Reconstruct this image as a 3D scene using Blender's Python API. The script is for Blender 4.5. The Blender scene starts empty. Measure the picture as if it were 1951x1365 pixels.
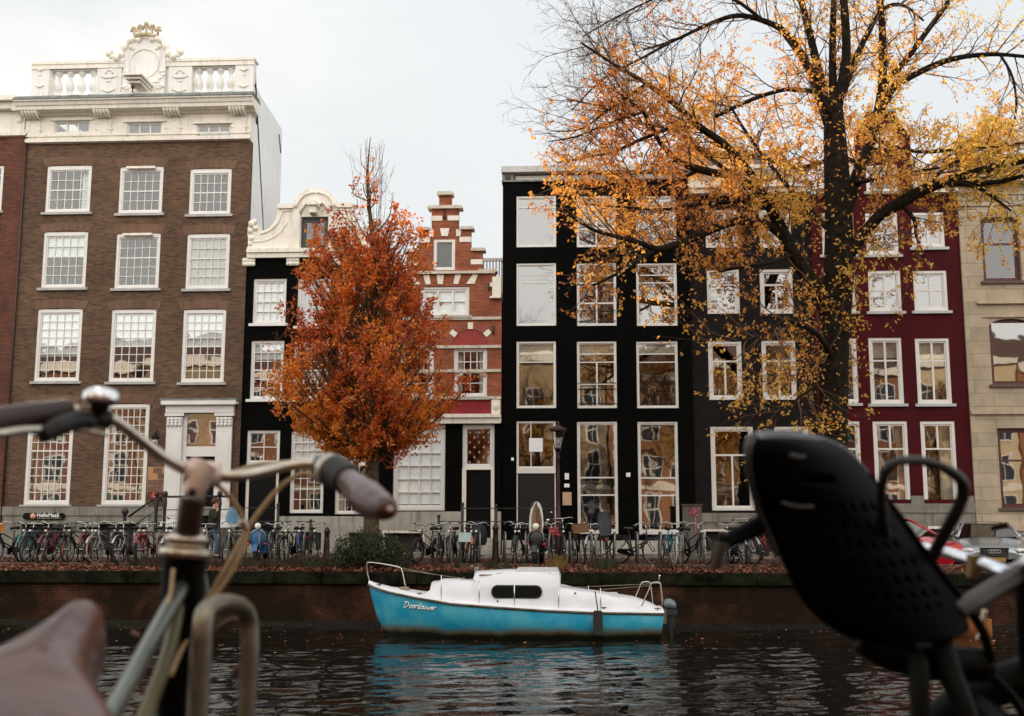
WAVE=.78; CLOUD_BACK=17.; CLOUD_FRONT=6.3; SUN_E=5.0; EXPO=0.5
import bpy, math, random
import numpy as np
from mathutils import Vector, Matrix, Euler
from mathutils.geometry import tessellate_polygon
random.seed(7); RNG = np.random.default_rng(11)
SC = bpy.context.scene; COL = SC.collection
PI = math.pi
# ---------------------------------------------------------------- camera (metres; far street z=0)
FPX = 2130.0; PITCH = math.atan((995-682.5)/FPX); YAW = math.radians(3.3); ROLL = math.radians(0.05)
CAM = Vector((0, 0, 1.1))
cy_, sy_, cp_, sp_ = math.cos(YAW), math.sin(YAW), math.cos(PITCH), math.sin(PITCH)
FW = Vector((-sy_*cp_, cy_*cp_, sp_)); RT = Vector((cy_, sy_, 0)); UP = RT.cross(FW)
rt2 = RT*math.cos(ROLL) + UP*math.sin(ROLL); up2 = UP*math.cos(ROLL) - RT*math.sin(ROLL)
RT, UP = rt2, up2
def U(px, py, Y):
    d = FW*FPX + RT*(px-975.5) - UP*(py-682.5)
    return CAM + d*(Y/d.y)
def UXp(px, py, X):
    d = FW*FPX + RT*(px-975.5) - UP*(py-682.5)
    return CAM + d*(X/d.x)
def Rz(px, py, z):
    d = FW*FPX + RT*(px-975.5) - UP*(py-682.5)
    return CAM + d*((z-CAM.z)/d.z)
def rect(xl, yt, xr, yb, Y):
    xm, ym = (xl+xr)/2, (yt+yb)/2
    return (U(xl, ym, Y).x, U(xr, ym, Y).x, U(xm, yb, Y).z, U(xm, yt, Y).z)   # x0,x1,z0,z1
# ---------------------------------------------------------------- materials
MATS = {}
def _new(name):
    m = bpy.data.materials.new(name); m.use_nodes = True
    nt = m.node_tree; b = nt.nodes['Principled BSDF']
    return m, nt, b
def N(nt, t, **kw):
    n = nt.nodes.new(t)
    for k, v in kw.items(): setattr(n, k, v)
    return n
def mat(name, c, rough=.6, metal=0., var=.12, vs=3., bump=0., bs=40., coat=0., spec=None, dirt=None):
    if name in MATS: return MATS[name]
    m, nt, b = _new(name)
    b.inputs['Roughness'].default_value = rough; b.inputs['Metallic'].default_value = metal
    if coat: b.inputs['Coat Weight'].default_value = coat
    if spec is not None: b.inputs['Specular IOR Level'].default_value = spec
    tc = N(nt, 'ShaderNodeTexCoord')
    if var:
        no = N(nt, 'ShaderNodeTexNoise'); no.inputs['Scale'].default_value = vs; no.inputs['Detail'].default_value = 6
        nt.links.new(tc.outputs['Object'], no.inputs['Vector'])
        mx = N(nt, 'ShaderNodeMix', data_type='RGBA')
        mr = N(nt, 'ShaderNodeMapRange'); mr.inputs[1].default_value = .3; mr.inputs[2].default_value = .7
        nt.links.new(no.outputs['Fac'], mr.inputs[0]); nt.links.new(mr.outputs[0], mx.inputs[0])
        mx.inputs[6].default_value = (*[x*(1-var) for x in c], 1); mx.inputs[7].default_value = (*[min(1, x*(1+var)) for x in c], 1)
        last = mx.outputs[2]
        if dirt:      # rain streaks and grime with a shape of their own
            mp = N(nt, 'ShaderNodeMapping'); mp.inputs['Scale'].default_value = (5, 5, .55); nt.links.new(tc.outputs['Object'], mp.inputs[0])
            n4 = N(nt, 'ShaderNodeTexNoise'); n4.inputs['Scale'].default_value = 1.6; n4.inputs['Detail'].default_value = 8; n4.inputs['Roughness'].default_value = .62; nt.links.new(mp.outputs[0], n4.inputs['Vector'])
            m4 = N(nt, 'ShaderNodeMapRange'); m4.inputs[1].default_value = .52; m4.inputs[2].default_value = .80; m4.inputs[4].default_value = dirt[1]; nt.links.new(n4.outputs['Fac'], m4.inputs[0])
            x4 = N(nt, 'ShaderNodeMix', data_type='RGBA'); nt.links.new(m4.outputs[0], x4.inputs[0]); nt.links.new(last, x4.inputs[6]); x4.inputs[7].default_value = (*dirt[0], 1); last = x4.outputs[2]
        nt.links.new(last, b.inputs['Base Color'])
    else: b.inputs['Base Color'].default_value = (*c, 1)
    if bump:
        n2 = N(nt, 'ShaderNodeTexNoise'); n2.inputs['Scale'].default_value = bs; n2.inputs['Detail'].default_value = 4
        nt.links.new(tc.outputs['Object'], n2.inputs['Vector'])
        bp = N(nt, 'ShaderNodeBump'); bp.inputs['Strength'].default_value = bump; bp.inputs['Distance'].default_value = .02
        nt.links.new(n2.outputs['Fac'], bp.inputs['Height']); nt.links.new(bp.outputs[0], b.inputs['Normal'])
    MATS[name] = m; return m
def brick(name, c1, c2, mortar, bw=.21, bh=.062, ms=.007, rough=.85, var=.25, vs=.8, stain=None, horizontal=False, bump=.5, spec=.12):
    if name in MATS: return MATS[name]
    m, nt, b = _new(name); b.inputs['Specular IOR Level'].default_value = spec; b.inputs['Roughness'].default_value = rough
    tc = N(nt, 'ShaderNodeTexCoord'); sp = N(nt, 'ShaderNodeSeparateXYZ'); cb = N(nt, 'ShaderNodeCombineXYZ')
    nt.links.new(tc.outputs['Object'], sp.inputs[0])
    ad = N(nt, 'ShaderNodeMath', operation='ADD')
    if horizontal: nt.links.new(sp.outputs[0], cb.inputs[0]); nt.links.new(sp.outputs[1], cb.inputs[1])
    else:
        nt.links.new(sp.outputs[0], ad.inputs[0]); nt.links.new(sp.outputs[1], ad.inputs[1])
        nt.links.new(ad.outputs[0], cb.inputs[0]); nt.links.new(sp.outputs[2], cb.inputs[1])
    br = N(nt, 'ShaderNodeTexBrick'); br.inputs['Scale'].default_value = 1
    br.inputs['Brick Width'].default_value = bw; br.inputs['Row Height'].default_value = bh; br.inputs['Mortar Size'].default_value = ms
    br.inputs['Mortar Smooth'].default_value = .3
    br.inputs['Color1'].default_value = (*c1, 1); br.inputs['Color2'].default_value = (*c2, 1); br.inputs['Mortar'].default_value = (*mortar, 1)
    nt.links.new(cb.outputs[0], br.inputs['Vector'])
    no = N(nt, 'ShaderNodeTexNoise'); no.inputs['Scale'].default_value = vs; no.inputs['Detail'].default_value = 8; no.inputs['Roughness'].default_value = .65
    nt.links.new(tc.outputs['Object'], no.inputs['Vector'])
    mr = N(nt, 'ShaderNodeMapRange'); mr.inputs[1].default_value = .3; mr.inputs[2].default_value = .7; mr.inputs[3].default_value = 1-var; mr.inputs[4].default_value = 1+var
    nt.links.new(no.outputs['Fac'], mr.inputs[0])
    mu = N(nt, 'ShaderNodeVectorMath', operation='SCALE'); nt.links.new(br.outputs['Color'], mu.inputs[0]); nt.links.new(mr.outputs[0], mu.inputs['Scale'])
    last = mu.outputs[0]
    if stain:
        n3 = N(nt, 'ShaderNodeTexNoise'); n3.inputs['Scale'].default_value = stain[1]; n3.inputs['Detail'].default_value = 9; n3.inputs['Roughness'].default_value = .7
        nt.links.new(tc.outputs['Object'], n3.inputs['Vector'])
        m3 = N(nt, 'ShaderNodeMapRange'); m3.inputs[1].default_value = stain[2]; m3.inputs[2].default_value = stain[2]+.12; nt.links.new(n3.outputs['Fac'], m3.inputs[0])
        mx = N(nt, 'ShaderNodeMix', data_type='RGBA'); nt.links.new(m3.outputs[0], mx.inputs[0]); nt.links.new(last, mx.inputs[6]); mx.inputs[7].default_value = (*stain[0], 1)
        last = mx.outputs[2]
    nt.links.new(last, b.inputs['Base Color'])
    if bump:
        bp = N(nt, 'ShaderNodeBump'); bp.inputs['Strength'].default_value = bump; bp.inputs['Distance'].default_value = .01; bp.invert = True
        nt.links.new(br.outputs['Fac'], bp.inputs['Height']); nt.links.new(bp.outputs[0], b.inputs['Normal'])
    MATS[name] = m; return m
def glassmat(name, fac=.28, tint=(.9, .95, .95), wav=.05, wsc=.9, rough=0.02):
    if name in MATS: return MATS[name]
    m = bpy.data.materials.new(name); m.use_nodes = True; nt = m.node_tree; nt.nodes.clear()
    out = N(nt, 'ShaderNodeOutputMaterial'); mx = N(nt, 'ShaderNodeMixShader')
    tr = N(nt, 'ShaderNodeBsdfTransparent'); tr.inputs[0].default_value = (*tint, 1)
    gl = N(nt, 'ShaderNodeBsdfGlossy'); gl.inputs['Roughness'].default_value = rough; gl.inputs['Color'].default_value = (.97, .97, .97, 1)
    tc = N(nt, 'ShaderNodeTexCoord'); no = N(nt, 'ShaderNodeTexNoise'); no.inputs['Scale'].default_value = wsc; no.inputs['Detail'].default_value = 1.5
    nt.links.new(tc.outputs['Object'], no.inputs['Vector'])
    bp = N(nt, 'ShaderNodeBump'); bp.inputs['Strength'].default_value = wav; bp.inputs['Distance'].default_value = .06
    nt.links.new(no.outputs['Fac'], bp.inputs['Height']); nt.links.new(bp.outputs[0], gl.inputs['Normal'])
    lw = N(nt, 'ShaderNodeFresnel'); ge = N(nt, 'ShaderNodeNewGeometry'); mi = N(nt, 'ShaderNodeMath', operation='MULTIPLY_ADD'); mi.inputs[1].default_value = -.8333; mi.inputs[2].default_value = 1.5
    nt.links.new(ge.outputs['Backfacing'], mi.inputs[0]); nt.links.new(mi.outputs[0], lw.inputs[0])
    ad = N(nt, 'ShaderNodeMath', operation='ADD', use_clamp=True); ad.inputs[1].default_value = fac-.04
    nt.links.new(lw.outputs[0], ad.inputs[0]); nt.links.new(ad.outputs[0], mx.inputs[0])
    nt.links.new(tr.outputs[0], mx.inputs[1]); nt.links.new(gl.outputs[0], mx.inputs[2]); nt.links.new(mx.outputs[0], out.inputs[0])
    MATS[name] = m; return m
def leafmat(name, stops, transl=.45, rough=.55):
    if name in MATS: return MATS[name]
    m = bpy.data.materials.new(name); m.use_nodes = True; nt = m.node_tree; nt.nodes.clear()
    out = N(nt, 'ShaderNodeOutputMaterial'); at = N(nt, 'ShaderNodeAttribute', attribute_name='tone')
    cr = N(nt, 'ShaderNodeValToRGB'); cr.color_ramp.elements[0].position = stops[0][0]; cr.color_ramp.elements[0].color = (*stops[0][1], 1)
    cr.color_ramp.elements[1].position = stops[-1][0]; cr.color_ramp.elements[1].color = (*stops[-1][1], 1)
    for p, c in stops[1:-1]:
        e = cr.color_ramp.elements.new(p); e.color = (*c, 1)
    nt.links.new(at.outputs['Fac'], cr.inputs[0])
    d = N(nt, 'ShaderNodeBsdfDiffuse'); t = N(nt, 'ShaderNodeBsdfTranslucent'); g = N(nt, 'ShaderNodeBsdfGlossy'); g.inputs['Roughness'].default_value = rough
    mx = N(nt, 'ShaderNodeMixShader'); mx.inputs[0].default_value = transl
    m2 = N(nt, 'ShaderNodeMixShader'); m2.inputs[0].default_value = .05
    for s in (d, t): nt.links.new(cr.outputs[0], s.inputs[0])
    nt.links.new(d.outputs[0], mx.inputs[1]); nt.links.new(t.outputs[0], mx.inputs[2])
    nt.links.new(mx.outputs[0], m2.inputs[1]); nt.links.new(g.outputs[0], m2.inputs[2]); nt.links.new(m2.outputs[0], out.inputs[0])
    MATS[name] = m; return m
# ---------------------------------------------------------------- mesh building
WOFF = {}
def wthing(name, label, cat, loc, group=None):
    o = thing(name, label, cat, loc, 0, group); WOFF[o.name] = tuple(loc); return o
class MB:
    def __init__(s): s.v = []; s.f = []; s.sm = []
    def add(s, vs, fs, smooth=False):
        b = len(s.v); s.v.extend([tuple(p) for p in vs]); s.f.extend([tuple(i+b for i in f) for f in fs]); s.sm.extend([smooth]*len(fs)); return s
    def box(s, x0, x1, y0, y1, z0, z1):
        v = [(x0,y0,z0),(x1,y0,z0),(x1,y1,z0),(x0,y1,z0),(x0,y0,z1),(x1,y0,z1),(x1,y1,z1),(x0,y1,z1)]
        return s.add(v, [(0,3,2,1),(4,5,6,7),(0,1,5,4),(1,2,6,5),(2,3,7,6),(3,0,4,7)])
    def cham(s, x0, x1, y0, y1, z0, z1, c=.01):
        o = [(x0+c,z0),(x1-c,z0),(x1,z0+c),(x1,z1-c),(x1-c,z1),(x0+c,z1),(x0,z1-c),(x0,z0+c)]
        return s.prism(o, y0, y1)
    def prism(s, o, y0, y1, holes=(), back=True):
        # outline o in XZ, front at y0
        o = list(o)
        a = sum(o[i][0]*o[(i+1) % len(o)][1]-o[(i+1) % len(o)][0]*o[i][1] for i in range(len(o)))
        if a < 0: o = o[::-1]
        hs = [[(h[0],h[2]),(h[0],h[3]),(h[1],h[3]),(h[1],h[2])] if len(h) == 4 and not hasattr(h[0], '__len__') else list(h) for h in holes]
        loops = [o]+hs
        flat = [p for l in loops for p in l]
        tri = tessellate_polygon([[Vector((p[0], p[1], 0)) for p in l] for l in loops])
        n = len(flat)
        vs = [(p[0], y0, p[1]) for p in flat]+[(p[0], y1, p[1]) for p in flat]
        fs = []
        for t in tri:
            p, q, r = (flat[i] for i in t)
            cr = (q[0]-p[0])*(r[1]-p[1])-(q[1]-p[1])*(r[0]-p[0])
            t = tuple(t) if cr > 0 else tuple(t)[::-1]
            fs.append(t)
            if back: fs.append(tuple(i+n for i in t[::-1]))
        b = 0
        for l in loops:
            k = len(l)
            for i in range(k):
                j = (i+1) % k
                fs.append((b+i, b+i+n, b+j+n, b+j))
            b += k
        return s.add(vs, fs)
    def plate(s, x0, x1, z0, z1, y0, y1, holes=()):
        xs = sorted({x0, x1, *[h[0] for h in holes], *[h[1] for h in holes]}); zs = sorted({z0, z1, *[h[2] for h in holes], *[h[3] for h in holes]})
        nx, nz = len(xs)-1, len(zs)-1
        sol = [[not any(h[0]-1e-6 < (xs[i]+xs[i+1])/2 < h[1]+1e-6 and h[2]-1e-6 < (zs[k]+zs[k+1])/2 < h[3]+1e-6 for h in holes) for k in range(nz)] for i in range(nx)]
        S = lambda i, k: 0 <= i < nx and 0 <= k < nz and sol[i][k]
        vs = []; fs = []
        def q(*p):
            b = len(vs); vs.extend(p); fs.append((b, b+1, b+2, b+3))
        for i in range(nx):
            for k in range(nz):
                if not S(i, k): continue
                a, b, c, d = xs[i], xs[i+1], zs[k], zs[k+1]
                q((a,y0,c),(b,y0,c),(b,y0,d),(a,y0,d)); q((b,y1,c),(a,y1,c),(a,y1,d),(b,y1,d))
                if not S(i-1, k): q((a,y1,c),(a,y0,c),(a,y0,d),(a,y1,d))
                if not S(i+1, k): q((b,y0,c),(b,y1,c),(b,y1,d),(b,y0,d))
                if not S(i, k-1): q((a,y1,c),(b,y1,c),(b,y0,c),(a,y0,c))
                if not S(i, k+1): q((a,y0,d),(b,y0,d),(b,y1,d),(a,y1,d))
        return s.add(vs, fs)
    def ring(s, c, r, axis='y', n=16, rad=.01, m=6, a0=0, a1=2*PI):
        pts = []
        k = n if abs(a1-a0-2*PI) < 1e-4 else n+1
        for i in range(k):
            a = a0+(a1-a0)*i/n; u, w = r*math.cos(a), r*math.sin(a)
            pts.append(Vector(c)+(Vector((u,0,w)) if axis == 'y' else Vector((u,w,0)) if axis == 'z' else Vector((0,u,w))))
        return s.tube(pts, rad, m, closed=(k == n))
    def tube(s, pts, rad, n=8, closed=False, cap=True):
        pts = [Vector(p) for p in pts]; k = len(pts)
        if k < 2: return s
        rs = [rad]*k if not hasattr(rad, '__len__') else list(rad)
        vs = []; up = None
        for i, p in enumerate(pts):
            if closed: t = pts[(i+1) % k]-pts[i-1]
            else: t = pts[min(i+1, k-1)]-pts[max(i-1, 0)]
            if t.length < 1e-9: t = Vector((0, 0, 1))
            t.normalize()
            if up is None:
                up = Vector((0, 0, 1)) if abs(t.z) < .9 else Vector((1, 0, 0))
            up = up-t*up.dot(t)
            if up.length < 1e-5: up = t.orthogonal()
            up.normalize(); sd = t.cross(up)
            for j in range(n):
                a = 2*PI*j/n; vs.append(p+(up*math.cos(a)+sd*math.sin(a))*rs[i])
        fs = []
        for i in range(k if closed else k-1):
            i2 = (i+1) % k
            for j in range(n):
                j2 = (j+1) % n; fs.append((i*n+j, i*n+j2, i2*n+j2, i2*n+j))
        if cap and not closed:
            fs.append(tuple(range(n-1, -1, -1))); fs.append(tuple((k-1)*n+j for j in range(n)))
        return s.add(vs, fs, True)
    def lathe(s, c, prof, n=16, axis='z', M=None):
        vs = []
        for (r, h) in prof:
            for j in range(n):
                a = 2*PI*j/n
                q = Vector((r*math.cos(a), r*math.sin(a), h)) if axis == 'z' else Vector((r*math.cos(a), h, r*math.sin(a))) if axis == 'y' else Vector((h, r*math.cos(a), r*math.sin(a)))
                if M is not None: q = M @ q
                vs.append(Vector(c)+q)
        fs = []
        for i in range(len(prof)-1):
            for j in range(n):
                j2 = (j+1) % n; f = (i*n+j, i*n+j2, (i+1)*n+j2, (i+1)*n+j)
                fs.append(f if axis != 'y' else f[::-1])
        return s.add(vs, fs, True)
    def ball(s, c, r, n=10, m=6, sc=(1,1,1)):
        vs = []
        for i in range(m+1):
            th = PI*i/m
            for j in range(n):
                a = 2*PI*j/n
                vs.append((c[0]+r*sc[0]*math.sin(th)*math.cos(a), c[1]+r*sc[1]*math.sin(th)*math.sin(a), c[2]-r*sc[2]*math.cos(th)))
        fs = [(i*n+j, i*n+(j+1) % n, (i+1)*n+(j+1) % n, (i+1)*n+j) for i in range(m) for j in range(n)]
        return s.add(vs, fs, True)
    def grid(s, P, smooth=True, closed=False):
        # P[i][j] points
        r, c = len(P), len(P[0]); vs = [p for row in P for p in row]
        fs = [(i*c+j, i*c+(j+1) % c, (i+1)*c+(j+1) % c, (i+1)*c+j) for i in range(r-1) for j in range(c if closed else c-1)]
        return s.add(vs, fs, smooth)
    def build(s, name, m, parent=None):
        off = WOFF.get(parent.name) if parent else None
        vv = s.v if off is None else [(p[0]-off[0], p[1]-off[1], p[2]-off[2]) for p in s.v]
        me = bpy.data.meshes.new(name); me.from_pydata([tuple(p) for p in vv], [], s.f); me.update()
        if any(s.sm): me.polygons.foreach_set('use_smooth', s.sm)
        if m is not None:
            for q in (m if isinstance(m, (list, tuple)) else [m]): me.materials.append(q)
        o = bpy.data.objects.new(name, me); COL.objects.link(o)
        if parent: o.parent = parent
        if off is not None: WOFF[o.name] = off
        return o
def split_build(q, name, m, parent=None):
    # every loose piece of the collected mesh becomes an object of its own
    par = list(range(len(q.v)))
    def fnd(i):
        while par[i] != i: par[i] = par[par[i]]; i = par[i]
        return i
    pos = {}
    for i, p in enumerate(q.v):
        k = tuple(round(c, 5) for c in p)
        if k in pos: par[fnd(i)] = fnd(pos[k])
        else: pos[k] = i
    for f in q.f:
        for a in f[1:]: par[fnd(a)] = fnd(f[0])
    G = {}
    for f, s in zip(q.f, q.sm): G.setdefault(fnd(f[0]), []).append((f, s))
    out = []
    for fs in G.values():
        ids = sorted({i for f, s in fs for i in f}); mp = {i: k for k, i in enumerate(ids)}; n = MB(); n.v = [q.v[i] for i in ids]; n.f = [tuple(mp[i] for i in f) for f, s in fs]; n.sm = [s for f, s in fs]
        out.append(n.build(name, m, parent))
    return out
def tag(o, label=None, cat=None, group=None, kind=None):
    if label: o['label'] = label
    if cat: o['category'] = cat
    if group: o['group'] = group
    if kind: o['kind'] = kind
    return o
def thing(name, label, cat, loc=(0, 0, 0), rz=0, group=None):
    o = bpy.data.objects.new(name, None); COL.objects.link(o); o.location = loc; o.rotation_euler = (0, 0, rz); o.empty_display_size = .2
    return tag(o, label, cat, group)
def copy_tree(o, parent=None):
    kids = [c for c in ALLKIDS.get(o.name, [])] if False else list(o.children)
    c = o.copy(); COL.objects.link(c); c.parent = parent
    for k in kids: copy_tree(k, c)
    return c
def bez(pts, n=8):
    # catmull-rom through points
    P = [Vector(p) for p in pts]; out = []
    for i in range(len(P)-1):
        p0, p1, p2, p3 = P[max(i-1, 0)], P[i], P[i+1], P[min(i+2, len(P)-1)]
        for k in range(n):
            t = k/n; out.append(.5*((2*p1)+(p2-p0)*t+(2*p0-5*p1+4*p2-p3)*t*t+(3*p1-p0-3*p2+p3)*t**3))
    out.append(P[-1]); return out
def lerpl(a, n): # resample radius list to len n
    return [float(x) for x in np.interp(np.linspace(0, len(a)-1, n), range(len(a)), a)]
def leaf_mesh(name, m, C, size, tone, parent=None, flat=0., aspect=.5, seed=1):
    rg = np.random.default_rng(seed); n = len(C); C = np.asarray(C, float)
    d = rg.normal(size=(n, 3)); d[:, 2] -= .5
    if flat: d[:, 2] *= (1-flat)
    d /= np.linalg.norm(d, axis=1)[:, None]
    w = rg.normal(size=(n, 3))
    if flat: w[:, 2] *= (1-flat)
    w -= d*np.sum(w*d, axis=1)[:, None]; w /= np.linalg.norm(w, axis=1)[:, None]
    nn = np.cross(d, w); s = (size*rg.uniform(.65, 1.25, n))[:, None]
    fold = rg.uniform(.05, .3, n)[:, None]
    V = np.empty((n, 4, 3)); V[:, 0] = C-d*s*.5; V[:, 2] = C+d*s*.5
    V[:, 1] = C+w*s*aspect*.5+nn*s*fold-d*s*.05; V[:, 3] = C-w*s*aspect*.5+nn*s*fold-d*s*.05
    me = bpy.data.meshes.new(name); me.vertices.add(4*n); me.vertices.foreach_set('co', V.ravel())
    me.loops.add(6*n); me.polygons.add(2*n)
    b = np.arange(n)*4; L = np.stack([b, b+1, b+2, b, b+2, b+3], 1).ravel()
    me.loops.foreach_set('vertex_index', L); me.polygons.foreach_set('loop_start', np.arange(2*n)*3)
    me.update(calc_edges=True)
    a = me.attributes.new('tone', 'FLOAT', 'POINT'); a.data.foreach_set('value', np.repeat(np.clip(tone, 0, 1), 4).astype(np.float32))
    me.materials.append(m); me.validate()
    o = bpy.data.objects.new(name, me); COL.objects.link(o)
    if parent: o.parent = parent
    return o
# ---------------------------------------------------------------- palette
WHITE = mat('white_paint', (.78, .77, .74), .45, var=.05, vs=2)
CREAM = mat('cream_paint', (.82, .78, .69), .5, var=.07, vs=3, dirt=((.42, .36, .26), .8))
STUCCO = mat('white_stucco', (.78, .78, .76), .8, var=.06, vs=1.2, dirt=((.45, .42, .34), .7))
STONE = mat('plinth_stone', (.22, .21, .175), .8, var=.28, vs=2.2, bump=.3, bs=14, dirt=((.05, .045, .035), 1.))
STONE2 = mat('pale_plinth', (.38, .37, .32), .8, var=.2, vs=2, bump=.3, bs=14, dirt=((.12, .11, .08), 1.))
SILLM = mat('sill_stone', (.42, .42, .40), .7, var=.15)
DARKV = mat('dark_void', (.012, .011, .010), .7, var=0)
BLACKP = brick('black_painted_brick', (.0024, .0026, .0022), (.0016, .0019, .0016), (.001, .0012, .001), var=.45, vs=.9, bump=.5, rough=.75, spec=.06, stain=((.006, .006, .005), 1.3, .60))
GREYP = brick('charcoal_painted_brick', (.019, .0165, .0165), (.015, .013, .013), (.011, .0095, .0095), var=.25, vs=.9, bump=.5, rough=.8, spec=.08, stain=((.034, .030, .028), 1.1, .60))
REDP = brick('maroon_painted_brick', (.074, .0038, .008), (.062, .0036, .007), (.054, .0034, .006), var=.28, stain=((.045, .006, .007), 1.2, .60), bump=.35, rough=.6)
BRN = brick('brown_brick', (.165, .096, .060), (.083, .051, .035), (.135, .100, .073), var=.26, vs=.45, bump=.4)
BRNA = brick('dark_red_brick', (.165, .062, .040), (.10, .042, .030), (.10, .065, .05), var=.25, bump=.4)
REDB = brick('red_brick', (.38, .115, .052), (.24, .075, .038), (.25, .13, .10), var=.25, vs=1.2, bump=.5, stain=((.13, .085, .05), 1.1, .62))
DOORB = mat('door_black', (.003, .0036, .003), .45, spec=.15, var=.2)
SLATE = mat('lead_sheet', (.20, .23, .22), .6, var=.35, vs=4)
ROOFM = mat('roof_tile', (.10, .055, .04), .8, var=.3, vs=6)
TAN = brick('tan_sandstone', (.50, .42, .305), (.41, .345, .25), (.22, .18, .14), bw=1.15, bh=.42, ms=.008, var=.2, vs=1.5, bump=.4)
TANP = mat('tan_stone_trim', (.46, .38, .27), .8, var=.18, vs=3)
BLIND = mat('white_blind', (.90, .92, .92), .8, var=.04, vs=5)
GREYB = mat('grey_blind', (.55, .52, .46), .8, var=.1, vs=5)
CURT = mat('beige_curtain', (.50, .44, .33), .85, var=.25, vs=9)
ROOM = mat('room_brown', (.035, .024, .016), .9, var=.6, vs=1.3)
GL = glassmat('window_glass', .13); GLE = glassmat('large_pane_glass', .26); GLW = glassmat('old_window_glass', .26, wav=.075, wsc=1.0, rough=.018); GLB = glassmat('blind_side_glass', .055, tint=(.98, 1, 1))
MARM = mat('maroon_wood', (.09, .018, .016), .5, var=.2)
DKGRN = mat('dark_shutter', (.045, .055, .05), .5, var=.2)
GROUNDZ = .1
def panes(r, st):
    x0, x1, z0, z1 = r; b = st.get('b', .1); bt = st.get('bt', b); bb = st.get('bb', b)
    X0, X1, Z0, Z1 = x0+b, x1-b, z0+bb, z1-bt; s = st.get('s', .045); m = st.get('m', .026)
    W, H = X1-X0, Z1-Z0; out = []
    def cells(a, b_, c, d, nc, nr):
        w = (b_-a-(nc-1)*m)/nc; h = (d-c-(nr-1)*m)/nr
        for i in range(nc):
            for k in range(nr): out.append((a+i*(w+m), a+i*(w+m)+w, c+k*(h+m), c+k*(h+m)+h))
    for (fx0, fx1, fz0, fz1, nc, nr) in st['L']:      # fractions, z measured from top
        a = X0+fx0*W+s/(1 if fx0 == 0 else 2); c2 = X0+fx1*W-s/(1 if fx1 == 1 else 2)
        t = Z1-fz0*H-s/(1 if fz0 == 0 else 2); d = Z1-fz1*H+s/(1 if fz1 == 1 else 2)
        cells(a, c2, d, t, nc, nr)
    return (X0, X1, Z0, Z1), out
def window(h, r, Y, st, fm=None, rec=.05, glass=None, blind=0, bm=None, sill=True, name='window', label=None):
    fm = fm or WHITE; x0, x1, z0, z1 = r; x0 += .002; x1 -= .002; z1 -= .002; z0 += .002
    inner, ps = panes((x0, x1, z0, z1), st)
    f = MB(); f.plate(x0, x1, z0, z1, Y+rec, Y+rec+.14, [inner])
    f.plate(inner[0]-.006, inner[1]+.006, inner[2]-.006, inner[3]+.006, Y+rec+.035, Y+rec+.085, ps)
    o = f.build(name, fm, h)
    if label: o['label'] = label
    MB().add([(inner[0], Y+rec+.06, inner[2]), (inner[1], Y+rec+.06, inner[2]), (inner[1], Y+rec+.06, inner[3]), (inner[0], Y+rec+.06, inner[3])], [(0, 1, 2, 3)]).build('pane', glass or GL, o)
    if sill: MB().cham(x0-.10, x1+.10, Y-.09, Y+rec-.004, z0-.09, z0-.003, .008).build('sill', SILLM if sill is True else sill, o)
    if blind:
        zb = inner[3]-(inner[3]-inner[2])*blind
        n = 5; q = MB(); q.box(inner[0]-.02, inner[1]+.02, Y+rec+.098, Y+rec+.106, zb, inner[3]+.02)
        for i in range(1, n): 
            zz = zb+(inner[3]-zb)*i/n; q.box(inner[0]-.02, inner[1]+.02, Y+rec+.093, Y+rec+.0975, zz-.006, zz+.006)
        q.build('blind', bm or BLIND, o)
    return o
def drapes(h, r, Y, m, side=(1, 1), w=.3):
    x0, x1, z0, z1 = r; q = MB()
    for s_, on in zip((0, 1), side):
        if not on: continue
        a, b = (x0+.05, x0+.05+w) if s_ == 0 else (x1-.05-w, x1-.05)
        P = [[(a+(b-a)*i/16, Y+.3+.035*math.sin(i*1.9), z) for i in range(17)] for z in (z0+.05, z1-.05)]
        q.grid(P)
    q.build('curtain', m, h)
def body(h, x0, x1, Y, z0, z1, m, depth=9, side=None, floors=()):
    b = MB(); e = .012
    b.box(x0+e, x0+.25, Y+.3, Y+depth, z0, z1); b.box(x1-.25, x1-e, Y+.3, Y+depth, z0, z1); b.box(x0+.25, x1-.25, Y+depth-.25, Y+depth-.01, z0, z1)
    b.build('side_wall', side or m, h)
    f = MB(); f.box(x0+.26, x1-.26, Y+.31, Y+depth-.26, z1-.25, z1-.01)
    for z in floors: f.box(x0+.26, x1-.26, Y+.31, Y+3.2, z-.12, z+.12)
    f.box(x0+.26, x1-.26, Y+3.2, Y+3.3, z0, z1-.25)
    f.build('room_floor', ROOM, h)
def hipbox(h, x0, x1, Y, d, z0, z1, inset, m, name='roof'):
    b = MB(); v = [(x0,Y,z0),(x1,Y,z0),(x1,Y+d,z0),(x0,Y+d,z0),(x0+inset,Y+inset,z1),(x1-inset,Y+inset,z1),(x1-inset,Y+d-inset,z1),(x0+inset,Y+d-inset,z1)]
    b.add(v, [(0,3,2,1),(4,5,6,7),(0,1,5,4),(1,2,6,5),(2,3,7,6),(3,0,4,7)]); return b.build(name, m, h)
def gable_roof(h, x0, x1, Y, d, z0, zr, m):
    xm = (x0+x1)/2; b = MB(); b.add([(x0,Y,z0),(x1,Y,z0),(xm,Y,zr),(x0,Y+d,z0),(x1,Y+d,z0),(xm,Y+d,zr)], [(0,1,2),(3,5,4),(0,2,5,3),(1,4,5,2),(0,3,4,1)]); return b.build('roof', m, h)
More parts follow.
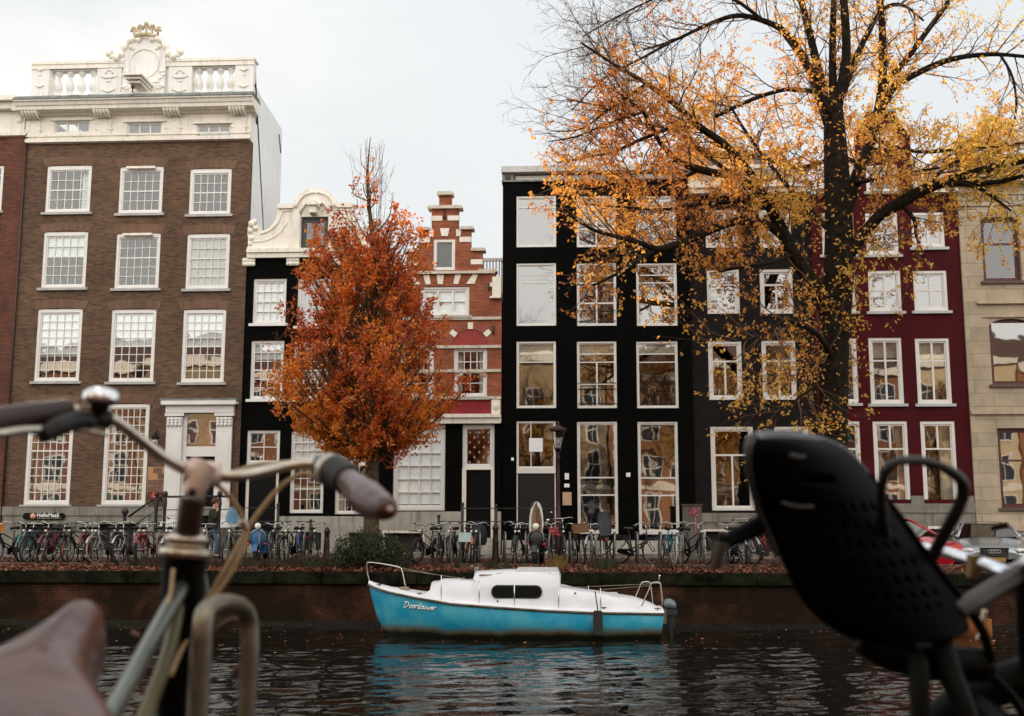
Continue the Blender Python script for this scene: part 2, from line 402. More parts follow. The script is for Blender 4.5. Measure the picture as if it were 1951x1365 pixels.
def plinth(h, x0, x1, Y, zt, m, openings=(), proud=.05, cap=True):
    hs = [(max(a, x0+.05), min(b, x1-.05), c, d) for a, b, c, d in openings]
    p = MB(); p.plate(x0+.004, x1-.004, GROUNDZ-.2, zt, Y-proud, Y+.3, hs); o = p.build('plinth', m, h)
    if cap: MB().cham(x0+.004, x1-.004, Y-proud-.04, Y-.004, zt-.28, zt+.004, .015).build('moulding', m, o)
    return o
S_ = lambda c, n1, n2, sp=.48, **k: dict(L=[(0, 1, 0, sp, c, n1), (0, 1, sp, 1, c, n2)], **k)

# ================================================================= B: tall brown brick house
YB = 36.0
xl, xr = (U(54, 269, YB).x+U(19, 760, YB).x+U(14,860,YB).x)/3, (U(479, 275, YB).x+U(457, 800, YB).x)/2
BXL, BXR = xl, xr
zbt = U(265, 272, YB).z; zpl = U(200, 966, YB).z
B = wthing('brick_house', 'tall brown brick house with white attic band, balustrade and crowned crest', 'house', ((xl+xr)/2, YB, GROUNDZ))
rows = [[(88, 316, 173, 405), (227, 318, 310, 407), (361, 322, 440, 409)], [(81, 442, 165, 549), (220, 445, 304, 550), (355, 446, 436.5, 551)],
        [(68.5, 589, 154, 727), (210, 590, 295, 728), (347, 590, 428.5, 729)], [(50, 771, 137, 962), (197, 770, 281, 962)]]
RB = [[rect(*r, YB) for r in row] for row in rows]
dR = (U(321, 800, YB).x, U(445, 800, YB).x, GROUNDZ, U(385, 764, YB).z)
holes = [r for row in RB for r in row]+[(dR[0]+.3, dR[1]-.3, zpl-.001, dR[3]-.3)]
MB().plate(xl, xr, zpl-.001, zbt, YB, YB+.3, holes).build('wall', BRN, B)
g5 = [S_(5, 2, 2, .5, b=.09, bt=.14, m=.022), S_(5, 2, 3, .42, b=.09, bt=.13, m=.022), S_(5, 4, 4, .5, b=.09, bt=.12, m=.022), S_(6, 5, 6, .46, b=.1, bt=.12, m=.024)]
blB = {(1, 0): .44, (1, 2): (.97, GREYB), (2, 0): .66, (2, 1): .5, (2, 2): .5}
for i, row in enumerate(RB):
    for j, r in enumerate(row):
        bl = blB.get((i, j), 0); bmx = None
        if isinstance(bl, tuple): bl, bmx = bl
        w = window(B, r, YB, g5[i], rec=.02, glass=GLW if i > 1 else GL, blind=bl, bm=bmx, sill=SILLM)
        # segmental brick arch over each window
        a = MB(); cx = (r[0]+r[1])/2; hw = (r[1]-r[0])/2+.10; n = 16; t = .24; ri = .07
        up_ = [(cx-hw-.07*1.2+(2*hw+.17)*k/n, r[3]+.02+t+ri*(1-(2*k/n-1)**2)) for k in range(n+1)]; lo = [(cx-hw+.02+(2*hw-.04)*k/n, r[3]-.03+ri*(1-(2*k/n-1)**2)) for k in range(n+1)]
        a.prism(lo+up_[::-1], YB-.012, YB+.02); a.build('brick_arch', BRN if False else brick('arch_brick', (.20, .115, .075), (.15, .088, .06), (.14, .105, .08), bw=.062, bh=.5, var=.2), B)
        if (i, j) in ((0, 1), (1, 1)): MB().cham(cx-.5, cx+.5, YB-.14, YB-.02, r[3]-.10, r[3]-.02, .01).build('awning_box', CREAM, w)
drapes(B, RB[0][0], YB, BLIND, (0, 1), .38); drapes(B, RB[3][0], YB, CURT, (1, 0), .25); drapes(B, RB[3][1], YB, CURT, (1, 0), .25)
body(B, xl, xr, YB, 0, zbt+.3, BRN, 3.95, STUCCO, floors=[U(265, y, YB).z for y in (425, 570, 748)])
# attic band
zc = U(265, 199, YB).z; att = [rect(*r, YB) for r in [(105, 232, 172, 254), (243, 235, 309, 257), (376, 238, 440, 260)]]
MB().plate(xl-.02, xr, zbt+.001, zc-.2, YB-.05, YB+.3, att).build('attic_band', CREAM, B)
for r in att:
    window(B, r, YB-.05, dict(L=[(0, 1, 0, 1, 3, 1)], b=.03, s=.03, m=.05), rec=.04, sill=False, glass=glassmat('attic_glass', .16, tint=(.6, .65, .6)))
mo = MB()
mo.cham(xl-.03, xr+.02, YB-.16, YB-.05, zbt+.02, zbt+.15, .03); mo.cham(xl-.03, xr+.02, YB-.10, YB-.05, zbt+.24, zbt+.30, .02)
for r in att: mo.cham(r[0]-.12, r[1]+.12, YB-.12, YB-.05, r[3]+.01, r[3]+.07, .01)
split_build(mo, 'moulding', CREAM, B)
zt = zc-.18
for k, px in enumerate((66, 201, 333, 457)):
    cx = U(px, 230, YB).x; w_ = .28; con = MB()
    con.cham(cx-w_, cx+w_, YB-.42, YB-.05, zt-.22, zt, .03)
    for q in range(5): con.tube([(cx-w_+.05+q*.115, YB-.40, zt-.05), (cx-w_+.05+q*.115, YB-.44, zt-.18), (cx-w_+.05+q*.115, YB-.30, zt-.30), (cx-w_+.05+q*.115, YB-.08, zt-.34)], [.05, .06, .05, .02], 6)
    for (a_, z_, r_) in [(-.16, -.5, .06), (.16, -.5, .06), (0, -.42, .07), (0, -.62, .05), (-.2, -.72, .06), (.2, -.72, .06), (-.1, -.82, .05), (.1, -.82, .05)]:
        con.ball((cx+a_, YB-.06, zt+z_), r_*1.5, sc=(1.3, .5, .6))
    con.cham(cx-.25, cx+.25, YB-.09, YB-.05, zbt+.3, zt-.35, .03); con.build('console', CREAM, B)
cor = MB(); z = zc
prof = [(-.05, -.42), (-.16, -.40), (-.20, -.33), (-.50, -.31), (-.52, -.20), (-.56, -.18), (-.60, -.08), (-.66, -.05), (-.66, 0)]
P = [[(x, YB+dy, z+dz) for (dy, dz) in prof] for x in (xl-.25, xr+.18)]
cor.grid(P[::-1], smooth=False)
for x, rv in ((xl-.25, False), (xr+.18, True)):
    vs = [(x, YB+dy, z+dz) for dy, dz in prof]+[(x, YB+.3, z), (x, YB+.3, z-.42)]; cor.add(vs, [tuple(range(len(vs))) if rv else tuple(range(len(vs)))[::-1]])
cor.add([(xl-.25, YB-.05, z-.42), (xr+.18, YB-.05, z-.42), (xr+.18, YB+.3, z-.42), (xl-.25, YB+.3, z-.42)], [(0, 3, 2, 1)])
cor.build('cornice', CREAM, B)
ld = MB(); nn = 26
for k in range(nn):
    a = xl-.27+(xr-xl+.47)*k/nn; b_ = xl-.27+(xr-xl+.47)*(k+1)/nn; ld.box(a+.004, b_-.004, YB-.70, YB+.3, z+.003, z+.05+.12*random.random()*.4)
    ld.box(a+.004, b_-.004, YB-.55, YB+.2, z+.06, z+.15+.02*random.random())
ld.build('lead_gutter', SLATE, B)
# parapet with balustrade
YP = YB+.12
def PX(px, py=150): return U(px, py, YP).x
zp0 = z+.12; zp1 = (U(62, 118, YP).z+U(484, 125, YP).z)/2; zo0, zo1 = U(265, 180, YP).z, U(265, 132, YP).z
pl = MB()
openL = (PX(98), PX(186), zo0, zo1); openR = (PX(367), PX(448), zo0, zo1)
pl.plate(PX(62), PX(483), zp0, zp1, YP, YP+.3, [openL, openR])
for a, b_ in ((62, 95), (187, 232), (322, 366), (449, 483)): pl.cham(PX(a)-.01, PX(b_)+.01, YP-.06, YP-.002, zp0, zp1-.02, .02)
pl.build('parapet', STUCCO, B)
cp = MB(); cp.cham(PX(60), PX(486), YP-.12, YP+.4, zp1+.002, zp1+.10, .02); cp.cham(PX(61), PX(485), YP-.09, YP-.063, zp1-.16, zp1+.001, .008); cp.build('coping', CREAM, B)
for (a, b_, zz0, zz1) in (openL, openR):
    for k in range(4):
        cx = a+(b_-a)*(k+.5)/4+(.0); H = zz1-zz0
        MB().lathe((cx, YP+.15, zz0+.003), [(0, 0), (.12, 0), (.12, .10*H), (.055, .14*H), (.10, .22*H), (.145, .36*H), (.13, .5*H), (.075, .64*H), (.05, .74*H), (.05, .8*H), (.10, .84*H), (.10, .9*H), (.12, .92*H), (.12, H-.006), (0, H-.006)], 14).build('baluster', STUCCO, B)
orn = MB()
for px in (209, 344): 
    cx = PX(px)
    orn.ring((cx, YP-.07, U(px, 142, YP).z), .13, 'y', 10, .03, 6, 0, PI); orn.tube([(cx-.28, YP-.07, U(px, 146, YP).z), (cx-.12, YP-.09, U(px, 150, YP).z), (cx+.12, YP-.09, U(px, 150, YP).z), (cx+.28, YP-.07, U(px, 146, YP).z)], .025, 6)
    orn.ball((cx, YP-.07, U(px, 156, YP).z), .06, sc=(1.5, .5, .8)); orn.tube([(cx-.25, YP-.07, U(px, 172, YP).z), (cx, YP-.09, U(px, 177, YP).z), (cx+.25, YP-.07, U(px, 172, YP).z)], .025, 6)
for px in (78, 466):
    cx = PX(px); orn.tube([(cx-.15, YP-.07, U(px, 132, YP).z), (cx, YP-.09, U(px, 137, YP).z), (cx+.15, YP-.07, U(px, 132, YP).z)], .03, 6); orn.tube([(cx-.15, YP-.07, U(px, 164, YP).z), (cx, YP-.09, U(px, 168, YP).z), (cx+.15, YP-.07, U(px, 164, YP).z)], .03, 6); orn.ball((cx, YP-.07, U(px, 144, YP).z), .05, sc=(1, .5, 1))
split_build(orn, 'relief', CREAM, B)
# crest (cartouche) and crown
cx = PX(277); zw = lambda y: U(277, y, YP).z
cr = MB(); half = [(-.74, 198), (-.74, 118), (-.70, 100), (-.60, 88), (-.45, 80), (-.25, 76)]
out = [(cx+a, zw(y)) for a, y in half]+[(cx-a, zw(y)) for a, y in half[::-1]]
cr.prism(out, YP-.16, YP+.15); c_ = cr.build('crest', STUCCO, B)
sc = MB()
for sg in (-1, 1):
    pts = [(cx+sg*a, YP-.15, zw(y)) for a, y in [(.16, 82), (.36, 78), (.6, 84), (.76, 96), (.84, 108), (.98, 113), (1.1, 112)]]
    sc.tube(bez(pts, 5), [.10, .12, .13, .12, .10, .08]*5+[.06], 8)
    for k, (a, y, r_) in enumerate([(.70, 92, .09), (.80, 102, .08), (.9, 111, .09), (1.05, 112, .1), (1.2, 111, .08), (1.26, 105, .13), (1.18, 102, .09), (.5, 93, .09), (.42, 97, .07)]): sc.ball((cx+sg*a, YP-.16, zw(y)), r_, sc=(1, .8, 1))
    for (a, y, r_) in [(.62, 140, .09), (.68, 147, .08), (.6, 152, .07), (.5, 160, .06), (.66, 168, .1), (.58, 172, .07)]: sc.ball((cx+sg*a, YP-.17, zw(y)), r_, sc=(1.2, .5, .8))
    sc.tube(bez([(cx+sg*a, YP-.17, zw(y)) for a, y in [(.62, 150), (.45, 160), (.22, 162), (0, 168)]], 4), .03, 6)
sc.ring((cx, YP-.17, zw(125)), .52, 'y', 30, .028, 6)
sc.build('scrollwork', CREAM, c_)
kr = MB(); ck = mat('weathered_stone', (.50, .42, .29), .8, var=.4, vs=9)
z0c = zw(77)
for k in range(11):
    t = -1+2*k/10; kr.ball((cx+t*.36, YP-.15-.12*math.sqrt(max(0, 1-t*t)), z0c+.10-.06*t*t), .085, 8, 5)
kr.tube([(cx-.42, YP-.1, z0c+.0), (cx-.2, YP-.24, z0c+.06), (cx+.2, YP-.24, z0c+.06), (cx+.42, YP-.1, z0c+.0)], .06, 8)
for k in range(5):
    t = -1+k/2; x = cx+t*.42; h = .36+.16*(1-abs(t)); kr.tube([(x*.97+cx*.03, YP-.12, z0c+.1), (x, YP-.15, z0c+h*.7), (x+.03*t, YP-.15, z0c+h)], [.05, .04, .07], 6)
    kr.ball((x+.03*t, YP-.15, z0c+h), .085, 8, 5); kr.ball((x-.09, YP-.15, z0c+h*.8), .055, 8, 5); kr.ball((x+.09, YP-.15, z0c+h*.8), .055, 8, 5)
kr.build('crown', ck, c_)
# hoist beam hood and hook
hb = MB(); zt = zw(166); zb = zw(192)
a0 = cx-.28; 
for k, (w_, zz, th) in enumerate([(.30, 0, .08), (.24, -.10, .07), (.18, -.19, .08)]):
    hb.cham(a0-w_+.3, a0+w_+.35, YB-1.15+.12*k, YP-.16, zt+zz-th, zt+zz, .015)
hb.cham(cx-.72, cx+.72, YB-.45, YP-.16, zb, zb+.09, .02); hb.build('hoist_beam', CREAM, B)
hk = MB(); hx = a0+.3; hk.tube([(hx, YB-.95, zt-.27), (hx, YB-.95, zt-.62)], .02, 6); hk.box(hx-.045, hx+.045, YB-1.0, YB-.9, zt-.48, zt-.38)
hk.ring((hx, YB-.95, zt-.67), .06, 'y', 10, .014, 6, -PI, .5*PI); hk.build('hook', mat('rust_iron', (.10, .05, .03), .7, var=.4), B)
# white side wall with sloping top seen above the neighbour
sd = [UXp(*p, xr) for p in [(481, 128), (486, 160), (498, 185), (538, 247), (534, 420)]]
ys = [p.y for p in sd]; zs = [p.z for p in sd]
g = MB(); o = [(YB+.31, zs[0]), (ys[1], zs[1]), (ys[2], zs[2]), (ys[3], zs[3]), (ys[3], 5), (YB+.31, 5)]
vs = [(xr-.35, a, b_) for a, b_ in o]+[(xr-.004, a, b_) for a, b_ in o]; k = len(o)
g.add(vs, [tuple(range(k))[::-1], tuple(range(k, 2*k))]+[(i, (i+1) % k, (i+1) % k+k, i+k) for i in range(k)])
g.build('gable_end', mat('painted_side', (.78, .82, .83), .85, var=.06, vs=.6, dirt=((.52, .55, .54), .8)), B)
rf = MB(); v = [(xl+.2, YB+.35, zs[0]-1.2), (xl+.2, ys[2], zs[2]-.1), (xl+.2, ys[3], zs[3]-.05)]+[(xr-.36, YB+.35, zs[0]-1.2), (xr-.36, ys[2], zs[2]-.1), (xr-.36, ys[3], zs[3]-.05), (xl+.2, YB+8.9, zbt+.2), (xr-.36, YB+8.9, zbt+.2)]
rf.add(v, [(0, 3, 4, 1), (1, 4, 5, 2)]); rf.build('roof', ROOFM, B)
an = MB()
for (p, q) in (((483, 175), (488, 237)), ((531, 256), (534, 292))):
    a, b_ = UXp(*p, xr), UXp(*q, xr); an.tube([(xr+.02, a.y, a.z), (xr+.02, b_.y, b_.z)], .018, 6)
split_build(an, 'wall_anchor', mat('iron_black', (.02, .02, .02), .5), B)
# plinth, door case
bas = [(U(a, 1000, YB).x, U(b_, 1000, YB).x, GROUNDZ+.1, U(100, 998, YB).z) for a, b_ in ((42, 122), (188, 262))]
plinth(B, xl, xr, YB, zpl, STONE, bas+[(dR[0]+.3, dR[1]-.3, GROUNDZ-.2+.9, zpl+.0)])
bs = MB()
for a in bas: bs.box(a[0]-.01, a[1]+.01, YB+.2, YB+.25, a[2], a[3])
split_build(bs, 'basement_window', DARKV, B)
dc = MB(); zt = dR[3]
for a, b_ in ((dR[0], dR[0]+.52), (dR[1]-.52, dR[1])):
    dc.cham(a, b_, YB-.16, YB-.055, .95, zt-.55, .02); dc.cham(a-.06, b_+.06, YB-.20, YB-.055, zt-.52, zt-.42, .02); dc.cham(a-.05, b_+.05, YB-.2, YB-.055, .8, 1.1, .02)
    dc.cham(a+.08, b_-.08, YB-.175, YB-.16, 1.3, zt-1.2, .01)
    for q in range(4):
        for e in range(3): dc.ball((a+.06+q*.13, YB-.19, zt-.62-e*.09), .06, 8, 5, sc=(1, .6, 1))
dc.plate(dR[0]+.5, dR[1]-.5, .9, zt-.43, YB-.03, YB+.05, [(U(357, 810, YB).x, U(418, 810, YB).x, U(385, 851, YB).z, U(385, 781, YB).z), (U(354, 900, YB).x, U(411, 900, YB).x, .9-.01, U(385, 870, YB).z)])
dc.cham(dR[0]-.04, dR[1]+.04, YB-.2, YB-.02, zt-.41, zt-.16, .01)
dc.cham(dR[0]-.16, dR[1]+.16, YB-.34, YB-.02, zt-.155, zt-.02, .03); dc.build('door_case', WHITE, B)
MB().cham(dR[0]-.18, dR[1]+.18, YB-.35, YB-.02, zt-.015, zt+.04, .01).build('lead_gutter', SLATE, B)
tw = MB(); a, b_, c, d = U(357, 810, YB).x, U(418, 810, YB).x, U(385, 851, YB).z, U(385, 781, YB).z
tw.add([(a, YB+.02, c), (b_, YB+.02, c), (b_, YB+.02, d), (a, YB+.02, d)], [(0, 1, 2, 3)]); tw.build('transom_window', GLW, B)
MB().box(a-.02, b_+.02, YB+.12, YB+.14, c-.02, d+.02).build('curtain', mat('red_brown_curtain', (.16, .045, .025), .8, var=.5, vs=6), B)
a, b_ = U(354, 900, YB).x, U(411, 900, YB).x; dz = U(385, 870, YB).z
dr = MB(); dr.cham(a, b_, YB+.06, YB+.12, .92, dz, .005); dr.cham(a+.12, b_-.12, YB+.045, YB+.059, 1.9, dz-.2, .01); dr.cham(a+.12, b_-.12, YB+.045, YB+.059, 1.05, 1.75, .01)
d_ = dr.build('door', DOORB, B); MB().ball((a+.1, YB+.02, 1.75), .035).build('handle', mat('brass', (.6, .42, .18), .3, 1., 0), d_)
# stoop
st = MB()
for k in range(5): st.box(dR[0]-.1, dR[1]+.1, YB-1.25+.0-.12*(4-k), YB-.05 if k == 4 else YB-1.25-.12*(3-k), GROUNDZ-.2, GROUNDZ+.16*(k+1)+.02)
st.build('stoop', STONE, B)
# wall things
def sign_obj(name, label, cat, r, Y, m, group=None, parent=None):
    t = MB().cham(r[0], r[1], Y-.03, Y, r[2], r[3], .006); o = t.build(name, m); return tag(o, label, cat, group)
def text(s, x, z, Y, size, m, parent, name='lettering', shear=0., align='LEFT', extr=.002, rot=None, spacing=1., bold=0.):
    cu = bpy.data.curves.new(name, 'FONT'); cu.body = s; cu.size = size; cu.extrude = extr; cu.shear = shear; cu.align_x = align; cu.space_character = spacing; cu.offset = bold
    cu.resolution_u = 3; cu.materials.append(m)
    t_ = bpy.data.objects.new('tmp_text', cu); COL.objects.link(t_); bpy.context.view_layer.update()
    me = bpy.data.meshes.new_from_object(t_.evaluated_get(bpy.context.evaluated_depsgraph_get())); bpy.data.objects.remove(t_); bpy.data.curves.remove(cu); me.name = name
    if not me.materials: me.materials.append(m)
    o = bpy.data.objects.new(name, me); COL.objects.link(o); o.parent = parent
    off = WOFF.get(parent.name, (0, 0, 0)) if parent else (0, 0, 0)
    o.location = (x-off[0], Y-off[1], z-off[2]); o.rotation_euler = rot or (PI/2, 0, 0); return o
LETW = mat('letter_white', (.85, .85, .85), .5, var=0)
r = rect(44, 979, 124, 990, YB-.09); so = wthing('sign_board', 'black sign with white HelloMaaS lettering on the stone base of the brown house', 'sign', (r[0], YB-.12, r[2]))
ob = [(r[0], r[2]+.06), (r[0]+.06, r[2]), (r[1]-.06, r[2]), (r[1], r[2]+.06), (r[1], r[3]-.04), (r[1]-.06, r[3]+.02), (r[0]+.06, r[3]+.02), (r[0], r[3]-.04)]
MB().prism(ob, YB-.12, YB-.09).build('board', DOORB, so)
MB().lathe((r[0]+.34, YB-.121, (r[2]+r[3])/2+.01), [(0, -.004), (.095, -.004), (.095, .0)], 20, 'y').build('emblem', mat('salmon', (.65, .22, .14), .6, var=0), so)
text('M', r[0]+.29, r[2]+.07, YB-.128, .13, LETW, so, 'emblem_letter'); text('HelloMaaS', r[0]+.47, r[2]+.08, YB-.123, .175, LETW, so, bold=.004)
q = MB(); x_ = r[0]+.48
while x_ < r[0]+1.30: w_ = random.uniform(.02, .05); q.box(x_, x_+w_, YB-.125, YB-.1201, r[2]+.028, r[2]+.05); x_ += w_+random.choice([.008, .008, .025])
o = q.build('small_lettering', mat('faint_letter', (.35, .35, .35), .6, var=0), so)
CU = mat('copper_plate', (.52, .30, .15), .35, .6, .2); CU2 = mat('brown_plate', (.17, .10, .07), .45, .3, .2)
for k, (px0, py0, px1, py1, mm) in enumerate([(281, 890, 318, 938, CU)]):
    r = rect(px0, py0, px1, py1, YB-.03); po = wthing('plaque_panel', 'copper name plaques beside the white door case', 'plaque', (r[0], YB-.03, r[2]))
    MB().cham(r[0], r[1], YB-.03, YB-.001, r[2], r[3], .004).build('panel', CU, po)
    for (i, j) in [(0, 0), (1, 0), (0, 1), (1, 1), (1, 2), (.5, 3)]:
        w_ = (r[1]-r[0]-.06)/2; h_ = (r[3]-r[2]-.10)/4
        MB().cham(r[0]+.02+i*(w_+.02), r[0]+.02+i*(w_+.02)+w_, YB-.042, YB-.031, r[2]+.02+j*(h_+.02), r[2]+.02+j*(h_+.02)+h_, .003).build('name_plate', CU2, po)
p = U(297, 946, YB-.1); rs = wthing('round_sign', 'small round red sign below the copper plaques', 'sign', tuple(p)); MB().lathe((p.x, YB-.09, p.z), [(0, -.02), (.15, -.02), (.16, 0), (.15, .02), (0, .02)], 20, 'y').build('disc', mat('sign_red', (.6, .01, .02), .5, var=0), rs); MB().lathe((p.x, YB-.112, p.z-.02), [(.0, -.004), (.05, -.004), (.05, .001)], 12, 'y').build('white_mark', LETW, rs)
p = U(296, 835, YB-.3); la = wthing('wall_lantern', 'small black lantern fixed to the brown brick wall left of the door', 'lantern', tuple(p))
MB().lathe((p.x, YB-.3, p.z-.12), [(.0, .34), (.03, .3), (.05, .24), (.16, .12), (.15, .10), (.0, .10)], 10).build('cap', DOORB, la)
MB().lathe((p.x, YB-.3, p.z-.22), [(0, 0), (.07, .0), (.11, .2), (0, .2)], 6).build('lamp_glass', GLW, la); MB().tube([(p.x, YB-.3, p.z+.2), (p.x, YB-.15, p.z+.24), (p.x, YB, p.z+.15)], .014, 6).build('bracket', DOORB, la)

# ================================================================= A: leftmost red brick house
YA = 36.03; ax1 = BXL-.006; ax0 = ax1-18; zt = U(20, 262, YA).z; zpa = U(5, 966, YA).z  # unseen left part widened to block the low sun
A = wthing('brick_house', 'dark red brick house with white cornice, left of the brown house', 'house', ((ax0+ax1)/2, YA, GROUNDZ))
wx1 = U(5, 360, YA).x; ws = []
for yt, yb in ((316, 402), (442, 549), (589, 727), (771, 962)):
    z0, z1 = U(0, yb, YA).z, U(0, yt, YA).z
    for dx in (0, 2.25, 4.4, 7, 9.2, 11.4, 14): ws.append((wx1-1.35-dx, wx1-dx, z0, z1))
ws = [w for w in ws if w[0] > ax0+.1]
MB().plate(ax0, ax1, zpa, zt, YA, YA+.3, ws).build('wall', BRNA, A)
for k, w in enumerate(ws): window(A, w, YA, S_(4, 3, 3, .5, b=.08), rec=.03)
body(A, ax0, ax1, YA, 0, zt+.3, BRNA, 9); plinth(A, ax0, ax1, YA, zpa, STONE)
c = MB(); zc2 = U(20, 192, YA).z; c.plate(ax0, ax1, zt+.001, zc2-.3, YA-.04, YA+.3, []); c.cham(ax0, ax1-.02, YA-.14, YA-.041, zt+.02, zt+.14, .03); c.cham(ax0, ax1-.28, YA-.5, YA+.3, zc2-.16, zc2, .05); c.cham(ax0, ax1-.28, YA-.3, YA-.041, zc2-.4, zc2-.17, .05)
for dx in (.28, 2.4, 4.6, 7, 9.4, 12, 15):
    c.cham(ax1-dx-.2, ax1-dx+.2, YA-.35, YA-.301, zc2-.5, zc2-.17, .03); c.ball((ax1-dx, YA-.1, zc2-.75), .14, sc=(1, .6, 1)); c.cham(ax1-dx-.18, ax1-dx+.18, YA-.12, YA-.041, zt+.15, zc2-.42, .03)
c.build('cornice', CREAM, A); hipbox(A, ax0, ax1-.1, YA+.2, 8.6, zc2-.1, zc2+.2, .3, ROOFM)
pi = MB(); pi.plate(ax1-.72, ax1-.004, zpa+.002, zt-.004, YA-.06, YA-.001, []); pi.build('pilaster', BRNA, A)
MB().tube([(ax1-.01, YA-.1, zt+.1), (ax1-.01, YA-.1, .4)], .03, 8).build('downpipe', mat('dark_pipe', (.05, .03, .025), .6), A)

# ================================================================= C: black house with white neck gable
YC = 36.05; cx0 = BXR+.008; cx1 = U(728, 640, YC).x; cxm = U(600, 430, YC).x
zg = U(600, 492, YC).z; zpc = U(600, 984, YC).z
C_ = wthing('gable_house', 'black house with ornate white neck gable behind the orange tree', 'house', ((cx0+cx1)/2, YC, GROUNDZ))
wr = {k: rect(*v, YC) for k, v in dict(a1=(482, 531, 545, 617), a2=(566.5, 531, 630, 622), a3=(648, 531, 711, 620), b1=(477, 649, 540, 761), b2=(559, 650, 624, 761), b3=(642, 650, 706, 761),
      g2=(553, 822, 617, 978), g3=(639, 822, 702, 980), g1=(470, 820, 533, 884)).items()}
wr['d'] = (wr['g1'][0], wr['g1'][1], U(500, 1008, YC).z, wr['g1'][2]+.001)
gx = (wr['g1'][0], wr['g1'][1], wr['d'][2], wr['g1'][3])
MB().plate(cx0, cx1, zpc, zg-.001, YC, YC+.3, [wr[k] for k in ('a1', 'a2', 'a3', 'b1', 'b2', 'b3', 'g2', 'g3')]+[(gx[0], gx[1], zpc-.0001, gx[3])]).build('wall', BLACKP, C_)
six = dict(b=.06, bt=.07, s=.05, m=.024)
window(C_, wr['a1'], YC, S_(4, 2, 2, .5, **six), blind=.97, glass=GLB, sill=WHITE); window(C_, wr['a2'], YC, S_(4, 2, 2, .5, **six), sill=WHITE, glass=GLW); window(C_, wr['a3'], YC, S_(4, 2, 2, .5, **six), blind=.97, glass=GLB, sill=WHITE)
window(C_, wr['b1'], YC, S_(4, 3, 3, .5, **six), blind=.3, sill=WHITE, glass=GLW); window(C_, wr['b2'], YC, S_(4, 3, 3, .5, **six), sill=WHITE); window(C_, wr['b3'], YC, S_(4, 3, 3, .5, **six), sill=WHITE, glass=GLW)
window(C_, wr['g2'], YC, S_(4, 4, 4, .44, **six), blind=.44, sill=False, glass=GL); window(C_, wr['g3'], YC, S_(4, 4, 4, .4, **six), blind=.4, sill=False, glass=GL)
window(C_, wr['g1'], YC, dict(L=[(0, 1, 0, 1, 2, 2)], b=.08, s=.03, m=.03), sill=False, glass=GLW, name='transom_window')
lt = MB(); a = wr['g1']
for i in range(4):
    for j in range(2):
        lt.ball((a[0]+.22+i*.21, YC+.2, a[3]-.30-j*.55-.07*((i+j) % 2)), .022, 6, 4)
split_build(lt, 'string_light', mat('pale_bulb', (.8, .75, .6), .4, var=0), C_)
fr = MB(); fr.plate(gx[0], gx[1], gx[2], a[2]-.002, YC+.05, YC+.15, [(gx[0]+.1, gx[1]-.1, gx[2]-.01, a[2]-.05)]); fr.build('door_frame', CREAM, C_)
dd = MB(); dd.cham(gx[0]+.1, gx[1]-.1, YC+.10, YC+.14, gx[2]-.03, a[2]-.05, .004); dd.cham(gx[0]+.25, gx[1]-.25, YC+.085, YC+.099, gx[2]+.9, a[2]-.25, .01); dd.build('door', DOORB, C_)
body(C_, cx0, cx1, YC, 0, zg, BLACKP, 9, floors=[U(600, y, YC).z for y in (638, 790)])
plinth(C_, cx0, cx1, YC, zpc, STONE2, [(U(568, 1040, YC).x, U(612, 1040, YC).x, GROUNDZ+.1, U(600, 1015, YC).z), (U(665, 1040, YC).x, U(715, 1040, YC).x, GROUNDZ+.1, U(600, 1015, YC).z), (gx[0], gx[1], GROUNDZ+.3, zpc)], cap=False)
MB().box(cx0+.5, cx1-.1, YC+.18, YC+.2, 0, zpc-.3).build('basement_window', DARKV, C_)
# gable outline
def cw(px, py): p = U(px, py, YC); return (p.x, p.z)
arc = [cw(600-43*math.cos(t)+.0, 404-43*math.sin(t)*1.03) for t in [PI*k/24 for k in range(1, 12)]]
hl = [cw(470, 493), cw(470, 474), cw(473, 470), cw(473, 452), cw(471, 440), cw(476, 425), cw(486, 420), cw(494, 428), cw(495, 440)]
hl += [cw(495+34*math.sin(t)*1.0, 441-41*(1-math.cos(t))) for t in [PI/2*k/8 for k in range(1, 9)]]
hl += [cw(533, 397), cw(528, 395), cw(528, 391), cw(555, 391), cw(556, 398)]
hl = hl[:-1]+arc+[(cxm, cw(600, 360)[1])]
oml = hl; omr = [(2*cxm-x, z_) for x, z_ in hl[:-1][::-1]]
aw = rect(572, 414, 626, 476, YC); dw = (2*cxm-aw[1], aw[1], aw[2], aw[3]); 
ga = MB(); ga.prism(oml+omr, YC-.05, YC+.35, [(cxm-.46, cxm+.46, aw[2], aw[3])]); gb = ga.build('gable', CREAM, C_)
window(C_, (cxm-.46, cxm+.46, aw[2], aw[3]), YC-.02, dict(L=[(0, .5, 0, 1, 1, 1), (.5, 1, 0, 1, 1, 1)], b=.05, s=.11, m=.03), fm=DKGRN, sill=False, name='hatch_window')
t = MB(); zl = cw(600, 480)[1]; zl2 = cw(600, 492)[1]
t.cham(cx0+.02, 2*cxm-cw(470, 480)[0], YC-.16, YC-.051, zl2, zl2+.16, .03); t.cham(cx0+.02, 2*cxm-cw(470, 480)[0], YC-.22, YC-.051, zl2+.17, zl2+.30, .03)
